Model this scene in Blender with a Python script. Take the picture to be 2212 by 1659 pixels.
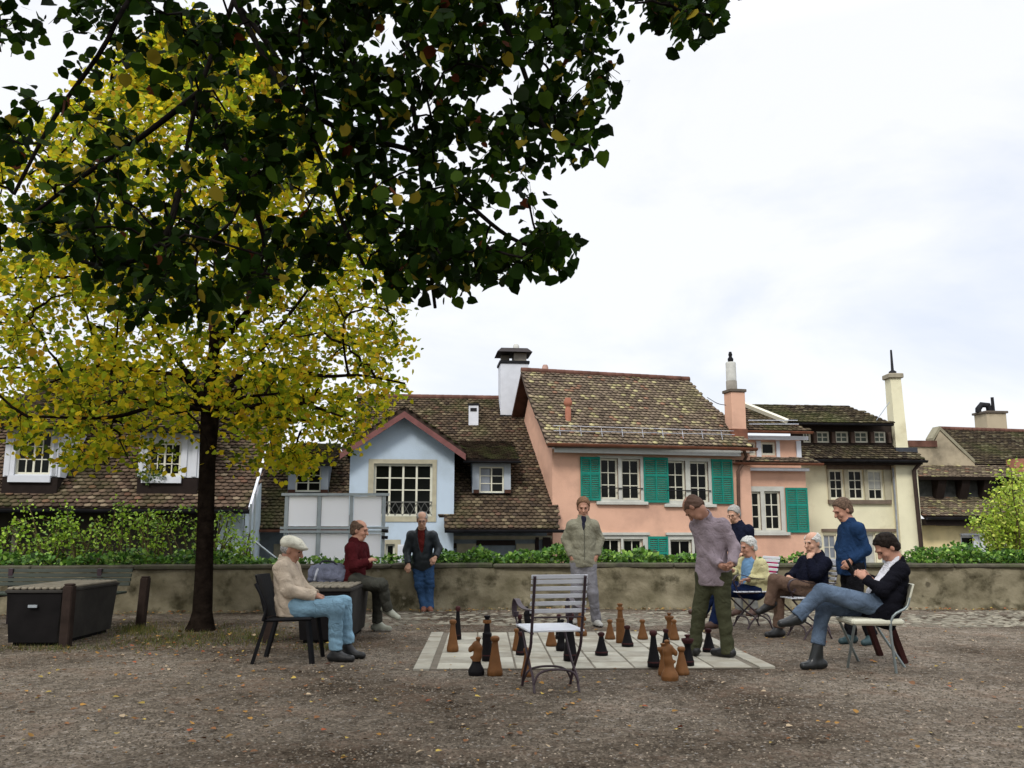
import bpy, math, random
import numpy as np
from mathutils import Vector, Matrix
random.seed(7); rng = np.random.default_rng(7)
for o in list(bpy.data.objects): bpy.data.objects.remove(o)
SC = bpy.context.scene; COL = SC.collection
R = math.radians
# ---------------------------------------------------------------- camera
CAM_H = 1.30; FPX = 1900.0; PITCH = 9.41
cd = bpy.data.cameras.new('camera'); cam = bpy.data.objects.new('camera', cd); COL.objects.link(cam)
cam.location = (0, 0, CAM_H); cam.rotation_euler = (R(90 + PITCH), 0, 0)
cd.sensor_width = 36; cd.lens = 36 * FPX / 2212; cd.clip_end = 3000; cd.clip_start = 0.05
SC.camera = cam
SC.render.resolution_x = 1024; SC.render.resolution_y = 768
# ---------------------------------------------------------------- sky and light
SUN_EL, SUN_AZ = 42, 200          # hazy sun behind the cloud, behind the camera
w = bpy.data.worlds.new('World'); SC.world = w; w.use_nodes = True
nt = w.node_tree; nt.nodes.clear()
N = nt.nodes.new; L = nt.links.new
out = N('ShaderNodeOutputWorld'); bg = N('ShaderNodeBackground'); bg.inputs['Strength'].default_value = 0.1
sky = N('ShaderNodeTexSky'); sky.sky_type = 'NISHITA'; sky.sun_disc = False
sky.sun_elevation = R(SUN_EL); sky.sun_rotation = R(SUN_AZ)
tc = N('ShaderNodeTexCoord'); sx = N('ShaderNodeSeparateXYZ'); L(tc.outputs['Generated'], sx.inputs[0])
mp = N('ShaderNodeMapping'); mp.inputs['Scale'].default_value = (1.0, 1.0, 2.2); L(tc.outputs['Generated'], mp.inputs[0])
nz = N('ShaderNodeTexNoise'); nz.inputs['Scale'].default_value = 2.6; nz.inputs['Detail'].default_value = 6; nz.inputs['Roughness'].default_value = .55
nz.inputs['Distortion'].default_value = .3
L(mp.outputs[0], nz.inputs['Vector'])
cr = N('ShaderNodeValToRGB'); cr.color_ramp.elements[0].position = .33; cr.color_ramp.elements[1].position = .53
cr.color_ramp.elements[0].color = (6.0, 6.4, 7.2, 1); cr.color_ramp.elements[1].color = (7.4, 7.5, 7.75, 1)
L(nz.outputs['Fac'], cr.inputs[0])
# an overcast sky is brighter towards its zenith
mr = N('ShaderNodeMapRange'); mr.inputs['From Min'].default_value = .5; mr.inputs['From Max'].default_value = 1
mr.inputs['To Min'].default_value = 1.0; mr.inputs['To Max'].default_value = 2.6; L(sx.outputs['Z'], mr.inputs['Value'])
vm = N('ShaderNodeVectorMath'); vm.operation = 'SCALE'; L(cr.outputs[0], vm.inputs[0]); L(mr.outputs[0], vm.inputs['Scale'])
mx = N('ShaderNodeMix'); mx.data_type = 'RGBA'; mx.inputs['Factor'].default_value = .93
L(sky.outputs[0], mx.inputs['A']); L(vm.outputs[0], mx.inputs['B'])
L(mx.outputs['Result'], bg.inputs[0]); L(bg.outputs[0], out.inputs[0])
sd = bpy.data.lights.new('sun', 'SUN'); sd.energy = 1.5; sd.angle = R(13); sd.color = (1, .96, .9)
so = bpy.data.objects.new('sun', sd); COL.objects.link(so)
az = R(SUN_AZ); el = R(SUN_EL)
sdir = Vector((math.sin(az) * math.cos(el), math.cos(az) * math.cos(el), math.sin(el)))   # towards the sun
so.rotation_euler = sdir.to_track_quat('Z', 'Y').to_euler(); so.location = (0, -10, 30)
SC.view_settings.view_transform = 'Standard'; SC.view_settings.look = 'None'
SC.view_settings.exposure = 0.48; SC.view_settings.gamma = 1
# ---------------------------------------------------------------- pixel helpers (2212 x 1659 reading of the photograph)
cp, sp = math.cos(R(PITCH)), math.sin(R(PITCH))
def ray(px, py):
    u = (px - 1106) / FPX; v = (829.5 - py) / FPX
    return Vector((u, cp - v * sp, sp + v * cp))
def G(px, py, z=0.0):
    d = ray(px, py); t = (z - CAM_H) / d.z
    return Vector((d.x * t, d.y * t, z))
def at(px, py, Y):
    d = ray(px, py); t = Y / d.y
    return Vector((d.x * t, Y, CAM_H + d.z * t))
def conv(ox, oy, k): return lambda x, y: (ox + k * x, oy + k * y)
c1 = conv(0, 797.6, .2671); c2 = conv(531.7, 738.5, .2671); c3 = conv(1033.9, 738.5, .2671); c4 = conv(1536.1, 738.5, .3055)
L1 = conv(0, 1152, .2404); L2 = conv(531.7, 1093, .2137); L3 = conv(886.2, 1152, .2136); L4 = conv(1211.1, 1063.4, .2672)
L5 = conv(1536.1, 1063.4, .2493); M1 = conv(1093, 1228.9, .1709); M2 = conv(1270.2, 1288, .1469); M3 = conv(1565.6, 1211.1, .2003)
M6 = conv(1831.5, 886.2, .2670); VW = conv(0, 0, 1)
# ---------------------------------------------------------------- materials
MATS = {}
def mat(name, col, rough=.8, var=.15, scale=6, bump=0.0, bscale=None, spec=.07, metal=0, col2=None, stain=None, stain_scale=1.2, detail=5, stain_pos=(.5, .7)):
    if name in MATS: return MATS[name]
    m = bpy.data.materials.new(name); m.use_nodes = True; MATS[name] = m
    t = m.node_tree; n = t.nodes.new; l = t.links.new; b = t.nodes['Principled BSDF']
    b.inputs['Roughness'].default_value = rough; b.inputs['Specular IOR Level'].default_value = spec; b.inputs['Metallic'].default_value = metal
    co = n('ShaderNodeTexCoord')
    a = col; c = col2 if col2 else tuple(min(1, x * (1 + var)) for x in col)
    a2 = col if col2 else tuple(x * (1 - var) for x in col)
    nz = n('ShaderNodeTexNoise'); nz.inputs['Scale'].default_value = scale; nz.inputs['Detail'].default_value = detail
    l(co.outputs['Object'], nz.inputs['Vector'])
    rp = n('ShaderNodeValToRGB'); rp.color_ramp.elements[0].position = .32; rp.color_ramp.elements[1].position = .68
    rp.color_ramp.elements[0].color = (*a2, 1); rp.color_ramp.elements[1].color = (*c, 1); l(nz.outputs['Fac'], rp.inputs[0])
    res = rp.outputs[0]
    if stain:
        n2 = n('ShaderNodeTexNoise'); n2.inputs['Scale'].default_value = stain_scale; n2.inputs['Detail'].default_value = 8; n2.inputs['Roughness'].default_value = .62
        l(co.outputs['Object'], n2.inputs['Vector'])
        r2 = n('ShaderNodeValToRGB'); r2.color_ramp.elements[0].position = stain_pos[0]; r2.color_ramp.elements[1].position = stain_pos[1]; l(n2.outputs['Fac'], r2.inputs[0])
        mxx = n('ShaderNodeMix'); mxx.data_type = 'RGBA'; l(r2.outputs[0], mxx.inputs['Factor']); l(res, mxx.inputs['A']); mxx.inputs['B'].default_value = (*stain, 1)
        res = mxx.outputs['Result']
    l(res, b.inputs['Base Color'])
    if bump:
        n3 = n('ShaderNodeTexNoise'); n3.inputs['Scale'].default_value = bscale or scale * 4; n3.inputs['Detail'].default_value = 4; l(co.outputs['Object'], n3.inputs['Vector'])
        bp = n('ShaderNodeBump'); bp.inputs['Strength'].default_value = 1; bp.inputs['Distance'].default_value = bump; l(n3.outputs['Fac'], bp.inputs['Height']); l(bp.outputs[0], b.inputs['Normal'])
    return m
def tint_mat(name, rough=.85, spec=.2, trans=0.0, moss=None, moss_scale=.8, moss_pos=(.52, .68), bump=0):
    """colour per face from the 'tint' attribute"""
    m = bpy.data.materials.new(name); m.use_nodes = True; MATS[name] = m
    t = m.node_tree; n = t.nodes.new; l = t.links.new; b = t.nodes['Principled BSDF']
    b.inputs['Roughness'].default_value = rough; b.inputs['Specular IOR Level'].default_value = spec
    a = n('ShaderNodeAttribute'); a.attribute_name = 'tint'; res = a.outputs['Color']
    if moss:
        co = n('ShaderNodeTexCoord'); n2 = n('ShaderNodeTexNoise'); n2.inputs['Scale'].default_value = moss_scale; n2.inputs['Detail'].default_value = 9; n2.inputs['Roughness'].default_value = .65
        l(co.outputs['Object'], n2.inputs['Vector'])
        r2 = n('ShaderNodeValToRGB'); r2.color_ramp.elements[0].position = moss_pos[0]; r2.color_ramp.elements[1].position = moss_pos[1]; l(n2.outputs['Fac'], r2.inputs[0])
        mm = n('ShaderNodeMath'); mm.operation = 'MULTIPLY'; mm.inputs[1].default_value = .75; l(r2.outputs[0], mm.inputs[0])
        mxx = n('ShaderNodeMix'); mxx.data_type = 'RGBA'; l(mm.outputs[0], mxx.inputs['Factor']); l(res, mxx.inputs['A']); mxx.inputs['B'].default_value = (*moss, 1)
        res = mxx.outputs['Result']
    l(res, b.inputs['Base Color'])
    if trans:
        tr = n('ShaderNodeBsdfTranslucent'); ms = n('ShaderNodeMixShader'); ms.inputs[0].default_value = trans
        l(res, tr.inputs[0]); l(b.outputs[0], ms.inputs[1]); l(tr.outputs[0], ms.inputs[2]); l(ms.outputs[0], t.nodes['Material Output'].inputs[0])
    return m
# ---------------------------------------------------------------- objects
WM = {}
def tag(o, label=None, cat=None, group=None, kind=None):
    if label: o['label'] = label
    if cat: o['category'] = cat
    if group: o['group'] = group
    if kind: o['kind'] = kind
    return o
def thing(name, label, cat, loc=(0, 0, 0), rz=0.0, group=None):
    o = bpy.data.objects.new(name, None); COL.objects.link(o); o.location = loc; o.rotation_euler = (0, 0, rz); o.empty_display_size = .1
    WM[o.name] = Matrix.Translation(Vector(loc)) @ Matrix.Rotation(rz, 4, 'Z')
    return tag(o, label, cat, group)
def link_mesh(name, me, parent=None, loc=None, world=True):
    """verts of me are world coordinates"""
    o = bpy.data.objects.new(name, me); COL.objects.link(o)
    if parent is not None:
        o.parent = parent; W = WM.get(parent.name, Matrix.Identity(4)); WM[o.name] = W
        if world: me.transform(W.inverted())
    elif loc is not None:
        me.transform(Matrix.Translation(-Vector(loc))); o.location = loc; WM[o.name] = Matrix.Translation(Vector(loc))
    return o
def dup(root, loc, rz, label=None, group=None, scale=None):
    r = root.copy(); COL.objects.link(r); r.location = loc; r.rotation_euler = (0, 0, rz)
    if scale: r.scale = scale
    if label: r['label'] = label
    if group: r['group'] = group
    def kids(a, b):
        for ch in [c for c in bpy.data.objects if c.parent == a]:
            c = ch.copy(); COL.objects.link(c); c.parent = b; kids(ch, c)
    kids(root, r)
    WM[r.name] = Matrix.Translation(Vector(loc)) @ Matrix.Rotation(rz, 4, 'Z')
    return r
def arr_mesh(name, V, F, tint=None, mats=(), smooth=False, midx=None):
    """V (n,3); F (m,k) equal-size faces"""
    me = bpy.data.meshes.new(name); V = np.asarray(V, np.float32); F = np.asarray(F, np.int32); m, k = F.shape
    me.vertices.add(len(V)); me.vertices.foreach_set('co', V.ravel())
    me.loops.add(m * k); me.loops.foreach_set('vertex_index', F.ravel())
    me.polygons.add(m); me.polygons.foreach_set('loop_start', np.arange(m, dtype=np.int32) * k)
    me.update(calc_edges=True)
    if smooth: me.polygons.foreach_set('use_smooth', np.ones(m, bool))
    if midx is not None: me.polygons.foreach_set('material_index', np.asarray(midx, np.int32))
    if tint is not None:
        a = me.attributes.new('tint', 'FLOAT_COLOR', 'FACE'); c = np.ones((m, 4), np.float32); c[:, :3] = tint; a.data.foreach_set('color', c.ravel())
    for q in mats: me.materials.append(q)
    return me
class MB:
    def __init__(s): s.v = []; s.f = []; s.mi = []; s.sm = []; s.ti = []; s.cur = 0; s.tc = None
    def face(s, pts, smooth=False):
        b = len(s.v); s.v += [tuple(p) for p in pts]; s.f.append(tuple(range(b, b + len(pts)))); s.mi.append(s.cur); s.sm.append(smooth)
        if s.tc is not None: s.ti.append(s.tc)
    def mesh(s, vs, fs, smooth=False):
        b = len(s.v); s.v += [tuple(p) for p in vs]
        for f in fs:
            s.f.append(tuple(b + i for i in f)); s.mi.append(s.cur); s.sm.append(smooth)
            if s.tc is not None: s.ti.append(s.tc)
    def frame_box(s, o, X, Y, Z, bevel=0):
        """box spanned from o by vectors X,Y,Z (right-handed)"""
        o, X, Y, Z = map(Vector, (o, X, Y, Z))
        if bevel:
            ctr = o + (X + Y + Z) / 2; hx, hy, hz = X.length / 2, Y.length / 2, Z.length / 2; ux, uy, uz = X.normalized(), Y.normalized(), Z.normalized()
            b = min(bevel, hx * .9, hy * .9, hz * .9); ring = []
            vs = []; 
            for (zz, inset) in ((-hz, b), (-hz + b, 0), (hz - b, 0), (hz, b)):
                ax, ay = hx - inset, hy - inset
                pts = [(-ax + b, -ay), (ax - b, -ay), (ax, -ay + b), (ax, ay - b), (ax - b, ay), (-ax + b, ay), (-ax, ay - b), (-ax, -ay + b)]
                vs += [ctr + ux * p[0] + uy * p[1] + uz * zz for p in pts]
            fs = [tuple(range(7, -1, -1)), tuple(range(24, 32))]
            for r in range(3):
                for i in range(8): j = (i + 1) % 8; fs.append((r * 8 + i, r * 8 + j, r * 8 + 8 + j, r * 8 + 8 + i))
            s.mesh(vs, fs); return s
        v = [o, o + X, o + X + Y, o + Y]; v += [p + Z for p in v]
        s.mesh(v, [(3, 2, 1, 0), (4, 5, 6, 7), (0, 1, 5, 4), (1, 2, 6, 5), (2, 3, 7, 6), (3, 0, 4, 7)]); return s
    def box(s, c, size, rz=0, bevel=0):
        c = Vector(c); a = Vector((math.cos(rz), math.sin(rz), 0)) * size[0]; b = Vector((-math.sin(rz), math.cos(rz), 0)) * size[1]; z = Vector((0, 0, size[2]))
        return s.frame_box(c - a / 2 - b / 2 - z / 2, a, b, z, bevel)
    def beam(s, p, q, wd, ht, up=(0, 0, 1), bevel=0):
        p, q = Vector(p), Vector(q); d = q - p; x = d.cross(Vector(up)); x.normalize(); u = x.cross(d); u.normalize()
        return s.frame_box(p - x * wd / 2 - u * ht / 2, x * wd, d, u * ht, bevel)
    def tube(s, pts, rad, n=6, caps=True, smooth=True):
        pts = [Vector(p) for p in pts]; m = len(pts)
        if not hasattr(rad, '__len__'): rad = [rad] * m
        d = (pts[1] - pts[0]).normalized(); ref = Vector((0, 0, 1)) if abs(d.z) < .9 else Vector((1, 0, 0)); x = d.cross(ref).normalized(); vs = []
        for i in range(m):
            t = (pts[min(i + 1, m - 1)] - pts[max(i - 1, 0)]); t.normalize(); x = (x - t * x.dot(t)); x.normalize(); y = t.cross(x)
            for k in range(n):
                a = 2 * math.pi * k / n; vs.append(pts[i] + (x * math.cos(a) + y * math.sin(a)) * rad[i])
        fs = []
        for i in range(m - 1):
            for k in range(n): j = (k + 1) % n; fs.append((i * n + k, i * n + j, (i + 1) * n + j, (i + 1) * n + k))
        s.mesh(vs, fs, smooth)
        if caps: s.mesh(vs[:n], [tuple(range(n - 1, -1, -1))]); s.mesh(vs[-n:], [tuple(range(n))])
        return s
    def lathe(s, c, prof, n=20, smooth=True, axis=None):
        c = Vector(c); vs = []; m = len(prof)
        for (r, z) in prof:
            for k in range(n): a = 2 * math.pi * k / n; vs.append(c + Vector((r * math.cos(a), r * math.sin(a), z)))
        fs = []
        for i in range(m - 1):
            for k in range(n): j = (k + 1) % n; fs.append((i * n + k, i * n + j, (i + 1) * n + j, (i + 1) * n + k))
        s.mesh(vs, fs, smooth); s.mesh(vs[:n], [tuple(range(n - 1, -1, -1))]); s.mesh(vs[-n:], [tuple(range(n))]); return s
    def prism(s, poly, ext):
        """poly: 3-D points (planar), ext: vector"""
        poly = [Vector(p) for p in poly]; e = Vector(ext); n = len(poly); vs = poly + [p + e for p in poly]
        fs = [tuple(range(n - 1, -1, -1)), tuple(range(n, 2 * n))] + [(i, (i + 1) % n, n + (i + 1) % n, n + i) for i in range(n)]
        nrm = (poly[1] - poly[0]).cross(poly[2] - poly[1])
        if nrm.dot(e) < 0: fs = [f[::-1] for f in fs]
        s.mesh(vs, fs); return s
    def build(s, name, mats, parent=None, loc=None):
        me = bpy.data.meshes.new(name); me.from_pydata(s.v, [], s.f)
        if not isinstance(mats, (list, tuple)): mats = [mats]
        for q in mats: me.materials.append(q)
        me.polygons.foreach_set('material_index', s.mi); me.polygons.foreach_set('use_smooth', s.sm)
        if s.ti:
            a = me.attributes.new('tint', 'FLOAT_COLOR', 'FACE'); c = np.ones((len(s.f), 4), np.float32); c[:, :3] = s.ti; a.data.foreach_set('color', c.ravel())
        me.update(); return link_mesh(name, me, parent, loc)
def each(name, mt, parent, fns):
    """every separate piece an object of its own"""
    for fn in fns: m = MB(); fn(m); m.build(name, mt, parent)
def bez(pts, n=8):
    """catmull-rom through points"""
    P = [Vector(p) for p in pts]; P = [P[0] * 2 - P[1]] + P + [P[-1] * 2 - P[-2]]; o = []
    for i in range(1, len(P) - 2):
        for k in range(n):
            t = k / n; a, b, c, d = P[i - 1], P[i], P[i + 1], P[i + 2]
            o.append(.5 * ((2 * b) + (c - a) * t + (2 * a - 5 * b + 4 * c - d) * t * t + (3 * b - a - 3 * c + d) * t ** 3))
    o.append(P[-2]); return o
# ================================================================ ground
def ground_mat():
    m = bpy.data.materials.new('gravel'); m.use_nodes = True; t = m.node_tree; n = t.nodes.new; l = t.links.new; b = t.nodes['Principled BSDF']
    b.inputs['Roughness'].default_value = .9; b.inputs['Specular IOR Level'].default_value = .03
    co = n('ShaderNodeTexCoord')
    def noise(sc, det=4, r=.5):
        q = n('ShaderNodeTexNoise'); q.inputs['Scale'].default_value = sc; q.inputs['Detail'].default_value = det; q.inputs['Roughness'].default_value = r; l(co.outputs['Object'], q.inputs['Vector']); return q
    def ramp(src, p0, c0, p1, c1_):
        q = n('ShaderNodeValToRGB'); q.color_ramp.elements[0].position = p0; q.color_ramp.elements[1].position = p1; q.color_ramp.elements[0].color = (*c0, 1); q.color_ramp.elements[1].color = (*c1_, 1); l(src, q.inputs[0]); return q
    def mix(f, a, b_, mode='MIX'):
        q = n('ShaderNodeMix'); q.data_type = 'RGBA'; q.blend_type = mode
        if isinstance(f, float): q.inputs['Factor'].default_value = f
        else: l(f, q.inputs['Factor'])
        l(a, q.inputs['A'])
        if isinstance(b_, tuple): q.inputs['B'].default_value = (*b_, 1)
        else: l(b_, q.inputs['B'])
        return q.outputs['Result']
    big = ramp(noise(.42, 6, .62).outputs['Fac'], .40, (.070, .056, .042), .60, (.215, .192, .160))
    med = ramp(noise(9, 6, .65).outputs['Fac'], .35, (.5, .47, .44), .68, (1.25, 1.22, 1.2))
    c = mix(1.0, big.outputs[0], med.outputs[0], 'MULTIPLY')
    vo = n('ShaderNodeTexVoronoi'); vo.inputs['Scale'].default_value = 55; l(co.outputs['Object'], vo.inputs['Vector'])
    sep = n('ShaderNodeSeparateColor'); l(vo.outputs['Color'], sep.inputs[0])
    st = ramp(sep.outputs[0], .05, (.55, .53, .50), .95, (1.45, 1.42, 1.38))
    c = mix(.85, c, st.outputs[0], 'MULTIPLY')
    sp_ = ramp(sep.outputs[1], .95, (0, 0, 0), .98, (.7, .7, .7)); c = mix(sp_.outputs[0], c, (.30, .28, .25))
    rd = ramp(noise(1.7, 6, .7).outputs['Fac'], .5, (0, 0, 0), .72, (.6, .6, .6)); c = mix(rd.outputs[0], c, (.14, .085, .055))
    l(c, b.inputs['Base Color'])
    bp = n('ShaderNodeBump'); bp.inputs['Distance'].default_value = .012; bp.inputs['Strength'].default_value = 1; l(vo.outputs['Distance'], bp.inputs['Height'])
    b2 = n('ShaderNodeBump'); b2.inputs['Distance'].default_value = .03; l(noise(4, 5).outputs['Fac'], b2.inputs['Height']); l(bp.outputs[0], b2.inputs['Normal']); l(b2.outputs[0], b.inputs['Normal'])
    return m
GRAVEL = ground_mat()
# wall line on the ground, from left to right
WL = [Vector((-60, 11.6, 0)), Vector((-7.7, 14.0, 0)), Vector((1.0, 15.0, 0)), Vector((9.0, 14.9, 0)), Vector((60, 14.2, 0))]
def wall_y(x):
    for a, b in zip(WL, WL[1:]):
        if x <= b.x: return a.y + (b.y - a.y) * (x - a.x) / (b.x - a.x)
    return WL[-1].y
m = MB(); poly = [(-60, -40, 0), (60, -40, 0)] + [(p.x, p.y + .25, 0) for p in reversed(WL)]
m.face(poly)
nx = 120
g = MB()
# gravel terrace as one sheet with a gentle, uneven surface
xs = np.linspace(-60, 60, 241); 
vs = []; fs = []
ts = np.concatenate([np.linspace(0, .65, 8)[:-1], np.linspace(.65, 1, 90)])
for j, t in enumerate(ts):
    for x in xs:
        y = -40 + (wall_y(x) + .25 + 40) * t
        vs.append((x, y, 0))
for j in range(len(ts) - 1):
    for i in range(240): a = j * 241 + i; fs.append((a, a + 1, a + 242, a + 241))
g.mesh(vs, fs, True); tag(g.build('ground', GRAVEL), kind='structure')
# the town's ground, below the terrace
m = MB(); m.face([(-900, 12, -6), (900, 12, -6), (900, 1500, -6), (-900, 1500, -6)])
tag(m.build('lower_ground', mat('town_ground', (.12, .12, .11), .95)), kind='structure')
m = MB(); m.face([(-900, -900, -6.1), (900, -900, -6.1), (900, 12, -6.1), (-900, 12, -6.1)])
tag(m.build('hillside', mat('town_ground', (.12, .12, .11), .95)), kind='structure')
# pale paved strip between board and wall
PAVE = mat('paving_cobbles', (.24, .235, .21), .85, scale=3, col2=(.42, .41, .37), bump=.015, bscale=12, stain=(.20, .18, .15), stain_scale=2.2, stain_pos=(.42, .62))
def cob(x0, x1, n):
    vs = []; tn = []; F = []
    rr = np.random.default_rng(3)
    for i in range(n):
        x = rr.uniform(x0, x1); t = rr.uniform(0, 1) ** .8; y = wall_y(x) - .35 - t * 2.1 - .25 * math.sin(x * 1.3)
        if x < 1.5 and rr.random() < (1.5 - x) / 5: continue
        a = rr.uniform(.035, .08); r0 = rr.uniform(0, 3)
        b = len(vs); k = 7
        vs.append((x, y, .016))
        for j in range(k): an = r0 + j * 2 * math.pi / k; vs.append((x + a * math.cos(an) * rr.uniform(.8, 1.2), y + a * .8 * math.sin(an) * rr.uniform(.8, 1.2), .002))
        c = rr.uniform(.5, 1.25)
        for j in range(k): F.append((b, b + 1 + j, b + 1 + (j + 1) % k)); tn.append((.215 * c, .195 * c, .15 * c))
    return arr_mesh('cobbles', vs, F, tn, [tint_mat('cobble_stone', .95, .05)], smooth=True)
o = link_mesh('cobbles', cob(-3, 14, 3000)); tag(o, 'pale worn cobbles set in the gravel before the wall', 'cobbles', kind='stuff')
# ---------------------------------------------------------------- parapet wall
PLASTER = mat('wall_plaster', (.12, .105, .065), .95, scale=3.2, col2=(.25, .22, .15), bump=.045, bscale=5, stain=(.055, .048, .028), stain_scale=2.6, detail=10, stain_pos=(.50, .64))
COPING = mat('coping_stone', (.05, .046, .035), .95, scale=5, col2=(.10, .092, .066), bump=.015, bscale=14, stain=(.06, .075, .03), stain_scale=2)
def spots(m, sc, r0, col, amount=1.0):
    """scattered dark stones and holes in the plaster"""
    t = m.node_tree; n = t.nodes.new; l = t.links.new; b = t.nodes['Principled BSDF']; co = n('ShaderNodeTexCoord'); src = b.inputs['Base Color'].links[0].from_socket
    nz = n('ShaderNodeTexNoise'); nz.inputs['Scale'].default_value = 6; l(co.outputs['Object'], nz.inputs['Vector']); ad = n('ShaderNodeMix'); ad.data_type = 'RGBA'; ad.inputs['Factor'].default_value = .12; l(co.outputs['Object'], ad.inputs['A']); l(nz.outputs['Color'], ad.inputs['B'])
    vo = n('ShaderNodeTexVoronoi'); vo.inputs['Scale'].default_value = sc; l(ad.outputs['Result'], vo.inputs['Vector']); sep = n('ShaderNodeSeparateColor'); l(vo.outputs['Color'], sep.inputs[0])
    mu = n('ShaderNodeMath'); mu.operation = 'MULTIPLY'; mu.inputs[1].default_value = r0; l(sep.outputs[0], mu.inputs[0]); sb = n('ShaderNodeMath'); sb.operation = 'SUBTRACT'; l(mu.outputs[0], sb.inputs[0]); l(vo.outputs['Distance'], sb.inputs[1])
    rp = n('ShaderNodeValToRGB'); rp.color_ramp.elements[0].position = 0; rp.color_ramp.elements[1].position = .06; rp.color_ramp.elements[1].color = (amount, amount, amount, 1); l(sb.outputs[0], rp.inputs[0])
    mx = n('ShaderNodeMix'); mx.data_type = 'RGBA'; l(rp.outputs[0], mx.inputs['Factor']); l(src, mx.inputs['A']); mx.inputs['B'].default_value = (*col, 1); l(mx.outputs['Result'], b.inputs['Base Color'])
spots(PLASTER, 3.2, .24, (.05, .042, .028), .75); spots(PLASTER, 5.5, .22, (.28, .25, .19), .5)
wt = thing('parapet_wall', 'low rough plastered stone wall with dark coping behind the chess board', 'wall', (0, 15, 0))
def wall_strip():
    V = []; F = []; nxs = 520; nz_ = 16; rr = np.random.default_rng(5)
    X = np.linspace(-40, 40, nxs)
    ph = rr.uniform(0, 6, 8)
    def bumpy(x, z): return .018 * math.sin(x * 2.1 + ph[0] + z * 3) + .012 * math.sin(x * 5.3 + ph[1] - z * 5) + .008 * math.sin(x * 11 + ph[2] + z * 9) + .007 * math.sin(x * 3 + z * 17 + ph[3])
    for k in range(nz_):
        z = -.05 + .73 * k / (nz_ - 1)
        for x in X: V.append((x, wall_y(x) + bumpy(x, z) + rr.uniform(-.006, .006) - (.05 * max(0, .16 - z) / .16) * (1 + math.sin(x * 3.3)), z))
    for k in range(nz_ - 1):
        for i in range(nxs - 1): a = k * nxs + i; F.append((a, a + 1, a + nxs + 1, a + nxs))
    return arr_mesh('wall_face', V, F, None, [PLASTER], smooth=True)
link_mesh('wall_face', wall_strip(), wt)
m = MB()
for a, b in zip(WL, WL[1:]): m.prism([(a.x, a.y + .05, -6), (b.x, b.y + .05, -6), (b.x, b.y + .42, -6), (a.x, a.y + .42, -6)], (0, 0, 6.67))
m.build('wall_core', PLASTER, wt)
m = MB(); x = -40.0; rr = random.Random(4)
while x < 40:
    ln = rr.uniform(1.1, 1.9); x2 = x + ln; y1, y2 = wall_y(x), wall_y(x2); d = rr.uniform(-.012, .012)
    m.frame_box((x, y1 - .05 + d, .672), (ln - .012, (y2 - y1), 0), (0, .52, 0), (0, 0, .075 + rr.uniform(-.008, .008)), bevel=.02); x = x2
m.build('coping', COPING, wt)
# ---------------------------------------------------------------- chess board
bl, br_, tr_, tl = G(890, 1449), G(1678, 1445), G(1515, 1370), G(927, 1369)
BO = bl; bx = (br_ - bl); by = (tl - bl); BW = bx.length; bxu = bx.normalized(); byu = Vector((-bxu.y, bxu.x, 0)); BD = by.dot(byu)
SLAB = mat('pale_slab', (.36, .34, .275), .85, scale=2.5, col2=(.47, .45, .375), bump=.004, bscale=20, stain=(.25, .22, .165), stain_scale=1.7, stain_pos=(.46, .72))
SLAB2 = mat('pale_slab_second', (.29, .275, .225), .85, scale=3, col2=(.40, .38, .315), bump=.004, bscale=20, stain=(.22, .19, .14), stain_scale=1.9, stain_pos=(.46, .72))
bt = thing('chess_board', 'large pale paved chess board set in the gravel with chess pieces on it', 'chess board', BO)
rr = random.Random(9)
def slab(m, u0, u1, v0, v1, z=.018):
    g = .009; m.frame_box(BO + bxu * (u0 + g) + byu * (v0 + g) + Vector((0, 0, -.02 + rr.uniform(-.002, .002))), bxu * (u1 - u0 - 2 * g), byu * (v1 - v0 - 2 * g), Vector((0, 0, z + .02)), bevel=.004)
m = MB(); bw = .17; n = 8; gw = .05
for i in range(n):
    for j in range(n):
        m.cur = (i + j) % 2
        u0 = bw + gw + (BW - 2 * bw - 2 * gw) * i / n; u1 = bw + gw + (BW - 2 * bw - 2 * gw) * (i + 1) / n; v0 = gw * .3 + (BD - gw * .3) * j / n; v1 = gw * .3 + (BD - gw * .3) * (j + 1) / n
        slab(m, u0, u1, v0, v1)
m.build('slabs', [SLAB, SLAB2], bt)
m = MB(); k = 6
for i in range(k): slab(m, 0, bw, BD * i / k, BD * (i + 1) / k, .021)
m.build('border', SLAB2, bt); m = MB()
for i in range(k): slab(m, BW - bw, BW, BD * i / k, BD * (i + 1) / k, .021)
m.build('border', SLAB2, bt)
m = MB(); m.frame_box(BO + Vector((0, 0, .003)) + bxu * .01 + byu * .01, bxu * (BW - .02), byu * (BD - .02), Vector((0, 0, .007)))
m.build('joint_bed', mat('joint_sand', (.16, .14, .11), .95), bt)
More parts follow.
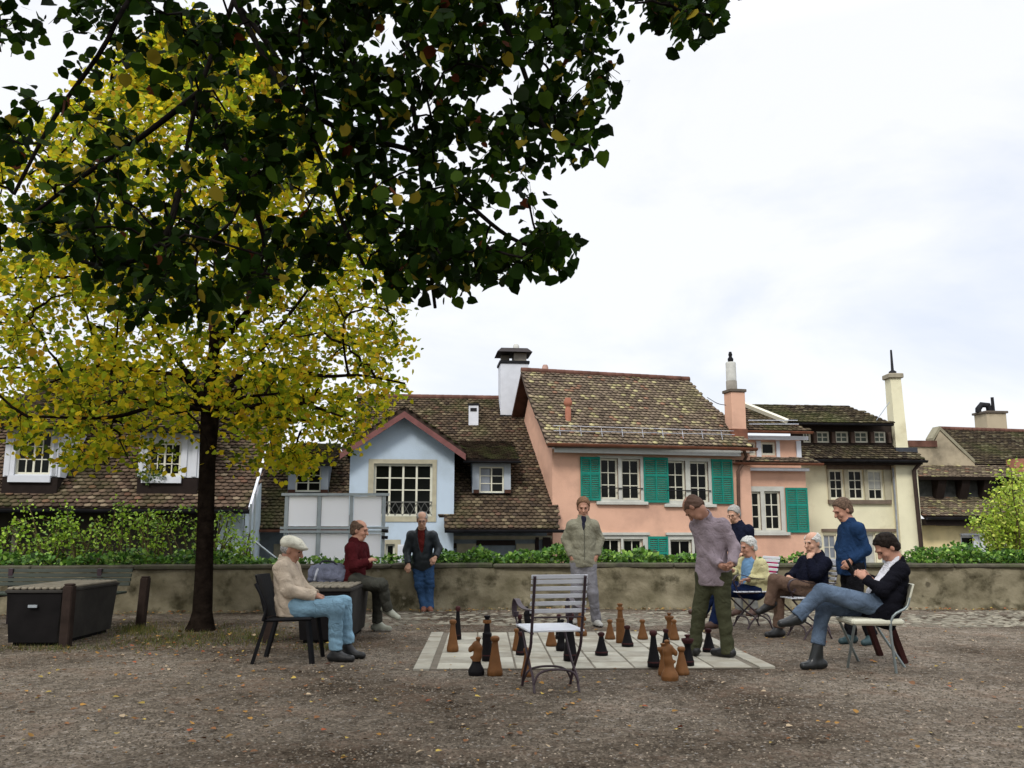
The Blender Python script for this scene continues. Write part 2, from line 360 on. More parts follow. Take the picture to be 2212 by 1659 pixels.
# ================================================================ buildings
class Fac:
    """vertical facade plane: s along it, z up, o outwards (towards the terrace)"""
    def __init__(f, px, Y, ang): f.O = Vector((ray(px, 900).x * Y / ray(px, 900).y, Y, 0)); a = R(ang); f.d = Vector((math.cos(a), math.sin(a), 0)); f.n = Vector((math.sin(a), -math.cos(a), 0))
    def shift(f, o): g = Fac.__new__(Fac); g.O = f.O + f.n * o; g.d = f.d; g.n = f.n; return g
    def pt(f, s, z, o=0): return f.O + f.d * s + f.n * o + Vector((0, 0, z))
    def px(f, p, o=0):
        r = ray(*p); C = Vector((0, 0, CAM_H)); Q = f.O + f.n * o; t = (Q - C).dot(f.n) / r.dot(f.n); h = C + r * t; return ((h - f.O).dot(f.d), h.z)
    def rect(f, cv, x0, y0, x1, y1, o=0):
        a = f.px(cv(x0, (y0 + y1) / 2), o); b = f.px(cv(x1, (y0 + y1) / 2), o); c = f.px(cv((x0 + x1) / 2, y0), o); d = f.px(cv((x0 + x1) / 2, y1), o)
        return a[0], b[0], d[1], c[1]
def fbox(m, F, s0, s1, z0, z1, o0, o1, bevel=0):
    m.frame_box(F.pt(s0, z0, o1), F.d * (s1 - s0), -F.n * (o1 - o0), Vector((0, 0, z1 - z0)), bevel); return m
class Roof:
    def __init__(r, F, ze, oe, pitch): r.F = F; r.ze = ze; r.oe = oe; p = R(pitch); r.c, r.s = math.cos(p), math.sin(p); r.up = (-F.n) * r.c + Vector((0, 0, r.s)); r.nn = F.n * r.s + Vector((0, 0, r.c)); r.O = F.pt(0, ze, oe)
    def pt(r, s, t, h=0): return r.O + r.F.d * s + r.up * t + r.nn * h
    def px(r, p):
        q = ray(*p); C = Vector((0, 0, CAM_H)); t = (r.O - C).dot(r.nn) / q.dot(r.nn); h = C + q * t - r.O; return (h.dot(r.F.d), h.dot(r.up))
    def poly(r, cv, pts): return [r.px(cv(*p)) for p in pts]
def inpoly(x, y, P):
    ins = np.zeros(x.shape, bool); n = len(P)
    for i in range(n):
        x1, y1 = P[i]; x2, y2 = P[(i + 1) % n]
        if y1 == y2: continue
        c = ((y1 > y) != (y2 > y)) & (x < (x2 - x1) * (y - y1) / (y2 - y1) + x1); ins ^= c
    return ins
TILEMATS = {}
PAL_OLD = [((.085, .062, .042), 6), ((.11, .082, .055), 6), ((.06, .045, .034), 3), ((.17, .135, .085), 1.6), ((.11, .068, .048), 1)]
PAL_PINK = [((.18, .14, .10), 6), ((.145, .112, .083), 5), ((.36, .32, .17), 1.5), ((.25, .205, .13), 2.4), ((.23, .135, .09), .6)]
PAL_LEFT = [((.10, .07, .05), 6), ((.13, .09, .064), 5), ((.07, .05, .038), 3), ((.20, .155, .105), 2), ((.15, .085, .058), 1)]
PAL_DARK = [((.07, .055, .038), 5), ((.10, .08, .05), 4), ((.05, .04, .03), 3), ((.16, .14, .09), 1)]
def tiles(RP, P, pal=PAL_OLD, w=.155, ex=.125, seed=1, holes=(), lift=.042):
    rr = np.random.default_rng(seed); S = [p[0] for p in P]; T = [p[1] for p in P]
    s0, s1, t0, t1 = min(S), max(S), min(T), max(T); ns = int((s1 - s0) / w) + 2; ntt = int((t1 - t0) / ex) + 2
    I, J = np.meshgrid(np.arange(ns), np.arange(ntt)); cs = s0 + (I + .5 * (J % 2)) * w; ct = t0 + J * ex
    k = inpoly(cs, ct + ex * .3, P)
    for H in holes: k &= ~inpoly(cs, ct + ex * .3, H)
    cs = cs[k]; ct = ct[k]; n = len(cs)
    if n == 0: return None
    # template in (s,t,h): rounded lower end
    a = w * .485; tp = [(-a, ex * 1.25), (-a, .035), (-a * .72, .009), (-a * .3, 0), (a * .3, 0), (a * .72, .009), (a, .035), (a, ex * 1.25)]
    hh = lambda t: lift - t * (lift - .006) / (ex * 1.25)
    top = np.array([(x, t, hh(t)) for x, t in tp]); bot = top - np.array([0, 0, .030]); V = np.concatenate([top, bot])
    wob = rr.normal(0, 1, (n, 3))
    A = np.repeat(V[None], n, 0); A[:, :, 2] += (wob[:, 0] * .0035)[:, None]; A[:, :, 1] += (wob[:, 1] * .005)[:, None]; A[:, :, 0] += (wob[:, 2] * .003)[:, None]
    A[:, :, 0] += cs[:, None]; A[:, :, 1] += ct[:, None]
    O = np.array(RP.O); W = O + A[..., 0:1] * np.array(RP.F.d) + A[..., 1:2] * np.array(RP.up) + A[..., 2:3] * np.array(RP.nn)
    F4 = [(0, 1, 2, 7), (2, 3, 6, 7), (3, 4, 5, 6)]
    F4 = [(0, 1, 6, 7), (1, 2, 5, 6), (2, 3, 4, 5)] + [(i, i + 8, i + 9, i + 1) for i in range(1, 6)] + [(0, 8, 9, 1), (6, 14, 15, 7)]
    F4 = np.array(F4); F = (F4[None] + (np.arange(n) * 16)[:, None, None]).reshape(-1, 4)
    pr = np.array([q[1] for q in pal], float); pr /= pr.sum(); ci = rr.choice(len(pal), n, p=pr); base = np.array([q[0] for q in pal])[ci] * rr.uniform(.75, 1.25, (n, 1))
    tint = np.repeat(base, len(F4), 0).reshape(n, len(F4), 3); tint[:, 3:] *= .22; tint = tint.reshape(-1, 3)   # edge faces darkened: painted shadow lines between the tile rows
    return W.reshape(-1, 3), F, tint
def roof_part(name, RP, P, parent, pal=PAL_OLD, tm='tile_mossy', thick=.10, under=None, seed=1, holes=(), ex=.125):
    """tiled slope: tiles over a solid slab; one mesh"""
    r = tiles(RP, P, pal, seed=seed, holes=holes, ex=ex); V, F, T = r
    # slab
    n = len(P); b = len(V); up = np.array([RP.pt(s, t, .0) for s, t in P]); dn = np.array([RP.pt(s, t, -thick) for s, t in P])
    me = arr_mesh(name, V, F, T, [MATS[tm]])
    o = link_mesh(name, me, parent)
    if not holes:
        m = MB(); m.prism(list(up), RP.nn * -thick); s = m.build('roof_deck', under or mat('roof_deck_wood', (.05, .035, .028), .9), o)
    return o
tint_mat('tile_mossy', .95, .02, moss=(.07, .085, .028), moss_scale=.55, moss_pos=(.5, .72))
tint_mat('tile_clean', .95, .02, moss=(.12, .12, .05), moss_scale=.9, moss_pos=(.58, .8))
tint_mat('tile_green', .95, .02, moss=(.13, .16, .025), moss_scale=.7, moss_pos=(.44, .6))
GLASS = mat('window_glass', (.005, .006, .005), .12, var=.3, scale=.7, spec=.12)
GLASSB = mat('window_glass_blue', (.20, .22, .25), .2, var=.3, scale=1.5, spec=.3)
CURT = mat('window_curtain', (.42, .42, .38), .8, var=.15, scale=8)
FRW = mat('frame_cream', (.66, .64, .52), .6, var=.06, scale=5)
FRG = mat('frame_grey', (.50, .50, .45), .7, var=.1, scale=4)
STONE = mat('window_stone', (.40, .37, .27), .85, var=.12, scale=5, bump=.003)
def front_wall(m, F, s0, s1, z0, z1, holes, depth=.16):
    ss = sorted(set([s0, s1] + [max(s0, min(s1, h[i])) for h in holes for i in (0, 1)])); zs = sorted(set([z0, z1] + [max(z0, min(z1, h[i])) for h in holes for i in (2, 3)]))
    for a, b in zip(ss, ss[1:]):
        for c, d in zip(zs, zs[1:]):
            if b - a < 1e-4 or d - c < 1e-4: continue
            x, z = (a + b) / 2, (c + d) / 2
            if any(h[0] < x < h[1] and h[2] < z < h[3] for h in holes): continue
            m.face([F.pt(a, c), F.pt(b, c), F.pt(b, d), F.pt(a, d)])
    for (a, b, c, d) in holes:
        p = lambda s, z, o: F.pt(s, z, o)
        m.face([p(a, c, 0), p(a, d, 0), p(a, d, -depth), p(a, c, -depth)][::-1]); m.face([p(b, c, 0), p(b, d, 0), p(b, d, -depth), p(b, c, -depth)])
        m.face([p(a, d, 0), p(b, d, 0), p(b, d, -depth), p(a, d, -depth)][::-1]); m.face([p(a, c, 0), p(b, c, 0), p(b, c, -depth), p(a, c, -depth)])
def window(parent, F, r, cols, rows, o=-.07, fw=.05, mw=.022, frame=None, sashes=1, glass=None, name='window', panes=True, blind=None):
    """r=(s0,s1,z0,z1); window frame with bars, a child pane"""
    s0, s1, z0, z1 = r; frame = frame or FRW; m = MB(); d = .05
    fbox(m, F, s0, s0 + fw, z0, z1, o - d, o); fbox(m, F, s1 - fw, s1, z0, z1, o - d, o); fbox(m, F, s0 + fw, s1 - fw, z0, z0 + fw, o - d, o); fbox(m, F, s0 + fw, s1 - fw, z1 - fw, z1, o - d, o)
    W = s1 - s0 - 2 * fw; nb = []
    for i in range(1, cols):
        x = s0 + fw + W * i / cols; ww = fw * .9 if (sashes > 1 and i % (cols // sashes) == 0) else mw
        fbox(m, F, x - ww / 2, x + ww / 2, z0 + fw, z1 - fw, o - d, o - (.004 if ww > mw else .012))
    for j in range(1, rows):
        z = z0 + fw + (z1 - z0 - 2 * fw) * j / rows; fbox(m, F, s0 + fw, s1 - fw, z - mw / 2, z + mw / 2, o - d + .005, o - .016)
    w_ = m.build(name, frame, parent)
    if panes:
        g = MB(); g.face([F.pt(s0 + .01, z0 + .01, o - .035), F.pt(s1 - .01, z0 + .01, o - .035), F.pt(s1 - .01, z1 - .01, o - .035), F.pt(s0 + .01, z1 - .01, o - .035)]); g.build('pane', glass or GLASS, w_)
    return w_
SHUT = mat('shutter_green', (.018, .205, .155), .6, var=.12, scale=5)
def shutter(parent, F, r, leaves=1):
    s0, s1, z0, z1 = r; m = MB(); n = leaves; wd = (s1 - s0) / n
    for i in range(n):
        a = s0 + wd * i + .004; b = s0 + wd * (i + 1) - .004; fw = .045; mid = (a + b) / 2
        for (p, q) in ((a, a + fw), (mid - .02, mid + .02), (b - fw, b)): fbox(m, F, p, q, z0, z1, .03, .07)
        for z in (z0, (z0 + z1) / 2 + .1, z1 - .07): fbox(m, F, a + fw, b - fw, z, z + .07, .033, .067)
        k = int((z1 - z0) / .055)
        for j in range(k):
            z = z0 + .03 + (z1 - z0 - .06) * j / k
            for p, q in ((a + fw, mid - .02), (mid + .02, b - fw)):
                m.frame_box(F.pt(p, z, .06), F.d * (q - p), -F.n * .022 + Vector((0, 0, .028)), Vector((0, 0, .008)) + F.n * .006)
    return m.build('shutter', SHUT, parent)
COPPER = mat('copper_gutter', (.20, .075, .04), .5, var=.25, scale=4, spec=.5, metal=.3)
DARKM = mat('dark_gutter', (.018, .018, .02), .6, var=.3, scale=4)
def gutter(parent, F, s0, s1, z, o, mt, r=.07, name='gutter'):
    m = MB(); k = 8
    for part in range(1):
        ring = [(math.cos(math.pi * i / k + math.pi) * r, math.sin(math.pi * i / k + math.pi) * r) for i in range(k + 1)]
        ring2 = [(x * .85, y * .85) for x, y in ring[::-1]]; prof = ring + ring2
        poly = [F.pt(s0, z + b, o + a) for a, b in prof]; m.prism(poly, F.d * (s1 - s0))
    return m.build(name, mt, parent)
def shed_dormer(parent, F, RP, rect, o, wallm, eave_over=.22, pitch=18, roofpal=PAL_OLD, tm='tile_mossy', cheek=None, win=None, seed=2, side_over=.15, corbel=None, sill=None, drop=0):
    """box dormer standing in the main slope; rect=(s0,s1,z0,z1) of its front at offset o of F"""
    s0, s1, z0, z1 = rect; D = MB(); Fo = F.shift(o)
    # depth at which the main roof reaches height z
    def back(z): return RP.oe - (z - RP.ze) / RP.s * RP.c      # o of the main slope at height z
    D0 = MB(); ob = back(z1) - .1; 
    holes = [win['r']] if win else []
    front_wall(D0, Fo, s0, s1, z0 - drop, z1, holes, .12)
    d1 = o - ob
    for s, rev in ((s0, False), (s1, True)):
        P = [Fo.pt(s, z0 - drop), Fo.pt(s, z1), Fo.pt(s, z1, -d1), Fo.pt(s, z0 - drop, -max(.1, o - back(z0 - drop)) - .05)]
        D0.face(P if rev is False else P[::-1])
    d = D0.build('dormer', wallm, parent)
    # little roof: pitch less than the main one
    rp = Roof(Fo, z1 + .04, eave_over, pitch)
    # t where it meets main slope
    tt = 0
    while tt < 8:
        p = rp.pt(0, tt); oo = (p - F.O).dot(F.n)
        if p.z - RP.ze < (RP.oe - oo) / RP.c * RP.s: break
        tt += .05
    P = [(s0 - side_over, 0), (s1 + side_over, 0), (s1 + side_over, tt + .1), (s0 - side_over, tt + .1)]
    rf = roof_part('dormer_roof', rp, P, d, roofpal, tm, thick=.12, under=mat('dark_timber', (.022, .016, .014), .8), seed=seed)
    g = gutter(d, Fo, s0 - side_over - .05, s1 + side_over + .05, z1 - .02, eave_over + .06, DARKM, .06)
    if win:
        window(d, Fo, win['r'], win['c'], win['n'], o=-.05, frame=win.get('f'), sashes=win.get('s', 1), name='window', fw=.045, glass=win.get('g'))
    return d
PINK = mat('pink_render', (.66, .40, .285), .9, var=.05, scale=1.5, bump=.004, bscale=30, stain=(.50, .30, .22), stain_scale=1.1, stain_pos=(.48, .75))
BLUE = mat('blue_render', (.46, .55, .64), .9, var=.05, scale=1.5, bump=.003, bscale=30, stain=(.38, .45, .50), stain_scale=1.2, stain_pos=(.5, .75))
CREAM = mat('cream_render', (.72, .68, .48), .9, var=.06, scale=1.5, bump=.004, bscale=30, stain=(.52, .47, .31), stain_scale=1.2, stain_pos=(.55, .8))
YELL = mat('yellow_render', (.72, .60, .34), .9, var=.08, scale=1.2, stain=(.50, .42, .24), stain_scale=1.1, stain_pos=(.5, .75))
BEIGE = mat('beige_render', (.40, .34, .24), .9, var=.1, scale=1.2, stain=(.20, .17, .12), stain_scale=.9, stain_pos=(.55, .72))
TIMB = mat('dark_timber', (.022, .016, .014), .8)
WHITE = mat('white_paint', (.62, .64, .68), .7, var=.05, scale=4)
BROWNW = mat('brown_wood', (.07, .035, .025), .8, var=.2)
RED_B = mat('barge_pink', (.17, .075, .07), .8, var=.15, scale=6)
def house_side(m, F, s, z0, z1, depth, flip=False, extra=None):
    P = [F.pt(s, z0), F.pt(s, z1)] + (extra or []) + [F.pt(s, z1, -depth), F.pt(s, z0, -depth)]
    m.face(P[::-1] if flip else P)
# ---------------------------------------------------------------- PINK HOUSE
F = FP = Fac(1192, 24.6, 14)
s_r = F.px(c3(2205, 1200))[0]; zs = F.px(c3(1400, 912))[1]
hp = thing('pink_house', 'pink rendered house with green shutters and steep mottled tile roof', 'house', F.pt(2.5, -6, 0))
W1 = [F.rect(c3, 983, 942, 1128, 1272), F.rect(c3, 1155, 948, 1308, 1278), F.rect(c3, 1527, 962, 1672, 1288), F.rect(c3, 1708, 968, 1858, 1295)]
LW = [F.rect(L4, 330, 375, 488, 640), F.rect(L4, 505, 378, 665, 640), F.rect(L4, 885, 382, 1062, 640), F.rect(L4, 1080, 384, 1240, 640)]
zt = zs + .35
m = MB(); front_wall(m, F, 0, s_r, -6, zt, W1 + LW)
RPp = Roof(F, F.px(c3(1400, 832), .42)[1], .42, 45)
eav = RPp.pt(0, 0); ridge_t = RPp.px(c3(1000, 262))[1]
zr = RPp.pt(0, ridge_t).z; orr = .42 - ridge_t * RPp.c
vq = lambda i: RPp.pt(VQ[i][0] - .12, VQ[i][1], -.14)
VQ = RPp.poly(c3, [(2010, 618), (1850, 478), (1698, 306)])
m.face([F.pt(s_r, -6), F.pt(s_r, -6, -4.5), F.pt(s_r - 1.2, RPp.ze, -4.5), vq(2), vq(1), vq(0), F.pt(s_r, zt - .12)])
for s, fl in ((0, False),):
    P = [F.pt(s, -6), F.pt(s, zt - .12), F.pt(s, zr - .14, orr), F.pt(s, RPp.ze, orr * 2 - .42 + .5), F.pt(s, -6, orr * 2 + .1)]
    m.face(P if not fl else P[::-1])
m.face([F.pt(0, -6, orr * 2), F.pt(s_r, -6, orr * 2), F.pt(s_r, RPp.ze, orr * 2), F.pt(0, RPp.ze, orr * 2)])
m.build('wall', PINK, hp)
rp_poly = RPp.poly(c3, [(565, 832), (500, 668), (430, 500), (385, 380), (345, 232), (1020, 268), (1698, 306), (1775, 395), (1850, 478), (1930, 545), (2010, 618), (2090, 690), (2205, 845)])
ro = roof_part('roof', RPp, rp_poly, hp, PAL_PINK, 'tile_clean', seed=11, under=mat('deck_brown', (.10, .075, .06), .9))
# rear slope
m = MB(); P = [RPp.pt(rp_poly[4][0], rp_poly[4][1]), RPp.pt(rp_poly[6][0], rp_poly[6][1])]
bk = -F.n * 2.6 + Vector((0, 0, -2.6)); m.prism([P[0], P[1], P[1] + bk, P[0] + bk], Vector((0, 0, -.1))); m.build('rear_roof', BROWNW, hp)
# ridge tiles
m = MB(); a = Vector(RPp.pt(*rp_poly[4])); b = Vector(RPp.pt(*rp_poly[6])); k = 20
for i in range(k):
    p = a.lerp(b, i / k); q = a.lerp(b, (i + 1.08) / k); m.tube([p + Vector((0, 0, .0)), q + Vector((0, 0, .02))], [.10, .085], 8)
m.build('ridge_tiles', mat('ridge_clay', (.12, .06, .045), .9, var=.3, scale=3), hp)
gutter(hp, F, rp_poly[0][0] - .05, rp_poly[-1][0] + .1, RPp.ze - .03, .52, COPPER, .085)
m = MB(); s_a = F.px(c3(615, 900), .3)[0]; s_b = F.px(c3(2120, 900), .3)[0]; fbox(m, F, s_a, s_b, zs - .02, zs + .17, .26, .32); m.build('fascia', mat('fascia_grey', (.50, .52, .50), .7, var=.05), hp)
m = MB(); fbox(m, F, 0, s_r, zs + .1, zs + .13, 0, .3); m.build('soffit', mat('soffit_pale', (.46, .44, .40), .8), hp)
for (x0, y0, x1, y1) in ((962, 922, 1332, 1292), (1508, 938, 1882, 1312)):
    r = F.rect(c3, x0, y0, x1, y1); ws = W1[:2] if x0 < 1200 else W1[2:]; m = MB()
    front_wall(m, F.shift(.035), r[0], r[1], r[2], r[3], ws, .14)
    for s in (r[0], r[1]): m.face([F.pt(s, r[2], 0), F.pt(s, r[2], .035), F.pt(s, r[3], .035), F.pt(s, r[3], 0)])
    sr = m.build('window_surround', FRG, hp); m = MB(); fbox(m, F, r[0] - .06, r[1] + .1, r[2] - .09, r[2], 0, .10, .01); m.build('sill', FRG, sr)
    m = MB(); z = r[2] + .28 * (r[3] - r[2]); fbox(m, F, ws[0][0] - .05, ws[1][1] + .05, z, z + .025, .05, .075); m.build('guard_rail', DARKM, sr)
for r in W1: window(hp, F, r, 2, 3, o=-.06, fw=.055, mw=.025)
for i, (x0, x1) in enumerate(((330, 705), (862, 1250))):
    r = F.rect(L4, x0, 345, x1, 700); m = MB(); front_wall(m, F.shift(.035), r[0], r[1], r[2], r[3], LW[2 * i:2 * i + 2], .14); sr = m.build('window_surround', FRG, hp)
    m = MB(); fbox(m, F, r[0] - .04, r[1] + .04, r[3], r[3] + .07, 0, .09); m.build('lintel', FRG, sr)
for r in LW: window(hp, F, r, 2, 2, o=-.06, fw=.055, mw=.025)
for (x0, y0, x1, y1, n) in ((820, 930, 980, 1283, 1), (1330, 935, 1530, 1300, 1), (1880, 950, 2050, 1310, 1)): shutter(hp, F, F.rect(c3, x0, y0, x1, y1), n)
shutter(hp, F, F.rect(L4, 705, 356, 866, 700))
# downpipe
m = MB(); q = [F.px(c3(*p), .12) for p in ((2140, 930), (2150, 960), (2118, 1010), (2098, 1050), (2100, 1200), (2112, 1659))]
m.tube([F.pt(F.px(c3(2140, 870), .5)[0], F.px(c3(2140, 862), .5)[1], .5), F.pt(q[0][0], q[0][1], .3)] + [F.pt(s, z, .12) for s, z in q[1:]] + [F.pt(q[-1][0], -6, .12)], .05, 8)
m.build('downpipe', mat('pipe_brown', (.10, .06, .045), .6), hp)
# chimney at the right
cpnt = RPp.pt(*RPp.px(c3(2060, 770))); Yc = cpnt.y
def chimney(parent, F, cv, Yc, x0, x1, ytop, ybot, depth, mt, cap=None, capm=None, ang=0, name='chimney', lean=0):
    a = at(*cv(x0, (ytop + ybot) / 2), Yc); b = at(*cv(x1, (ytop + ybot) / 2), Yc); zt = at(*cv((x0 + x1) / 2, ytop), Yc).z; zb = at(*cv((x0 + x1) / 2, ybot), Yc).z
    d = F.d; wd = (b.x - a.x) / max(.3, d.x) * .98; m = MB(); o = Vector((a.x, Yc, zb)); m.frame_box(o, d * wd, -F.n * depth, Vector((lean, 0, zt - zb)), .01); c = m.build(name, mt, parent)
    if cap:
        m = MB(); e = cap; top = o + Vector((lean, 0, zt - zb)); m.frame_box(top - d * e + F.n * e, d * (wd + 2 * e), -F.n * (depth + 2 * e), Vector((0, 0, .09)), .01); m.build('chimney_cap', capm or COPING, c)
    return c, o + Vector((lean, 0, zt - zb)), wd
CAPM = mat('cap_stone', (.12, .10, .08), .9)
c, o, wd = chimney(hp, F, c3, Yc, 2050, 2172, 402, 790, .46, PINK, .04, CAPM)
ctr = o + F.d * (wd / 2 - .08) - F.n * .23 + Vector((0, 0, .09))
m = MB(); m.lathe(ctr, [(.165, 0), (.165, .26), (.15, .27)], 14); m.build('pipe_base', mat('concrete_grey', (.24, .22, .19), .9), c)
z1 = at(*c3(2080, 152), Yc).z - ctr.z; m = MB(); m.lathe(ctr, [(.155, .27), (.155, z1 - .04), (.14, z1)], 14); m.build('flue_pipe', mat('pipe_white', (.5, .5, .46), .7), c)
m = MB(); m.lathe(ctr + Vector((0, 0, z1)), [(.08, 0), (.09, .1), (.05, .16), (.05, .2), (.065, .22), (.04, .32)], 10); m.build('cowl', DARKM, c)
m = MB(); m.frame_box(Vector((o.x - .02, Yc - .03, at(*c3(2080, 800), Yc).z)), F.d * (wd + .05), -F.n * .50, Vector((0, 0, .36))); m.build('flashing', COPPER, c)
# vent on the roof
v = RPp.pt(*RPp.px(c3(724, 632))); m = MB(); m.lathe(v - Vector((0, 0, .1)), [(.085, 0), (.085, .44), (.07, .45), (.07, .5), (.12, .54), (.125, .62), (.09, .70), (.085, .74)], 12); m.build('roof_vent', mat('vent_copper', (.34, .14, .09), .6), hp)
m = MB()
p0 = RPp.px(c3(600, 745)); p1 = RPp.px(c3(2060, 772))
for dt in (0, .1): m.tube([RPp.pt(p0[0], p0[1] + dt, .12 + dt), RPp.pt(p1[0], p1[1] + dt, .10 + dt * .6)], .009, 5)
for i in range(9):
    s = p0[0] + (p1[0] - p0[0]) * (i + .3) / 9.; m.beam(RPp.pt(s, p0[1] - .1, .04), RPp.pt(s, p0[1] + .12, .16), .012, .012)
m.build('snow_guard', mat('steel_bright', (.55, .56, .6), .4, metal=.6), hp)
m = MB(); k = RPp.px(c3(575, 240)); m.lathe(RPp.pt(k[0], k[1]) - F.n * .5 - Vector((0, 0, .5)), [(.1, 0), (.1, .72), (.07, .8)], 10); m.build('clay_pipe', mat('clay_pink', (.42, .27, .22), .9), hp)
m = MB(); m.tube(bez([RPp.pt(*RPp.px(c3(1850, 475))) + Vector((0, 0, .1)), at(*c3(1930, 497), Yc), at(*c3(2000, 512), Yc)], 4), .012, 4); m.build('cable', DARKM, hp)
# ---------------------------------------------------------------- BLUE HOUSE
F = FB = Fac(960, 24.0, 6)
hb = thing('blue_house', 'pale blue house with gabled wing, brown tile roof and small dormers', 'house', F.pt(-2, -6, 0))
RPb = Roof(F, F.px(c2(1900, 1512), .4)[1], .4, 42)
sx_ = lambda cv, x, y, o=0: F.px(cv(x, y), o)[0]
s_wl, s_wr = sx_(c2, 840, 1000), sx_(c2, 1684, 1000); z_ev = F.px(c2(1684, 858))[1]; z_ap = F.px(c2(1275, 575))[1]
big = F.rect(c2, 1030, 985, 1505, 1410)
m = MB(); lw = F.rect(L2, 1408, 385, 1500, 700)
front_wall(m, F, s_wl, s_wr, -6, z_ev, [big, lw], .16)
mid = sx_(c2, 1278, 700); m.face([F.pt(s_wl, z_ev), F.pt(s_wr, z_ev), F.pt(mid, z_ap)])
for s, fl in ((s_wl, False), (s_wr, True)):
    P = [F.pt(s, -6), F.pt(s, z_ev), F.pt(s, z_ev, -4.5), F.pt(s, -6, -4.5)]; m.face(P if not fl else P[::-1])
m.build('wing_wall', BLUE, hb)
# gable roof over the wing: two slopes running back to the main one
zt_ap = F.px(c2(1280, 528), .35)[1]; eL = F.px(c2(762, 862), .35); eR = F.px(c2(1775, 872), .35); ms = sx_(c2, 1280, 600, .35)
def wing_slope(pa, pe, flip):
    """slope from the ridge (pa) down to the eave (pe), running back"""
    class Q: pass
    r = Roof.__new__(Roof); A = F.pt(pa[0], pa[1], .38); E = F.pt(pe[0], pe[1], .38); up = (A - E); Ls = up.length; r.up = up.normalized(); 
    class FF: pass
    r.F = FF(); r.F.d = (-F.n if not flip else F.n); r.nn = r.F.d.cross(r.up); 
    if r.nn.z < 0: r.nn = -r.nn
    r.O = E if not flip else E - F.n * 5.0; return r, Ls
for pe, fl, sd_ in ((eL, True, 21), (eR, False, 22)):
    r, Ls = wing_slope((ms, zt_ap), pe, fl); dd = 5.0
    # cut the back where it sinks in the main roof
    def mz(o): return RPb.ze + (RPb.oe - o) / RPb.c * RPb.s
    ob_r = RPb.oe - (zt_ap - RPb.ze) / RPb.s * RPb.c; ob_e = RPb.oe - (pe[1] - RPb.ze) / RPb.s * RPb.c
    lr, le = .38 - ob_r + .1, .38 - ob_e + .1
    if not fl: P = [(0, 0), (le, 0), (lr, Ls), (0, Ls)]
    else: P = [(5 - le, 0), (5, 0), (5, Ls), (5 - lr, Ls)]
    roof_part('wing_roof', r, P, hb, PAL_OLD, 'tile_mossy', seed=sd_)
m = MB()
for pe in (eL, eR):
    a = F.pt(ms, zt_ap - .12, .40); b = F.pt(pe[0], pe[1] - .12, .40); dz = Vector((0, 0, -.17)); m.prism([a, b, b + dz, a + dz], F.n * .035)
m.build('barge_board', RED_B, hb)
m = MB()
for pe, sgn in ((eL, 1), (eR, -1)):
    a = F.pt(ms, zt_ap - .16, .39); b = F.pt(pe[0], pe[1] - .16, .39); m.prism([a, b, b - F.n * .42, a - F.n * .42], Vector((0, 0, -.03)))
m.build('wing_soffit', mat('soffit_dull_blue', (.30, .34, .38), .8), hb)  # soffit in a duller blue than the wing wall
r = F.rect(c2, 985, 950, 1540, 1455); m = MB(); front_wall(m, F.shift(.02), *r, [big], .05); m.build('window_surround', STONE, hb)
wb = window(hb, F, big, 4, 4, o=-.08, fw=.06, mw=.028, sashes=4)
m = MB(); zr0 = F.px(c2(1300, 1300))[1]
fbox(m, F, big[0], big[1], zr0, zr0 + .03, .0, .025)
for i in range(8):
    a = big[0] + (big[1] - big[0]) * i / 8; b = big[0] + (big[1] - big[0]) * (i + 1) / 8
    for p, q in ((a, b), (b, a)): m.tube([F.pt(p, big[2] + .02, .012), F.pt(q, zr0, .012)], .009, 4)
m.build('window_rail', mat('rail_iron', (.12, .12, .11), .6), hb)
r = F.rect(L2, 1375, 340, 1560, 700); m = MB(); front_wall(m, F.shift(.02), *r, [lw], .05); m.build('window_surround', STONE, hb)
window(hb, F, lw, 1, 1, o=-.08); 
m = MB(); r = F.rect(L2, 1530, 390, 1596, 700); fbox(m, F, r[0], r[1], r[2], r[3], .02, .06)
for j in range(14): z = r[2] + (r[3] - r[2]) * j / 14; fbox(m, F, r[0] + .03, r[1] - .03, z, z + .03, .06, .072)
m.build('white_shutter', WHITE, hb)
# main roof
s_l = sx_(c2, 70, 1500, .4); s_cut = sx_(c3, 600, 1500, .4) + .15
P_main = RPb.poly(c2, [(1605, 1530), (1605, 1375), (1640, 1375), (1640, 900), (895, 900), (895, 445), (2065, 462), (2290, 700)]) + [(s_cut + .0, 0)]
tR = RPb.px(c2(1600, 452))[1]
right_part = [(sx_(c2, 1605, 1525, .4), 0), (s_cut, 0), (s_cut + .2, 2.0), (s_cut - .1, tR), (RPb.px(c2(895, 450))[0], tR), (RPb.px(c2(895, 600))[0], 2.6), (s_wl, 2.6), (s_wl, 2.0), (s_wr - .4, 2.0), (s_wr - .4, .5), (sx_(c2, 1605, 1400, .4), .5)]
# holes under the dormers
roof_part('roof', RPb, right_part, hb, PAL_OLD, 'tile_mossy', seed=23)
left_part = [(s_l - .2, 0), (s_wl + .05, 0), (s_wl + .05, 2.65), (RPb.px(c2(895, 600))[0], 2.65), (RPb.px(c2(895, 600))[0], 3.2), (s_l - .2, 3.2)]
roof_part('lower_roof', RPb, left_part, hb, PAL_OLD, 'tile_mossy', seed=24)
m = MB(); a, b = RPb.pt(right_part[4][0], tR), RPb.pt(right_part[3][0] - .1, tR); k = 22
for i in range(k): m.tube([a.lerp(b, i / k), a.lerp(b, (i + 1.08) / k) + Vector((0, 0, .02))], [.10, .085], 8)
m.build('ridge_tiles', mat('ridge_clay', (.12, .06, .045), .9), hb)
m = MB(); bk = -F.n * 3 + Vector((0, 0, -2.7)); m.prism([a, b, b + bk, a + bk], Vector((0, 0, -.1))); m.build('rear_roof', BROWNW, hb)
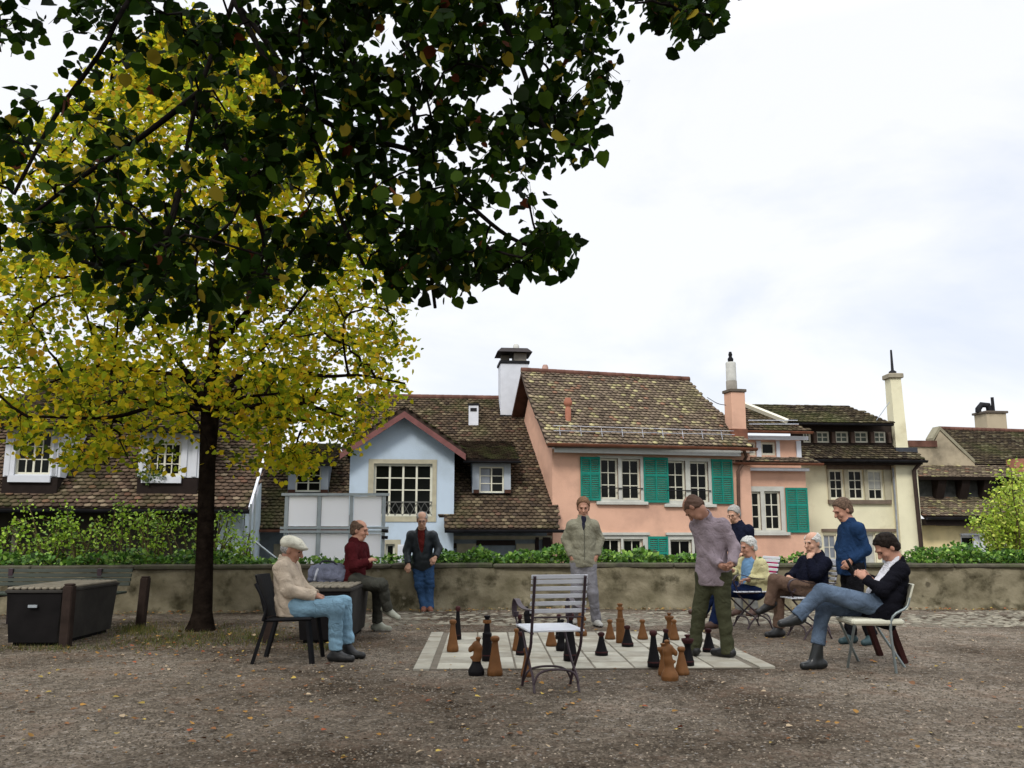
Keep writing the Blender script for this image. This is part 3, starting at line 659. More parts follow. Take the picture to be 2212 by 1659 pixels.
sg0 = sx_(c2, 1605, 1535, .46); gutter(hb, F, sg0, s_cut + .25, RPb.ze - .02, .48, DARKM, .085)
gutter(hb, F, s_l, s_wl, RPb.ze - .02, .48, COPPER, .07)
# walls under the eaves
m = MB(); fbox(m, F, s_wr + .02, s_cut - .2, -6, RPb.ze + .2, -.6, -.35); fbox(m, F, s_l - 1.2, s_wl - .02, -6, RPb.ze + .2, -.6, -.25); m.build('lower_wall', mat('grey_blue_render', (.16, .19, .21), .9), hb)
for q in ((360, 25, 1430, 62), (470, 105, 665, 300), (1070, 105, 1260, 300)): m = MB(); r = F.rect(L3, *q, -.3); fbox(m, F, r[0], r[1], r[2], r[3], -.34, -.28); m.build('beam', mat('timber_pale', (.26, .24, .17), .9), hb)
for q in ((320, 100, 465, 150), (670, 70, 1060, 120), (1265, 40, 1300, 300), (1340, 40, 1420, 300)): m = MB(); r = F.rect(L3, *q, -.3); fbox(m, F, r[0], r[1], r[2], r[3], -.33, -.27); m.build('dark_beam', TIMB, hb)
m = MB(); r = F.rect(L2, 275, 385, 370, 600, -.2); fbox(m, F, r[0], r[1], r[2], r[3], -.25, -.2); m.build('panel', mat('timber_pale', (.26, .24, .17), .9), hb)
# dormers
def dorm(x0, y0, x1, y1, wx0, wy0, wx1, wy1, base_y, c, n, **k):
    bp = RPb.pt(*RPb.px(c2((x0 + x1) / 2, base_y))); o = (bp - F.O).dot(F.n) ; r = F.rect(c2, x0, y0, x1, y1, o); wr = F.rect(c2, wx0, wy0, wx1, wy1, o)
    return shed_dormer(hb, F, RPb, r, o, k.pop('wall', BLUE), win=dict(r=wr, c=c, n=n, s=2, **k.pop('wk', {})), **k), o
GB = mat('dormer_blue_grey', (.38, .42, .46), .8, var=.05)
d1, o1 = dorm(340, 985, 665, 1215, 398, 1005, 606, 1212, 1250, 2, 3, seed=31, wall=GB)
d2, o2 = dorm(1830, 965, 2140, 1222, 1885, 1008, 2086, 1220, 1262, 2, 3, seed=32, wall=GB, side_over=.22)
# blue-white blind in the left casement
m = MB(); r = F.rect(c2, 1895, 1028, 1972, 1205, o2); fbox(m, F, r[0], r[1], r[2], r[3], o2 - .083, o2 - .08); m.build('blind', GLASSB, d2)
for d_, o_, xs in ((d1, o1, ((342, 398), (606, 662))), (d2, o2, ((1838, 1882), (2088, 2138)))):
    for x0, x1 in xs: m = MB(); r = F.rect(c2, x0, 1196, x1, 1224, o_); fbox(m, F, *r, o_, o_ + .12); m.build('corbel', BROWNW, d_)
# white vent on the roof
v = RPb.pt(*RPb.px(c2(1840, 655))); m = MB(); m.box(v + Vector((0, 0, .22)), (.30, .3, .62)); o = m.build('vent_pipe', WHITE, hb); m = MB(); m.box(v + Vector((0, 0, .57)), (.36, .36, .05)); m.box(v + Vector((0, -.16, .40)), (.2, .02, .1)); m.build('vent_cap', DARKM, o)
# white chimney
cq = RPb.pt(*RPb.px(c3(300, 612)))
c, o, wd = chimney(hb, FB, c3, cq.y, 178, 408, 172, 640, .9, mat('white_render', (.60, .62, .66), .9, var=.05), .04, DARKM)
ctr = o + FB.d * wd / 2 - FB.n * .45 + Vector((0, 0, .09))
m = MB(); m.box(ctr + Vector((wd * .22, 0, .14)), (wd * .45, .7, .26), R(6)); m.box(ctr + Vector((-wd * .3, .2, .14)), (wd * .3, .3, .26), R(6)); m.build('chimney_vent', mat('concrete_grey', (.24, .22, .19), .9), c)
m = MB(); h = wd / 2 + .12; q = ctr + Vector((0, 0, .27)); vs = [q + FB.d * x * h + FB.n * y * .6 + Vector((0, 0, 0)) for x, y in ((-1, 1), (1, 1), (1, -1), (-1, -1))] + [q + FB.d * x * h * .75 + FB.n * y * .4 + Vector((0, 0, .16)) for x, y in ((-1, 1), (1, 1), (1, -1), (-1, -1))]
m.mesh(vs, [(3, 2, 1, 0), (4, 5, 6, 7), (0, 1, 5, 4), (1, 2, 6, 5), (2, 3, 7, 6), (3, 0, 4, 7)]); m.build('chimney_hood', mat('hood_dark', (.04, .035, .035), .7), c)
m = MB(); m.lathe(q + Vector((.1, 0, .16)), [(.1, 0), (.1, .14), (.07, .2)], 8); m.build('flue_pipe', mat('pipe_white', (.5, .5, .46), .7), c)
m = MB(); m.frame_box(Vector((o.x - .03, cq.y - .05, cq.z - .12)), FB.d * (wd + .1), -FB.n * 1.0, Vector((0, 0, .2))); m.build('flashing', DARKM, c)
# ---------------------------------------------------------------- LEFT HOUSE
F = FL = Fac(0, 18.6, 10)
hl = thing('brown_roofed_house', 'house at the left with big mossy brown roof and two white dormers', 'house', F.pt(3, -6, 0))
RPl = Roof(F, F.px(c1(1000, 1120), .5)[1], .5, 39)
Pl = RPl.poly(VW, [(532, 1107), (560, 1040), (600, 960), (632, 880), (632, 840), (560, 826), (160, 822), (90, 836), (-60, 900)]); Pl = [(Pl[0][0], 0)] + Pl[1:] + [(RPl.px((-400, 900))[0], Pl[-1][1]), (RPl.px((-400, 1107))[0], 0)]
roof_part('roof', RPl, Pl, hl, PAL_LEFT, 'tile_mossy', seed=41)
s_end = sx_(c1, 1955, 1300); 
m = MB(); fbox(m, F, -6, s_end, -6, RPl.ze + .1, -.5, -.3); m.build('wall', mat('dark_wood_wall', (.05, .045, .035), .9), hl)
m = MB(); s_a = sx_(c1, 1760, 1300); fbox(m, F, s_a, s_end, -6, RPl.ze + .05, -.28, 0)
P = [F.pt(s_end, -6), F.pt(s_end, RPl.ze + .1, 0), RPl.pt(s_end, 4.8, -.14), F.pt(s_end, -6, -5)]; m.face(P[::-1]); m.build('side_wall', mat('pale_blue_wall', (.40, .47, .50), .9), hl)
m = MB(); m.beam(RPl.pt(Pl[0][0] + .06, -.05, -.06), RPl.pt(Pl[0][0] + .25, 3.4, -.06), .05, .26, up=RPl.nn); m.build('verge_board', WHITE, hl)
gutter(hl, F, -6, Pl[0][0] + .1, RPl.ze - .03, .60, DARKM, .09)
m = MB(); r = F.rect(c1, 60, 1280, 105, 1560); fbox(m, F, *r, -.3, -.2); m.build('post', mat('timber_pale', (.26, .24, .17), .9), hl)
def dorm_l(x0, y0, x1, y1, wx0, wy0, wx1, wy1, base_y, **k):
    bp = RPl.pt(*RPl.px(c1((x0 + x1) / 2, base_y))); o = (bp - F.O).dot(F.n) + .05; r = F.rect(c1, x0, y0, x1, y1, o); wr = F.rect(c1, wx0, wy0, wx1, wy1, o)
    d = shed_dormer(hl, F, RPl, r, o, WHITE, win=dict(r=wr, c=4, n=3, s=2), eave_over=.3, pitch=24, side_over=.28, **k)
    m = MB(); fbox(m, F, r[0] + .02, r[1] - .02, r[2] - .42, r[2] - .02, o - .5, o + .06); m.build('dormer_base', TIMB, d)
    m = MB(); fbox(m, F, wr[0] - .08, wr[1] + .05, wr[2] - .17, wr[2] - .03, o, o + .12); m.build('window_box', WHITE, d)
    for s in (r[0] + .03, wr[0] - .1, wr[1] + .03, r[1] - .16): m = MB(); fbox(m, F, s, s + .1, r[2] + .02, r[3] - .02, o, o + .03); m.build('post', WHITE, d)
    return d, o, wr
dl1, ol1, wr1 = dorm_l(40, 470, 500, 870, 130, 500, 415, 850, 985, seed=42)
dl2, ol2, wr2 = dorm_l(1122, 500, 1620, 875, 1195, 592, 1462, 858, 985, seed=43)
def leaf_clump(c, rad, n, col, size=.05, seed=1, flat=1.0):
    rr = np.random.default_rng(seed); p = rr.normal(0, 1, (n, 3)); p /= np.linalg.norm(p, axis=1)[:, None]; p *= (rr.random((n, 1)) ** .4) * np.array([rad[0], rad[1], rad[2]]); return leaf_mesh_arrays(p + np.array(c), size, col, rr)
LEAF_T = np.array([(0, 0, 0), (.40, .16, .06), (.46, .55, .09), (0, 1.08, -.03), (-.46, .55, .09), (-.40, .16, .06)])
LEAF_F = np.array([(0, 1, 2, 3), (0, 3, 4, 5)])
LEAF_T2 = np.array([(0, 0, 0), (.26, -.04, .05), (.50, .26, .10), (.42, .68, .07), (0, 1.08, -.06), (-.42, .68, .07), (-.50, .26, .10), (-.26, -.04, .05), (0, .52, .0)]); LEAF_F2 = np.array([(0, 1, 2, 8), (8, 2, 3, 4), (8, 4, 5, 6), (0, 8, 6, 7)])
def leaf_mesh_arrays(P, size, cols, rr, down=.5, updir=None, tmpl=LEAF_T, tf=None):
    LEAF_F = globals()['LEAF_F'] if tf is None else tf
    """P leaf bases; cols list of ((r,g,b),weight)"""
    n = len(P); d = rr.normal(0, 1, (n, 3)); d[:, 2] = d[:, 2] * .6 - down; d /= np.linalg.norm(d, axis=1)[:, None]
    u = rr.normal(0, 1, (n, 3)); u[:, 2] += .6; x = np.cross(d, u); x /= np.linalg.norm(x, axis=1)[:, None] + 1e-9; nn = np.cross(x, d)
    sz = size * rr.uniform(.65, 1.2, (n, 1, 1)); T = tmpl[None] * sz * np.stack([rr.uniform(.8, 1.1, n), np.ones(n), rr.uniform(-.5, 2.5, n)], 1)[:, None, :]
    V = P[:, None] + T[..., 0:1] * x[:, None] + T[..., 1:2] * d[:, None] + T[..., 2:3] * nn[:, None]
    k = tmpl.shape[0]; F = (LEAF_F[None] + (np.arange(n) * k)[:, None, None]).reshape(-1, 4)
    pr = np.array([c[1] for c in cols], float); pr /= pr.sum(); base = np.array([c[0] for c in cols])[rr.choice(len(cols), n, p=pr)] * rr.uniform(.7, 1.3, (n, 1))
    return V.reshape(-1, 3), F, np.repeat(base, len(LEAF_F), 0)
tint_mat('leaf_ivy', .55, .35, trans=.25)
o = FL.shift(ol2).pt(wr2[0] + .1, wr2[2] - .02, .1)
V_, F_, T_ = leaf_clump(o, (.34, .12, .17), 260, [((.05, .10, .02), 1), ((.1, .16, .03), .5)], .05, 3); oo = link_mesh('window_plant', arr_mesh('window_plant', V_, F_, T_, [MATS['leaf_ivy']]), None, tuple(o)); tag(oo, 'small green plant in the window box of the dormer beside the tree trunk', 'plant')
# ---------------------------------------------------------------- PINK ANNEX
F = FA = Fac(1536 + .3055 * 285, 26.4, 8)
ha = thing('pink_annex', 'narrow pink annex with one green shutter between the pink and cream houses', 'house', F.pt(1.5, -6, 0))
sR = F.px(c4(676, 1100))[0]; aw = [F.rect(c4, 240, 1058, 352, 1332), F.rect(c4, 378, 1056, 492, 1332)]
m = MB(); front_wall(m, F, -.8, sR, -6, F.px(c4(500, 915))[1], aw)
m.face([F.pt(sR, -6), F.pt(sR, -6, -4), F.pt(sR, 4, -4), F.pt(sR, F.px(c4(500, 915))[1])])
o_u = -.35; up_r = F.rect(c4, 200, 692, 628, 825, o_u); uw = F.rect(c4, 352, 708, 456, 802, o_u); uw2 = F.rect(c4, 225, 708, 318, 802, o_u)
Fu = F.shift(o_u); front_wall(m, Fu, up_r[0], up_r[1], up_r[2] - .6, up_r[3], [uw, uw2], .12)
m.face([Fu.pt(up_r[1], up_r[2] - .6), Fu.pt(up_r[1], up_r[2] - .6, -2.4), Fu.pt(up_r[1], up_r[3], -2.4), Fu.pt(up_r[1], up_r[3])])
m.build('wall', PINK, ha)
for r in aw: window(ha, F, r, 2, 3, o=-.05, fw=.06, mw=.028)
for r in (uw, uw2): window(ha, Fu, r, 1, 1, o=-.04, fw=.07)
r = F.rect(c4, 200, 1022, 520, 1345); m = MB(); front_wall(m, F.shift(.03), *r, aw, .1); m.build('window_surround', FRG, ha)
m = MB(); fbox(m, F, r[0], r[1] + .1, r[2] - .09, r[2], 0, .1); m.build('sill', FRG, ha)
for x0, x1 in ((318, 350), (458, 482), (600, 632)): m = MB(); q = F.rect(c4, x0, 700, x1, 818, o_u); fbox(m, Fu, *q, .0, .05); m.build('white_panel', WHITE, ha)
shutter(ha, F, F.rect(c4, 526, 1032, 682, 1348))
rpa = Roof(F, F.px(c4(500, 850), .35)[1], .35, 26); ta_ = rpa.px(c4(450, 822))[1]; P = [(-.8, 0), (sR + .35, 0), (sR + .1, ta_), (-.8, ta_)]
roof_part('lower_roof', rpa, P, ha, PAL_PINK, 'tile_clean', seed=51, thick=.08); gutter(ha, F, -.8, sR + .35, rpa.ze - .03, .45, COPPER, .075)
m = MB(); r = F.rect(c4, 200, 890, 695, 912, .2); fbox(m, F, *r, .12, .2); m.build('fascia', WHITE, ha); m = MB(); r = F.rect(c4, 200, 664, 688, 690, o_u + .3); fbox(m, F, *r, o_u + .22, o_u + .3); m.build('fascia', WHITE, ha)
rpu = Roof(Fu, Fu.px(c4(480, 628), .42)[1], .42, 38); P = rpu.poly(c4, [(150, 632), (706, 628), (610, 590), (535, 582), (255, 470), (150, 470)]); P = [(P[0][0], 0), (P[1][0], 0)] + P[2:]
roof_part('roof', rpu, P, ha, PAL_OLD, 'tile_mossy', seed=52); gutter(ha, Fu, P[0][0], P[1][0], rpu.ze - .02, .5, COPPER, .075)
m = MB(); m.beam(rpu.pt(P[3][0], P[3][1], .1), rpu.pt(P[4][0] - .1, P[4][1] + .1, .1), .12, .12, up=rpu.nn); m.build('verge_board', FRW, ha)
p0 = rpu.px(c4(262, 606)); p1 = rpu.px(c4(612, 606)); m = MB()
for dt in (0, .12): m.tube([rpu.pt(p0[0], p0[1] + dt, .12 + dt * .5), rpu.pt(p1[0], p1[1] + dt, .12 + dt * .5)], .014, 5)
m.build('snow_guard', MATS['steel_bright'], ha)
# ---------------------------------------------------------------- CREAM HOUSE
F = FY = Fac(1536.1 + .3055 * 678, 28.5, 6)
hy = thing('cream_house', 'cream rendered house with dark attic windows and one tall cream chimney', 'house', F.pt(2, -6, 0))
sR = F.px(c4(1440, 1200))[0]; zE = F.px(c4(1000, 862))[1]
yw = [F.rect(c4, 836, 905, 938, 1112), F.rect(c4, 970, 905, 1078, 1115), F.rect(c4, 1108, 908, 1218, 1118)]
yl = [F.rect(c4, 800, 1362, 895, 1700), F.rect(c4, 1090, 1352, 1172, 1700), F.rect(c4, 1205, 1360, 1300, 1700)]
m = MB(); front_wall(m, F, -1.0, sR, -6, zE, yw + yl); m.face([F.pt(sR, -6), F.pt(sR, -6, -5), F.pt(sR, zE, -5), F.pt(sR, zE)]); 
bs = F.px(c4(1332, 1200), .35)[0]; fbox(m, F, bs, sR + .02, -6, zE, .002, .30); m.build('wall', CREAM, hy)
for i, r in enumerate(yw):
    w_ = window(hy, F, r, 2, 3, o=-.05, fw=.06, mw=.028)
    if i == 2: 
        m = MB(); fbox(m, F, r[0] + .07, r[1] - .07, r[2] + (r[3] - r[2]) * .38, r[3] - .06, -.075, -.07); m.build('blind', CURT, w_)
for i, r in enumerate(yl): window(hy, F, r, 2 if i != 1 else 1, 4 if i != 1 else 1, o=-.05, fw=.05, mw=.025, glass=(GLASSB if i != 1 else CURT))
STB = mat('stone_brown', (.17, .13, .10), .9)
each('window_band', STB, hy, [lambda m, q=q: fbox(m, F, *F.rect(c4, *q[:4]), 0, q[4]) for q in ((825, 1118, 1268, 1146, .09), (815, 868, 1275, 903, .05), (780, 1322, 1310, 1342, .07))])
each('mullion', STONE, hy, [lambda m, a=x0, b=x1: fbox(m, F, *F.rect(c4, a, 903, b, 1118), 0, .05) for (x0, x1) in ((822, 835), (940, 968), (1080, 1106), (1220, 1268))])
sp0 = F.px(c4(1292, 1000), .2); m = MB(); a = F.px(c4(1290, 890), .15); b = F.px(c4(1340, 1560), .15); m.tube([F.pt(a[0], a[1], .15), F.pt(b[0], b[1], .15), F.pt(b[0] + .3, -6, .15)], .06, 8); m.build('downpipe', mat('zinc_pipe', (.30, .33, .36), .5), hy)
m = MB(); a = F.px(c4(1424, 865), .4); m.tube([F.pt(a[0] + .25, zE + .1, .6), F.pt(a[0] + .02, a[1] - .2, .42), F.pt(sR + .08, -6, .36)], .065, 8); m.build('dark_downpipe', mat('pipe_dark', (.05, .035, .03), .6), hy)
rpy = Roof(F, F.px(c4(1000, 828), .6)[1], .6, 36); P = rpy.poly(c4, [(650, 828), (1512, 828), (1405, 750), (1300, 722), (610, 722)]); P = [(P[0][0], 0), (P[1][0], 0)] + P[2:]
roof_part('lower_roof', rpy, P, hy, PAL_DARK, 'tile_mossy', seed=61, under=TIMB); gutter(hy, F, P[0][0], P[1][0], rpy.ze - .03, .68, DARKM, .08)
m = MB(); fbox(m, F, 0, P[1][0] - .1, rpy.ze - .16, rpy.ze - .09, 0, .6); m.build('soffit', TIMB, hy)
ta = P[-1][1]; pa = rpy.pt(0, ta); oa = (pa - F.O).dot(F.n) + .1; Fa = F.shift(oa)
r = F.rect(c4, 560, 575, 1278, 722, oa); aws = [F.rect(c4, a, 634, b, 712, oa) for a, b in ((652, 706), (745, 836), (880, 971), (1014, 1110), (1152, 1236))]
m = MB(); front_wall(m, Fa, r[0], r[1], r[2] - .1, r[3], aws, .1); m.face([Fa.pt(r[1], r[2]), Fa.pt(r[1], r[2], -3), Fa.pt(r[1], r[3], -3), Fa.pt(r[1], r[3])]); m.build('attic_wall', mat('attic_timber', (.035, .027, .022), .85), hy)
for q in aws: window(hy, Fa, q, 2, 2, o=-.03, fw=.05, mw=.03, name='attic_window', glass=mat('glass_dull', (.10, .12, .10), .3))
each('attic_post', mat('attic_brown', (.10, .07, .055), .85), hy, [lambda m, a=x0, b=x1: fbox(m, Fa, *F.rect(c4, a, 640, b, 716, oa), 0, .1) for x0, x1 in ((716, 740), (846, 872), (980, 1008), (1118, 1146), (1244, 1262))])
rpt = Roof(Fa, Fa.px(c4(900, 572), .55)[1], .55, 34); P = rpt.poly(c4, [(255, 540), (540, 572), (1290, 572), (970, 457), (540, 447), (250, 445)]); P[1] = (P[1][0], 0); P[2] = (P[2][0], 0)
roof_part('roof', rpt, P, hy, PAL_DARK, 'tile_mossy', seed=62, under=TIMB); gutter(hy, Fa, P[1][0], P[2][0] - .1, rpt.ze - .03, .6, DARKM, .06)
# tall chimney
Yc = (rpy.pt(*rpy.px(c4(1340, 760)))).y - .1
a = at(*c4(1310, 765), Yc); b = at(*c4(1396, 765), Yc); t0 = at(*c4(1272, 250), Yc); t1 = at(*c4(1346, 250), Yc)
m = MB(); dd = Vector((0, .5, 0)); vs = [a, b, b + dd, a + dd, t0 + Vector((0, .05, 0)), t1 + Vector((0, .05, 0)), t1 + dd, t0 + dd]; m.mesh(vs, [(3, 2, 1, 0), (4, 5, 6, 7), (0, 1, 5, 4), (1, 2, 6, 5), (2, 3, 7, 6), (3, 0, 4, 7)])
ch = m.build('chimney', CREAM, hy); m = MB(); m.frame_box(t0 + Vector((-.07, -.03, -.02)), Vector((t1.x - t0.x + .14, 0, 0)), Vector((0, .58, 0)), Vector((0, 0, .16)), .02); m.build('chimney_cap', mat('cap_cream', (.30, .27, .2), .9), ch)
q = (t0 + t1) / 2 + Vector((.0, .25, .12)); m = MB(); m.lathe(q, [(.12, 0), (.13, .1), (.05, .16), (.035, .8), (.03, .85)], 8); m.build('flue_pipe', DARKM, ch)
m = MB(); m.frame_box(a + Vector((-.03, -.06, -.42)), Vector((b.x - a.x + .3, 0, 0)), Vector((0, .6, 0)), Vector((0, 0, .5))); m.build('flashing', mat('lead_dark', (.05, .055, .065), .6), ch)
m = MB(); m.tube([at(*c4(1262, 425), Yc), rpt.pt(*rpt.px(c4(1165, 560)))], .014, 4); m.build('stay_wire', mat('zinc_pipe', (.3, .33, .36), .5), ch)
# ---------------------------------------------------------------- RIGHT HOUSE
F = FR = Fac(1985, 30.5, 6)
hr = thing('yellow_house', 'yellow house at the far right with dark timber band and stacked tiled roofs', 'house', F.pt(4, -6, 0))
m = MB(); w0 = F.rect(M6, 922, 1008, 1098, 1300); w1 = F.rect(M6, 1100, 1098, 1500, 1300); z0_ = F.px(M6(800, 880))[1]
front_wall(m, F, -.4, 9, -6, z0_, [w0, w1], .2); m.build('wall', YELL, hr)
window(hr, F, w0, 1, 1, o=-.1, fw=.10, frame=WHITE); m = MB(); r = F.rect(M6, 1062, 1008, 1098, 1300); fbox(m, F, *r, .0, .12); r = F.rect(M6, 1018, 1020, 1062, 1300); fbox(m, F, *r, -.02, .04); r = F.rect(M6, 905, 996, 1100, 1012); fbox(m, F, *r, 0, .1); r = F.rect(M6, 1100, 1082, 1500, 1098); fbox(m, F, *r, 0, .1); m.build('door_frame', WHITE, hr)
m = MB(); m.face([F.pt(w1[0], w1[2], -.15), F.pt(w1[1], w1[2], -.15), F.pt(w1[1], w1[3], -.15), F.pt(w1[0], w1[3], -.15)]); m.build('window', GLASS, hr)
m = MB(); r = F.rect(M6, 755, 902, 1500, 935, .3); fbox(m, F, *r, 0, .35); m.build('canopy', mat('roofing_grey', (.07, .075, .08), .7), hr)
r1 = Roof(F, F.px(M6(800, 858), .6)[1], .6, 30); t1_ = r1.px(M6(800, 705))[1]; roof_part('lower_roof', r1, [(-.4, 0), (9, 0), (9, t1_), (-.4, t1_)], hr, PAL_PINK, 'tile_mossy', seed=71, under=TIMB); gutter(hr, F, -.4, 9, r1.ze - .03, .68, DARKM, .1)
m = MB(); fbox(m, F, -.4, 9, r1.ze - .3, r1.ze - .08, .0, .58); m.build('eave_board', TIMB, hr)
q = r1.pt(0, t1_); oq = (q - F.O).dot(F.n); Fq = F.shift(oq); zq = q.z; za = F.px(M6(800, 540), oq)[1]; m = MB(); front_wall(m, Fq, -.4, 9, zq - .05, za + .3, []); m.build('timber_band', mat('band_grey', (.055, .058, .055), .85, var=.3), hr)
for x in (680, 870, 1050, 1230): m = MB(); s = F.px(M6(x, 640), oq)[0]; m.prism([Fq.pt(s, za - .1, 0), Fq.pt(s, za - .1, .45), Fq.pt(s, za - .3, .4), Fq.pt(s, za - 1.1, .02)], F.d * .3); m.build('bracket', TIMB, hr)
r2 = Roof(Fq, Fq.px(M6(800, 542), .6)[1], .6, 28); t2_ = r2.px(M6(800, 446))[1]; roof_part('middle_roof', r2, [(-.4, 0), (9, 0), (9, t2_), (-.4, t2_)], hr, PAL_PINK, 'tile_clean', seed=72, under=TIMB)
q = r2.pt(0, t2_); og = (q - F.O).dot(F.n); Fg = F.shift(og)
gp = [F.px(M6(*p), og) for p in ((495, 290), (690, 288), (742, 165), (880, 300), (1025, 430), (1040, 520), (495, 520))]
m = MB(); m.prism([Fg.pt(s, z) for s, z in gp], -F.n * .4); m.build('gable_wall', BEIGE, hr)
m = MB(); a, b = [F.px(M6(*p), og) for p in ((490, 272), (715, 272))]; fbox(m, Fg, a[0], b[0], a[1] - .1, a[1] + .12, -.45, .06); m.build('parapet_tiles', mat('ridge_clay', (.12, .06, .045), .9), hr)
m = MB()
pts = [F.px(M6(*p), og) for p in ((685, 255), (742, 160), (1025, 430))]
for a, b in zip(pts, pts[1:]): A, B = Fg.pt(*a, .03), Fg.pt(*b, .03); m.prism([A, B, B + Vector((0, 0, .14)), A + Vector((0, 0, .14))], -F.n * .45)
m.build('gable_coping', mat('timber_pale', (.26, .24, .17), .9), hr)
r3 = Roof(Fg, gp[4][1] - .15, .05, 34); P = r3.poly(M6, [(1030, 440), (742, 152), (1425, 175), (1700, 184), (1700, 440)]); m = None
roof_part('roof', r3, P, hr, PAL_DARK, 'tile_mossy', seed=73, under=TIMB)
a, b = Vector(r3.pt(*P[1])), Vector(r3.pt(*P[3])); m = MB(); k = 26
for i in range(k): m.tube([a.lerp(b, i / k), a.lerp(b, (i + 1.08) / k) + Vector((0, 0, .02))], [.11, .09], 8)
m.build('ridge_tiles', mat('ridge_clay', (.12, .06, .045), .9), hr)
Yc = r3.pt(*r3.px(M6(1220, 172))).y + .3
c, o, wd = chimney(hr, FR, M6, Yc, 1132, 1305, 22, 260, .8, BEIGE, .06, CAPM)
ctr = o + FR.d * wd / 2 - FR.n * .4 + Vector((0, 0, .09)); m = MB(); m.tube([ctr + Vector((-.45, 0, 0)), ctr + Vector((-.45, 0, .12)), ctr + Vector((-.3, 0, .3)), ctr + Vector((-.05, 0, .28)), ctr + Vector((0, 0, .05))], .12, 8); m.lathe(ctr + Vector((.15, 0, 0)), [(.07, 0), (.06, .6)], 8); m.build('flue_pipe', DARKM, c)
m = MB(); r = F.rect(M6, 1345, 395, 1600, 520, og + .4); fbox(m, F, *r, og, og + .5); m.build('brick_stack', mat('brick_pink', (.33, .15, .10), .9), hr)
# ================================================================ greenery
IVYC = [((.055, .14, .018), 4), ((.12, .25, .03), 4), ((.24, .38, .07), 2), ((.03, .07, .015), 2)]
def ivy_band(name, label, segs, seed, size=.075, cat='ivy'):
    rr = np.random.default_rng(seed); P = []
    for (px0, px1, ztop, n) in segs:
        x0 = at(px0, 1215, 15.1).x; x1 = at(px1, 1215, 15.1).x
        x = rr.uniform(x0, x1, n); hump = .5 + .5 * np.sin(x * 3.1 + seed) * np.sin(x * 1.3 + 1) ; f = rr.random(n) ** .8
        z = .66 + f * (ztop - .66) * (.55 + .45 * hump + .15 * np.sin(x * 9)); y = np.array([wall_y(a) for a in x]) + .22 + rr.uniform(0, .75, n) - .0 * f
        P.append(np.stack([x, y, z], 1))
    P = np.concatenate(P); V, F, T = leaf_mesh_arrays(P, size, IVYC, rr, down=-.1)
    o = link_mesh(name, arr_mesh(name, V, F, T, [MATS['leaf_ivy']])); return tag(o, label, cat, kind='stuff')
ivy_band('ivy', 'glossy green ivy spilling along the top of the stone wall', [(560, 960, .88, 900), (940, 1235, 1.02, 2200), (1225, 1520, .98, 1800), (1690, 1760, .88, 150), (-100, 560, .98, 2600), (1520, 1700, .85, 300)], 5)
ivy_band('hedge', 'rounded low green hedge behind the wall at the far right', [(1985, 2500, 1.03, 5200)], 6, .06, 'hedge')
def plant_stems(name, label, cat, base, stems, leafcols, size, seed, per=14, woodm=None, mat_='leaf_ivy', group=None, spread=.09):
    rr = np.random.default_rng(seed); m = MB(); P = []
    for pts in stems:
        c = bez(pts, 6); r0 = .012 if len(pts) < 4 else .02; m.tube(c, list(np.linspace(r0, .004, len(c))), 5)
        for q in c[2:]:
            for _ in range(per): P.append(np.array(q) + rr.normal(0, spread, 3))
    t = thing(name, label, cat, base, group=group); m.build('stems', woodm or mat('stem_brown', (.10, .08, .04), .9), t)
    V, F, T = leaf_mesh_arrays(np.array(P), size, leafcols, rr, down=.1); link_mesh('foliage', arr_mesh('foliage', V, F, T, [MATS[mat_]]), t); return t
# climbing shrub at the left
rr = random.Random(12); stems = []
for i in range(80):
    px = rr.uniform(-60, 545); x = at(px, 1200, 15.2).x; y = wall_y(x) + rr.uniform(.45, 1.3); top = 1090 + abs(px - 330) * .06 + rr.uniform(0, 85) + (40 if px < 60 else 0) + (35 if px > 500 else 0)
    p = at(px, top, y); dx = rr.uniform(-.5, .5); stems.append([(x - dx, y, .5), (x - dx * .5, y, .5 + (p.z - .5) * .55), (x, y - .1, p.z), (x + dx * .5, y - .25, p.z - rr.uniform(-.12, .2))])
plant_stems('climbing_shrub', 'tall loose bright green shrub behind the wall at the left', 'shrub', (-6, 15.2, .5), stems, [((.20, .34, .02), 4), ((.32, .46, .04), 4), ((.09, .18, .015), 2)], .052, 21, per=3, spread=.07)
# yellow-green young tree at the right edge
rr = random.Random(3); stems = []; b0 = Vector((at(2195, 1200, 16).x, 16.0, .3))
tips = [(2140, 1105), (2150, 1060), (2165, 1030), (2185, 1012), (2205, 1020), (2225, 1060), (2240, 1100), (2120, 1140), (2105, 1125), (2160, 1130), (2200, 1080), (2180, 1120), (2235, 1140), (2150, 1165), (2260, 1040), (2210, 1150), (2175, 1070), (2135, 1080), (2196, 1046), (2120, 1118)]
for px, py in tips:
    q = at(px, py, 16 + rr.uniform(-.6, .6)); stems.append([b0, b0.lerp(q, .4) + Vector((rr.uniform(-.1, .1), 0, .1)), b0.lerp(q, .75) + Vector((0, 0, .06)), q])
plant_stems('young_tree', 'small yellow green tree rising above the hedge at the right edge', 'tree', tuple(b0), stems, [((.38, .48, .05), 4), ((.26, .38, .045), 3), ((.50, .54, .10), 2)], .055, 22, per=14, spread=.095)
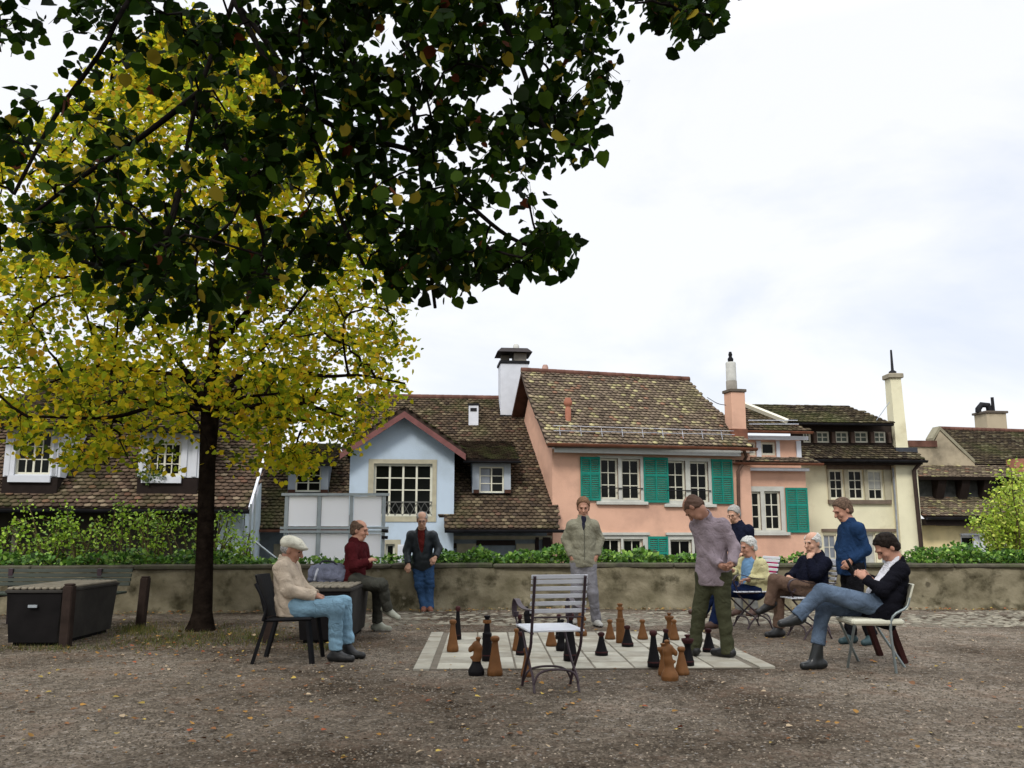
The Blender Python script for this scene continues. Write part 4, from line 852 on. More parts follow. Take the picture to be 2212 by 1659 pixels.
# ---------------------------------------------------------------- the trees
tint_mat('leaf_yellow', .65, .12, trans=.6)
tint_mat('leaf_dark', .6, .06, trans=.42)
BARK = mat('bark_dark', (.007, .005, .004), 1, spec=.0, scale=9, col2=(.018, .013, .010), bump=.02, bscale=18)
def grow(nodes, ends, rr, droop=.0, jitter=.06, seg=5):
    """attach each end to the nearest node; returns list of polylines, nodes grow"""
    out = []; N_ = np.array([n for n in nodes])
    for e in ends:
        e = np.array(e); d = np.linalg.norm(N_ - e, axis=1) + .35 * np.maximum(0, N_[:, 2] - e[2]); i = int(np.argmin(d)); a = N_[i]; L_ = np.linalg.norm(e - a)
        pts = []
        for k in range(seg + 1):
            t = k / seg; p = a * (1 - t) + e * t; p = p + np.array([0, 0, 1]) * math.sin(math.pi * t) * L_ * (.10 - droop * 0) + (rr.normal(0, jitter * L_ * .5, 3) if 0 < k < seg else 0); pts.append(p)
        out.append(pts); N_ = np.concatenate([N_, np.array(pts[1:])])
    return out, N_
def tree(name, label, trunk, trad, limbs, sec_ends, twig_ends, leafcols, size, leafmat, seed, per=16, hang=.25, spread=.07, bark=BARK, base=None, limb_r=.05, tw_r=.006, sec_r=.02, tmpl=None):
    rr = np.random.default_rng(seed); t = thing(name, label, 'tree', base or tuple(trunk[0]))
    m = MB(); c = bez(trunk, 8); rads = np.interp(np.linspace(0, 1, len(c)), np.linspace(0, 1, len(trad)), trad); m.tube(c, list(rads), 14); m.build('trunk', bark, t)
    m = MB(); nodes = []
    for lb in limbs:
        c = bez(lb, 6); m.tube(c, list(np.linspace(limb_r * (1.0 if len(lb) > 3 else .7), .012, len(c))), 7); nodes += [np.array(p) for p in c[2:]]
    sec, nodes = grow(nodes, sec_ends, rr)
    for s in sec: m.tube(s, list(np.linspace(sec_r, .007, len(s))), 5, caps=False)
    tw, _ = grow(nodes, twig_ends, rr, seg=4, jitter=.1)
    nodes = None
    P = []
    for s in tw:
        L_ = np.linalg.norm(s[-1] - s[0]); m.tube(s, list(np.linspace(tw_r, tw_r * .4, len(s))), 3, caps=False)
        s = np.array(s); n = max(4, int(per * min(1.6, .5 + L_)))
        tt = (rr.random(n) ** .7) * (len(s) - 1.001); i = tt.astype(int); f = (tt - i)[:, None]; p = s[i] * (1 - f) + s[i + 1] * f + rr.normal(0, spread, (n, 3)); P.append(p)
    m.build('branches', bark, t)
    P = np.concatenate(P); V, F, T = leaf_mesh_arrays(P, size, leafcols, rr, down=hang, tmpl=tmpl[0] if tmpl else LEAF_T, tf=tmpl[1] if tmpl else None); link_mesh('crown', arr_mesh('crown', V, F, T, [MATS[leafmat]]), t); return t, len(P)
# yellow lime tree
rg = np.random.default_rng(31)
b = G(433, 1362); Yt = b.y
tp = [b + Vector((0, 0, -.05)), at(437, 1320, Yt), at(442, 1200, Yt), at(448, 1000, Yt), at(455, 880, Yt), at(462, 760, Yt), at(470, 600, Yt), at(462, 420, Yt), at(450, 220, Yt), at(455, 80, Yt)]
trad = [.215, .128, .112, .105, .125, .075, .06, .04, .025, .01]
fork = at(455, 885, Yt)
limbs = [[fork, at(430, 850, Yt), at(390, 815, Yt - .4), at(300, 800, Yt - .8), at(215, 790, Yt - 1.1), at(100, 830, Yt - 1.3)],
         [fork, at(500, 850, Yt - .2), at(560, 830, Yt - .4), at(612, 797, Yt - .5), at(700, 812, Yt - .8), at(780, 811, Yt - .9), at(875, 828, Yt - 1.0)],
         [fork, at(560, 760, Yt + .4), at(640, 660, Yt + .9), at(700, 580, Yt + 1.2)],
         [fork, at(400, 800, Yt - .3), at(345, 725, Yt - .7), at(290, 640, Yt - 1.0), at(230, 560, Yt - 1.2)],
         [at(462, 760, Yt), at(560, 640, Yt - .6), at(620, 540, Yt - 1.1), at(680, 420, Yt - 1.3)],
         [at(466, 700, Yt), at(380, 620, Yt + .6), at(250, 520, Yt + 1.2), at(120, 450, Yt + 1.6)],
         [fork, at(520, 880, Yt + .8), at(640, 850, Yt + 1.6), at(740, 860, Yt + 2.2)],
         [fork, at(420, 880, Yt + .9), at(300, 870, Yt + 1.8), at(150, 860, Yt + 2.4)],
         [fork, at(520, 860, Yt - 1.2), at(600, 850, Yt - 2.0)], [fork, at(380, 880, Yt - 1.2), at(280, 860, Yt - 2.0)],
         [at(470, 600, Yt), at(540, 480, Yt + .4), at(620, 340, Yt + .8), at(660, 220, Yt + 1)],
         [at(465, 520, Yt), at(380, 400, Yt - .3), at(280, 280, Yt - .6), at(240, 180, Yt - .8)],
         [at(470, 640, Yt), at(600, 560, Yt), at(740, 470, Yt - .2), at(820, 420, Yt - .3)],
         [at(470, 680, Yt), at(330, 620, Yt - .2), at(160, 600, Yt - .4), at(0, 600, Yt - .5)],
         [fork, at(540, 880, Yt - .6), at(640, 870, Yt - 1.0), at(740, 900, Yt - 1.3)],
         [fork, at(380, 860, Yt - .5), at(250, 900, Yt - 1.0), at(60, 900, Yt - 1.4)]]
def crown_pts(n, rg, shell=.35):
    o = []
    cx = 445
    # profile of half-width in px by height (view y)
    ys = [60, 150, 250, 350, 420, 500, 600, 700, 780, 830, 900, 960, 1010]; wl = [60, 180, 290, 380, 430, 460, 500, 560, 600, 600, 560, 470, 250]; wr = [60, 150, 230, 330, 405, 425, 430, 440, 460, 465, 380, 330, 230]
    while len(o) < n:
        y = rg.uniform(60, 1010); a = rg.uniform(0, 2 * math.pi); rr_ = shell + (1 - shell) * rg.random() ** .6
        if y > 900 and rg.random() > .75: continue
        W_ = np.interp(y, ys, wr if math.cos(a) > 0 else wl); dep = np.interp(y, ys, wr) / 158.
        px = cx + math.cos(a) * rr_ * W_; Y = Yt + math.sin(a) * rr_ * dep
        # keep trunk zone clear under the crown
        if y > 930 and 330 < px < 560 and rg.random() < .8: continue
        s_ = Yt / Y; q = at(cx + (px - cx), y, Yt); o.append(np.array((q.x, Y, q.z)))
    return o
t1, n1 = tree('lime_tree', 'lime tree with yellow green autumn leaves and dark trunk beside the chess players', tp, trad, limbs, crown_pts(260, rg, .15), crown_pts(2450, rg, .25),
    [((.66, .51, .02), 3.4), ((.54, .50, .025), 5), ((.30, .37, .02), 5), ((.60, .36, .03), 1.0), ((.09, .14, .012), 2.6)], .080, 'leaf_yellow', 33, per=26, spread=.085, limb_r=.05, sec_r=.018)
# near tree: its boughs hang in from above; trunk stands left behind the camera
OUT = [(-250, -400), (1600, -400), (1590, -20), (1575, 5), (1545, 60), (1470, 85), (1410, 120), (1380, 95), (1335, 60), (1300, 70), (1320, 140), (1352, 200), (1312, 220), (1295, 240), (1308, 300), (1285, 350), (1225, 385), (1185, 370), (1160, 395), (1130, 440), (1150, 480), (1200, 510), (1250, 552), (1190, 595), (1110, 615), (1040, 625), (975, 630), (950, 695), (905, 688), (850, 640), (790, 600), (745, 640), (690, 590), (640, 600), (560, 640), (490, 650), (455, 690), (400, 730), (330, 720), (270, 700), (240, 640), (180, 600), (110, 540), (40, 500), (15, 440), (-80, 460), (-250, 460)]
HOL = [[(820, 20), (900, 10), (880, 150), (835, 160)], [(840, 400), (900, 380), (905, 480), (850, 520)], [(640, 320), (720, 330), (700, 400), (650, 410)], [(120, 180), (250, 170), (300, 260), (160, 270)], [(480, 140), (560, 120), (560, 210), (480, 200)]]
def near_pts(n, rg, dense=True):
    o = []; P = np.array(OUT)
    while len(o) < n:
        px = rg.uniform(-250, 1600); py = rg.uniform(-400, 735)
        if not inpoly(np.array([px]), np.array([py]), OUT)[0]: continue
        dens = 1.0
        if px < 480 and py < 480: dens = .34
        if px < 160 and py > 120: dens *= .6
        if px < 520 and py >= 480: dens = .75
        if 640 < px < 760 and 230 < py < 420: dens = .55
        if 520 < px < 1290 and 60 < py < 600: dens = 1.0
        if 470 < px < 640 and 430 < py < 560: dens = .6
        cl = math.sin(px * .021 + 1.3 * math.sin(py * .013)) * math.sin(py * .026 + 1.7 * math.sin(px * .011 + 2)) + .55 * math.sin(px * .043 + py * .037)
        dens *= min(1, max(.08, .70 + .75 * cl))
        if rg.random() > dens: continue
        if any(inpoly(np.array([px]), np.array([py]), h)[0] for h in HOL) and rg.random() < .8: continue
        Y = rg.uniform(4.6, 6.9); q = at(px, py - 12, Y); o.append(np.array(q))
    return o
rg = np.random.default_rng(77)
A = at
top = Vector((-2.2, 1.5, 5.6)); root_ = Vector((-3.0, -1.6, 0))
nl = [[top, A(560, -200, 6.0), A(505, 0, 6.2), A(430, 200, 6), A(385, 420, 5.8), A(352, 560, 5.6)],
      [top, A(760, -150, 6), A(735, 60, 6.1), A(800, 200, 5.9), A(830, 300, 5.8)],
      [A(505, 0, 6.2), A(620, 200, 5.9), A(760, 290, 5.9), A(900, 330, 5.8), A(980, 410, 5.7), A(1100, 512, 5.6), A(1215, 548, 5.5)],
      [top, A(1000, -260, 5.6), A(1060, -40, 5.6), A(1130, 150, 5.5), A(1180, 280, 5.4), A(1270, 325, 5.3)],
      [A(1000, -260, 5.6), A(1200, -220, 5.2), A(1350, -80, 5.1), A(1450, 15, 5.0), A(1540, 35, 4.9)],
      [top, A(300, -200, 5.7), A(250, 50, 5.8), A(120, 250, 5.7), A(30, 420, 5.6)],
      [A(430, 200, 6), A(300, 300, 5.9), A(180, 380, 5.8), A(60, 470, 5.6)],
      [A(385, 420, 5.8), A(350, 520, 5.6), A(250, 575, 5.5), A(160, 560, 5.5)],
      [A(430, 200, 6), A(520, 380, 6), A(570, 520, 5.9), A(545, 610, 5.8)],
      [top, A(900, -220, 6.2), A(880, 80, 6.3), A(905, 330, 6.2), A(925, 540, 6.1), A(940, 665, 6.0)],
      [A(505, 0, 6.2), A(600, 130, 6), A(690, 330, 5.9), A(740, 480, 5.8), A(790, 580, 5.7)]]
# unseen boughs above and behind the camera, added to shade the foreground
ov = []
over_tw = []
for i in range(22):
    q = Vector((rg.uniform(-7, 3.0), rg.uniform(-5, 4.2), rg.uniform(4.4, 8.0)))
    # outside the picture: keep above the view
    q.z = max(q.z, CAM_H + .70 * max(0, q.y) + .7); ov.append([top, top.lerp(q, .5) + Vector((0, 0, .5)), q])
for i in range(980):  # unseen twigs, thickened overhead to darken the near ground
    y = rg.uniform(-5.5, 4.2) if i < 560 else rg.uniform(-5, 1.5); x = rg.uniform(-7.5, 3.0); z = max(rg.uniform(4.2, 8), CAM_H + .70 * max(0, y) + .8); over_tw.append(np.array((x, y, z)))
t2, n2 = tree('overhanging_lime_tree', 'dark green lime tree whose boughs hang across the upper left of the view', [root_ + Vector((0, 0, -.05)), root_ + Vector((.05, 0, 1.5)), root_ + Vector((.3, 1.0, 3.6)), top], [.30, .24, .2, .12], nl + ov, near_pts(160, rg), near_pts(1120, rg) + over_tw,
    [((.013, .034, .003), 6), ((.006, .015, .001), 4), ((.040, .075, .006), 3), ((.26, .20, .02), .7), ((.09, .025, .010), .14)], .085, 'leaf_dark', 78, per=17, hang=.8, tmpl=(LEAF_T2, LEAF_F2), spread=.065, limb_r=.024, tw_r=.004, sec_r=.009, bark=mat('bark_black', (.010, .008, .007), .95, spec=.05))
print('LEAVES', n1, n2)
# ---------------------------------------------------------------- fallen leaves, grass
rr = np.random.default_rng(8); P = []
def scat(n, fx, fy): 
    for _ in range(n): P.append((fx(), fy(), .012))
for _ in range(1250):
    v = 1659 - (1659 - 1330) * rr.random() ** .62; u = rr.uniform(-100, 2300); 
    if u > 1250 and rr.random() < .55: continue
    q = G(u, v); P.append((q.x, q.y, rr.uniform(.006, .018)))
for _ in range(260): q = G(rr.normal(430, 190), rr.uniform(1345, 1420)); P.append((q.x, q.y, .015))
for _ in range(1100): x = rr.uniform(-9, 9); P.append((x, wall_y(x) - rr.exponential(.14) - .06, .012 + rr.random() * .03))
P = np.array(P); P = P[~inpoly(P[:, 0], P[:, 1], [(bl.x, bl.y), (br_.x, br_.y), (tr_.x, tr_.y), (tl.x, tl.y)]) | (rr.random(len(P)) < .08)]
P[:, 2] = np.where(inpoly(P[:, 0], P[:, 1], [(bl.x, bl.y), (br_.x, br_.y), (tr_.x, tr_.y), (tl.x, tl.y)]), .03, P[:, 2])
n = len(P); an = rr.uniform(0, 6.28, n); d = np.stack([np.cos(an), np.sin(an), rr.normal(0, .12, n)], 1); x = np.stack([-np.sin(an), np.cos(an), rr.normal(0, .2, n)], 1); nn = np.cross(x, d)
sz = (.042 * rr.uniform(.4, 1.3, n))[:, None, None]; T = LEAF_T[None] * sz * np.array([.8, 1, 1.2]); V = P[:, None] + T[..., :1] * x[:, None] + T[..., 1:2] * d[:, None] + np.abs(T[..., 2:3]) * np.array([0, 0, 1.6])
F = (LEAF_F[None] + (np.arange(n) * 6)[:, None, None]).reshape(-1, 4); pal = np.array([(.42, .22, .05), (.50, .36, .08), (.30, .13, .05), (.50, .38, .24), (.20, .10, .05), (.38, .10, .04)]); c = pal[rr.choice(6, n, p=[.24, .17, .24, .13, .17, .05])] * rr.uniform(.45, 1.0, (n, 1))
o = link_mesh('fallen_leaves', arr_mesh('fallen_leaves', V.reshape(-1, 3), F, np.repeat(c, 2, 0), [tint_mat('leaf_litter', .8, .2)])); tag(o, 'dry yellow and brown leaves scattered over the gravel', 'fallen leaves', kind='stuff')
# thin grass round the lime tree and the chests
def grass(n, seed):
    rr = np.random.default_rng(seed); V = []; F = []; T = []
    k = 0
    while k < n:
        c = [(430, 1372, 150, 22), (300, 1362, 40, 10), (330, 1390, 120, 12), (560, 1375, 60, 14), (100, 1402, 120, 6), (700, 1400, 60, 6)][rr.choice(6, p=[.42, .14, .14, .12, .12, .06])]
        q = G(rr.normal(c[0], c[2] * .6), rr.normal(c[1], c[3] * .6)); h = rr.uniform(.02, .06) * (1.6 if c[0] == 300 else 1); a = rr.uniform(0, 6.28); w_ = .004
        b = len(V); lean = rr.normal(0, .02, 2); V += [(q.x - math.cos(a) * w_, q.y - math.sin(a) * w_, 0), (q.x + math.cos(a) * w_, q.y + math.sin(a) * w_, 0), (q.x + lean[0], q.y + lean[1], h)]
        F.append((b, b + 1, b + 2)); g = rr.uniform(.6, 1.3); T.append(((.07, .09, .015) if rr.random() < .6 else (.14, .11, .025))); T[-1] = tuple(x * g for x in T[-1]); k += 1
    return arr_mesh('grass', V, F, T, [MATS['leaf_ivy']])
o = link_mesh('grass', grass(4500, 4)); tag(o, 'thin short grass growing round the tree foot and posts', 'grass', kind='stuff')
# loose stones
def pebbles(n, seed):
    rr = np.random.default_rng(seed); v = 1680 - (1680 - 1340) * rr.random(n) ** .75; u = rr.uniform(-150, 2360, n)
    Q = np.array([tuple(G(a, b)) for a, b in zip(u, v)]); Q = Q[~inpoly(Q[:, 0], Q[:, 1], [(bl.x - .05, bl.y - .05), (br_.x + .05, br_.y - .05), (tr_.x + .05, tr_.y), (tl.x - .05, tl.y)])]; n = len(Q)
    O = np.array([(1, 0, 0), (0, 1, 0), (-1, 0, 0), (0, -1, 0), (0, 0, 1)], float); r = rr.uniform(.004, .013, (n, 1, 1)); A_ = O[None] * r * rr.uniform(.6, 1.3, (n, 5, 3)); a = rr.uniform(0, 6.28, n); ca, sa = np.cos(a)[:, None], np.sin(a)[:, None]
    X = A_[..., 0] * ca - A_[..., 1] * sa; Y = A_[..., 0] * sa + A_[..., 1] * ca; V = np.stack([X, Y, A_[..., 2] * .7], -1) + Q[:, None]
    F = np.array([(0, 1, 4), (1, 2, 4), (2, 3, 4), (3, 0, 4)]); F = (F[None] + (np.arange(n) * 5)[:, None, None]).reshape(-1, 3); c = np.array([(.16, .132, .10)]) * rr.choice([.45, .7, 1.0, 1.4, 2.2], n, p=[.30, .38, .22, .08, .02])[:, None]
    return arr_mesh('loose_gravel', V.reshape(-1, 3), F, np.repeat(c, 4, 0), [tint_mat('pebble', .95, .03)])
o = link_mesh('loose_gravel', pebbles(42000, 6)); tag(o, 'loose small stones lying on the gravel ground', 'gravel', kind='stuff')
# ================================================================ implicit surfaces -> smooth meshes
class Vol:
    def __init__(s, lo, hi, h):
        s.lo = np.array(lo, float); s.h = h; s.n = np.ceil((np.array(hi) - s.lo) / h).astype(int) + 1; s.d = np.full(s.n, 9.0, np.float32)
    def reg(s, lo, hi, mg):
        a = np.maximum(0, np.floor((np.array(lo) - mg - s.lo) / s.h).astype(int)); b = np.minimum(s.n, np.ceil((np.array(hi) + mg - s.lo) / s.h).astype(int) + 1)
        if np.any(b <= a): return None, None
        g = [s.lo[i] + s.h * np.arange(a[i], b[i]) for i in range(3)]
        X, Y, Z = np.meshgrid(*g, indexing='ij', sparse=False); return (slice(a[0], b[0]), slice(a[1], b[1]), slice(a[2], b[2])), (X, Y, Z)
    def put(s, sl, d, k):
        a = s.d[sl]; h = np.maximum(k - np.abs(a - d), 0) / max(k, 1e-6); s.d[sl] = np.minimum(a, d) - h * h * k * .25
    def cut(s, sl, d, k):   # smooth subtraction of d
        a = s.d[sl]; b = -d; h = np.maximum(k - np.abs(a - b), 0) / max(k, 1e-6); s.d[sl] = np.maximum(a, b) + h * h * k * .25
    def cone(s, a, b, r1, r2, k=.03, cuts=(), sub=False, flat=None):
        a, b = np.array(a, float), np.array(b, float); R_ = max(r1, r2); sl, g = s.reg(np.minimum(a, b) - R_, np.maximum(a, b) + R_, k + 2 * s.h)
        if sl is None: return
        X, Y, Z = g; ab = b - a; L2_ = ab.dot(ab) + 1e-12; t = np.clip(((X - a[0]) * ab[0] + (Y - a[1]) * ab[1] + (Z - a[2]) * ab[2]) / L2_, 0, 1)
        d = np.sqrt((X - a[0] - t * ab[0]) ** 2 + (Y - a[1] - t * ab[1]) ** 2 + (Z - a[2] - t * ab[2]) ** 2) - (r1 + (r2 - r1) * t)
        for (c, n) in cuts:
            n = np.array(n, float); n /= np.linalg.norm(n); d = np.maximum(d, (X - c[0]) * n[0] + (Y - c[1]) * n[1] + (Z - c[2]) * n[2])
        (s.cut if sub else s.put)(sl, d.astype(np.float32), k)
    def ell(s, c, ax, r, k=.03, cuts=(), sub=False, boxy=2):
        """ax: three axis vectors, r: radii"""
        c = np.array(c, float); R_ = max(r); sl, g = s.reg(c - R_, c + R_, k + 2 * s.h)
        if sl is None: return
        X, Y, Z = [g[i] - c[i] for i in range(3)]; q = 0; q2 = 0
        for i in range(3):
            u = (X * ax[i][0] + Y * ax[i][1] + Z * ax[i][2]) / r[i]; q = q + np.abs(u) ** boxy; q2 = q2 + (u / r[i]) ** 2
        k0 = q ** (1. / boxy); d = k0 * (k0 - 1) / (np.sqrt(q2) + 1e-6) if boxy == 2 else (k0 - 1) * min(r)
        for (p, n) in cuts:
            n = np.array(n, float); n /= np.linalg.norm(n); d = np.maximum(d, (g[0] - p[0]) * n[0] + (g[1] - p[1]) * n[1] + (g[2] - p[2]) * n[2])
        (s.cut if sub else s.put)(sl, d.astype(np.float32), k)
    def clip(s, c, n):
        X, Y, Z = np.meshgrid(*[s.lo[i] + s.h * np.arange(s.n[i]) for i in range(3)], indexing='ij', sparse=True); n = np.array(n, float); n /= np.linalg.norm(n)
        s.d = np.maximum(s.d, ((X - c[0]) * n[0] + (Y - c[1]) * n[1] + (Z - c[2]) * n[2]).astype(np.float32))
    def wrinkle(s, amp, seed=1, f=1.0):
        X, Y, Z = np.meshgrid(*[s.lo[i] + s.h * np.arange(s.n[i]) for i in range(3)], indexing='ij', sparse=True); rr = np.random.default_rng(seed); w = 0
        for i in range(5):
            v = rr.normal(0, 1, 3); v /= np.linalg.norm(v); fr = rr.uniform(14, 40) * f; v2 = rr.normal(0, 1, 3) * 9; v3 = rr.normal(0, 1, 3) * 6
            q = (X * v[0] + Y * v[1] + Z * v[2]) * fr + 1.8 * np.sin(X * v2[0] + Y * v2[1] + Z * v2[2]) + rr.uniform(0, 6); w = w + (1.1 - 2.2 * np.abs(np.sin(q)) ** .7) * (.55 + .45 * np.sin(X * v3[0] + Y * v3[1] + Z * v3[2] + i)) * rr.uniform(.4, 1)
        s.d = s.d + (w * amp * .5).astype(np.float32)
    def mesh(s, name, mats):
        d = s.d; ins = d < 0; c = ins[:-1, :-1, :-1].astype(np.int8)
        for dx in (0, 1):
            for dy in (0, 1):
                for dz in (0, 1):
                    if dx + dy + dz: c = c + ins[dx:d.shape[0] - 1 + dx, dy:d.shape[1] - 1 + dy, dz:d.shape[2] - 1 + dz]
        act = (c > 0) & (c < 8); idx = np.argwhere(act); n = len(idx); num = np.full(act.shape, -1, np.int32); num[act] = np.arange(n)
        acc = np.zeros((n, 3)); cnt = np.zeros(n); cor = [(x, y, z) for x in (0, 1) for y in (0, 1) for z in (0, 1)]; val = {q: d[idx[:, 0] + q[0], idx[:, 1] + q[1], idx[:, 2] + q[2]] for q in cor}
        for q in cor:
            for ax in range(3):
                if q[ax]: continue
                p = list(q); p[ax] = 1; p = tuple(p); a, b = val[q], val[p]; sg = (a < 0) != (b < 0); t = np.where(sg, a / np.where(a - b == 0, 1, a - b), 0)
                o = np.array(q, float)[None].repeat(n, 0); o[:, ax] += t; acc += o * sg[:, None]; cnt += sg
        V = s.lo + s.h * (idx + acc / cnt[:, None]); F = []
        for ax in range(3):
            u, v = [(1, 2), (2, 0), (0, 1)][ax]; sl0 = [slice(None)] * 3; sl1 = [slice(None)] * 3; sl0[ax] = slice(0, -1); sl1[ax] = slice(1, None)
            A0, A1 = ins[tuple(sl0)], ins[tuple(sl1)]; ch = np.argwhere(A0 != A1); 
            ch = ch[(ch[:, u] > 0) & (ch[:, v] > 0) & (ch[:, u] < d.shape[u] - 1) & (ch[:, v] < d.shape[v] - 1)]; s0 = A0[tuple(ch.T)]
            def at_(du, dv): q = ch.copy(); q[:, u] -= du; q[:, v] -= dv; return num[tuple(q.T)]
            f = np.stack([at_(1, 1), at_(0, 1), at_(0, 0), at_(1, 0)], 1); f[~s0] = f[~s0][:, ::-1]; F.append(f)
        F = np.concatenate(F); F = F[(F >= 0).all(1)]; me = arr_mesh(name, V, F, None, mats, smooth=True); return me
def nrm(v): v = np.array(v, float); return v / (np.linalg.norm(v) + 1e-9)
def SKIN(n, c): return mat('skin_' + n, c, .55, var=.08, scale=14, spec=.25)
def cloth(n, c, var=.2, rough=.95, scale=7):
    m = mat('cloth_' + n, c, rough, var=var, scale=scale, spec=.04)
    if m.get('folds'): return m
    m['folds'] = 1; t = m.node_tree; N_ = t.nodes.new; l = t.links.new; co = N_('ShaderNodeTexCoord'); b = t.nodes['Principled BSDF']; last = None
    for sc, dist, det in ((4.5, .05, 2), (14, .016, 2), (170, .0012, 1)):      # large folds, creases, weave
        nz = N_('ShaderNodeTexNoise'); nz.inputs['Scale'].default_value = sc; nz.inputs['Detail'].default_value = det; nz.inputs['Distortion'].default_value = 1.2; l(co.outputs['Object'], nz.inputs['Vector'])
        a = N_('ShaderNodeMath'); a.operation = 'SUBTRACT'; a.inputs[1].default_value = .5; l(nz.outputs['Fac'], a.inputs[0]); q = N_('ShaderNodeMath'); q.operation = 'ABSOLUTE'; l(a.outputs[0], q.inputs[0])
        bp = N_('ShaderNodeBump'); bp.inputs['Distance'].default_value = dist; bp.inputs['Strength'].default_value = .9; l(q.outputs[0], bp.inputs['Height'])
        if last: l(last.outputs[0], bp.inputs['Normal'])
        last = bp
    l(last.outputs[0], b.inputs['Normal']); return m
def shoe_mat(n, c, rough=.45): return mat('shoe_' + n, c, rough, var=.12, scale=6, spec=.4)
def person(label, Y0, cv, J, yaw, hyaw, hpitch, skin, top, pants, shoes, hair, hs=1.0, opt=None):
    """J: joints (x, y[, depth]) read in crop cv; yaw: 0 faces the camera, 90 faces right"""
    opt = opt or {}; W = {}
    for k, v in J.items():
        if opt.get('dY') and k[0] not in 'at': v = (v[0], v[1], (v[2] if len(v) > 2 else 0) + opt['dY'] * (.5 if k[0] == 'k' else 1))
        W[k] = np.array(at(*cv(v[0], v[1]), Y0 + (v[2] if len(v) > 2 else 0)))
    f0 = nrm((math.sin(R(yaw)), -math.cos(R(yaw)), 0)); s0 = np.cross(f0, (0, 0, 1))     # s0: the figure's right-hand side ... as seen by itself
    sm = (W['sl'] + W['sr']) / 2; pel = (W['hl'] + W['hr']) / 2; up = nrm(sm - pel); side = W['sr'] - W['sl']; side = nrm(side - up * side.dot(up)); fwd = np.cross(up, side); 
    if fwd.dot(f0) < 0: fwd = -fwd
    tl = np.linalg.norm(sm - pel); sw = np.linalg.norm(W['sr'] - W['sl'])
    allp = np.array(list(W.values())); lo = allp.min(0) - .26; hi = allp.max(0) + .26; lo[2] = max(lo[2], -.03) if not opt.get('raised') else lo[2]
    base = (float(pel[0]), float(pel[1]), 0.0) if 'base' not in opt else opt['base']
    root = thing('person', label, 'person', base)
    fat = opt.get('fat', 0); h = .0085
    # ---------------- head frame
    hf = nrm((math.sin(R(hyaw)) * math.cos(R(hpitch)), -math.cos(R(hyaw)) * math.cos(R(hpitch)), -math.sin(R(hpitch)))); hu = nrm(np.array([0, 0, 1.]) - hf * hf[2]); hsd = np.cross(hf, hu); hc = W['head']; AX = [hsd, hf, hu]
    def H(x, y, z): return hc + (hsd * x + hf * y + hu * z) * hs
    b = Vol(lo, hi, h)
    b.ell(H(0, -.012, .035), AX, (.074 * hs, .094 * hs, .082 * hs), .02); b.ell(H(0, .018, -.035), AX, (.060 * hs, .070 * hs, .082 * hs), .03)
    b.cone(H(-.03, .045, -.095), H(.03, .045, -.095), .026 * hs, .026 * hs, .03)          # chin
    b.cone(H(-.028, .083, .022), H(.028, .083, .022), .014 * hs, .014 * hs, .015)         # brow
    for sg in (-1, 1):
        b.ell(H(sg * .030, .094, .004), AX, (.017 * hs, .013 * hs, .011 * hs), .012, sub=True)   # eye sockets
        b.ell(H(sg * .072, -.008, -.008), AX, (.011 * hs, .020 * hs, .033 * hs), .008)          # ears
        b.ell(H(sg * .036, .062, -.030), AX, (.022 * hs, .020 * hs, .022 * hs), .02)            # cheeks
    b.cone(H(0, .088, .012), H(0, .108, -.028), .009 * hs, .016 * hs, .012)                # nose
    b.cone(H(-.02, .083, -.062), H(.02, .083, -.062), .009 * hs, .009 * hs, .012)          # lips
    b.cone(H(-.02, .096, -.0605), H(.02, .096, -.0605), .003 * hs, .003 * hs, .006, sub=True)
    nb = W.get('neck', sm + up * .03); nt_ = H(0, -.02, -.07)
    b.cone(nb, nt_, .060, .052, .035)
    # ---------------- torso and limbs
    chc = pel + (sm - pel) * .66; blc = pel + (sm - pel) * .32
    TA = [side, fwd, up]; cw = max(.13, sw * .36)
    def torso(v, g, k=.05, belly=0):
        v.ell(chc, TA, (cw + .015 + g, .105 + g + fat * .3, tl * .40 + g), k); v.ell(blc + fwd * fat * .45, TA, (cw - .005 + g + fat * .5, .10 + g + fat, tl * .36 + g), k)
        v.cone(W['sl'] - up * .02, W['sr'] - up * .02, .058 + g * .8, .058 + g * .8, k); v.cone(chc + up * tl * .12, nb - up * .01, .085 + g, .062 + g * .6, k)
    torso(b, -.012)
    hd = nrm(W['hr'] - W['hl']); b.cone(W['hl'], W['hr'], .082, .082, .05)
    for q in 'lr':
        b.cone(W['s' + q], W['e' + q], .046, .036, .03); b.cone(W['e' + q], W['w' + q], .036, .025, .02)
        b.cone(W['h' + q], W['k' + q], .078, .052, .04); b.cone(W['k' + q], W['a' + q], .050, .036, .03)
        fdv = W['t' + q] - W['a' + q]; fdv = nrm(fdv * (1, 1, .0 if opt.get('ground', {}).get(q, True) else 1)); ftv = np.array([0, 0, .042 + opt.get('zfoot', 0) - W['a' + q][2]]) if opt.get('ground', {}).get(q, True) else nrm(W['a' + q] - W['k' + q]) * .045
        b.cone(W['a' + q], W['a' + q] + ftv, .030, .026, .02); b.cone(W['a' + q] + ftv, W['a' + q] + ftv + fdv * .12, .026, .022, .01)
        # ---- hands
        if q in opt.get('nohand', ''): continue
        wq = W['w' + q]; hd_ = nrm(W['g' + q] - wq); ref = np.array(opt.get('palm' + q, (0, 0, -1.)), float); pn = nrm(ref - hd_ * ref.dot(hd_)); sd_ = np.cross(hd_, pn); cur = opt.get('curl', 35)
        b.ell(wq + hd_ * .055, [sd_, pn, hd_], (.041, .016, .05), .015); b.cone(wq, wq + hd_ * .03, .026, .026, .015)
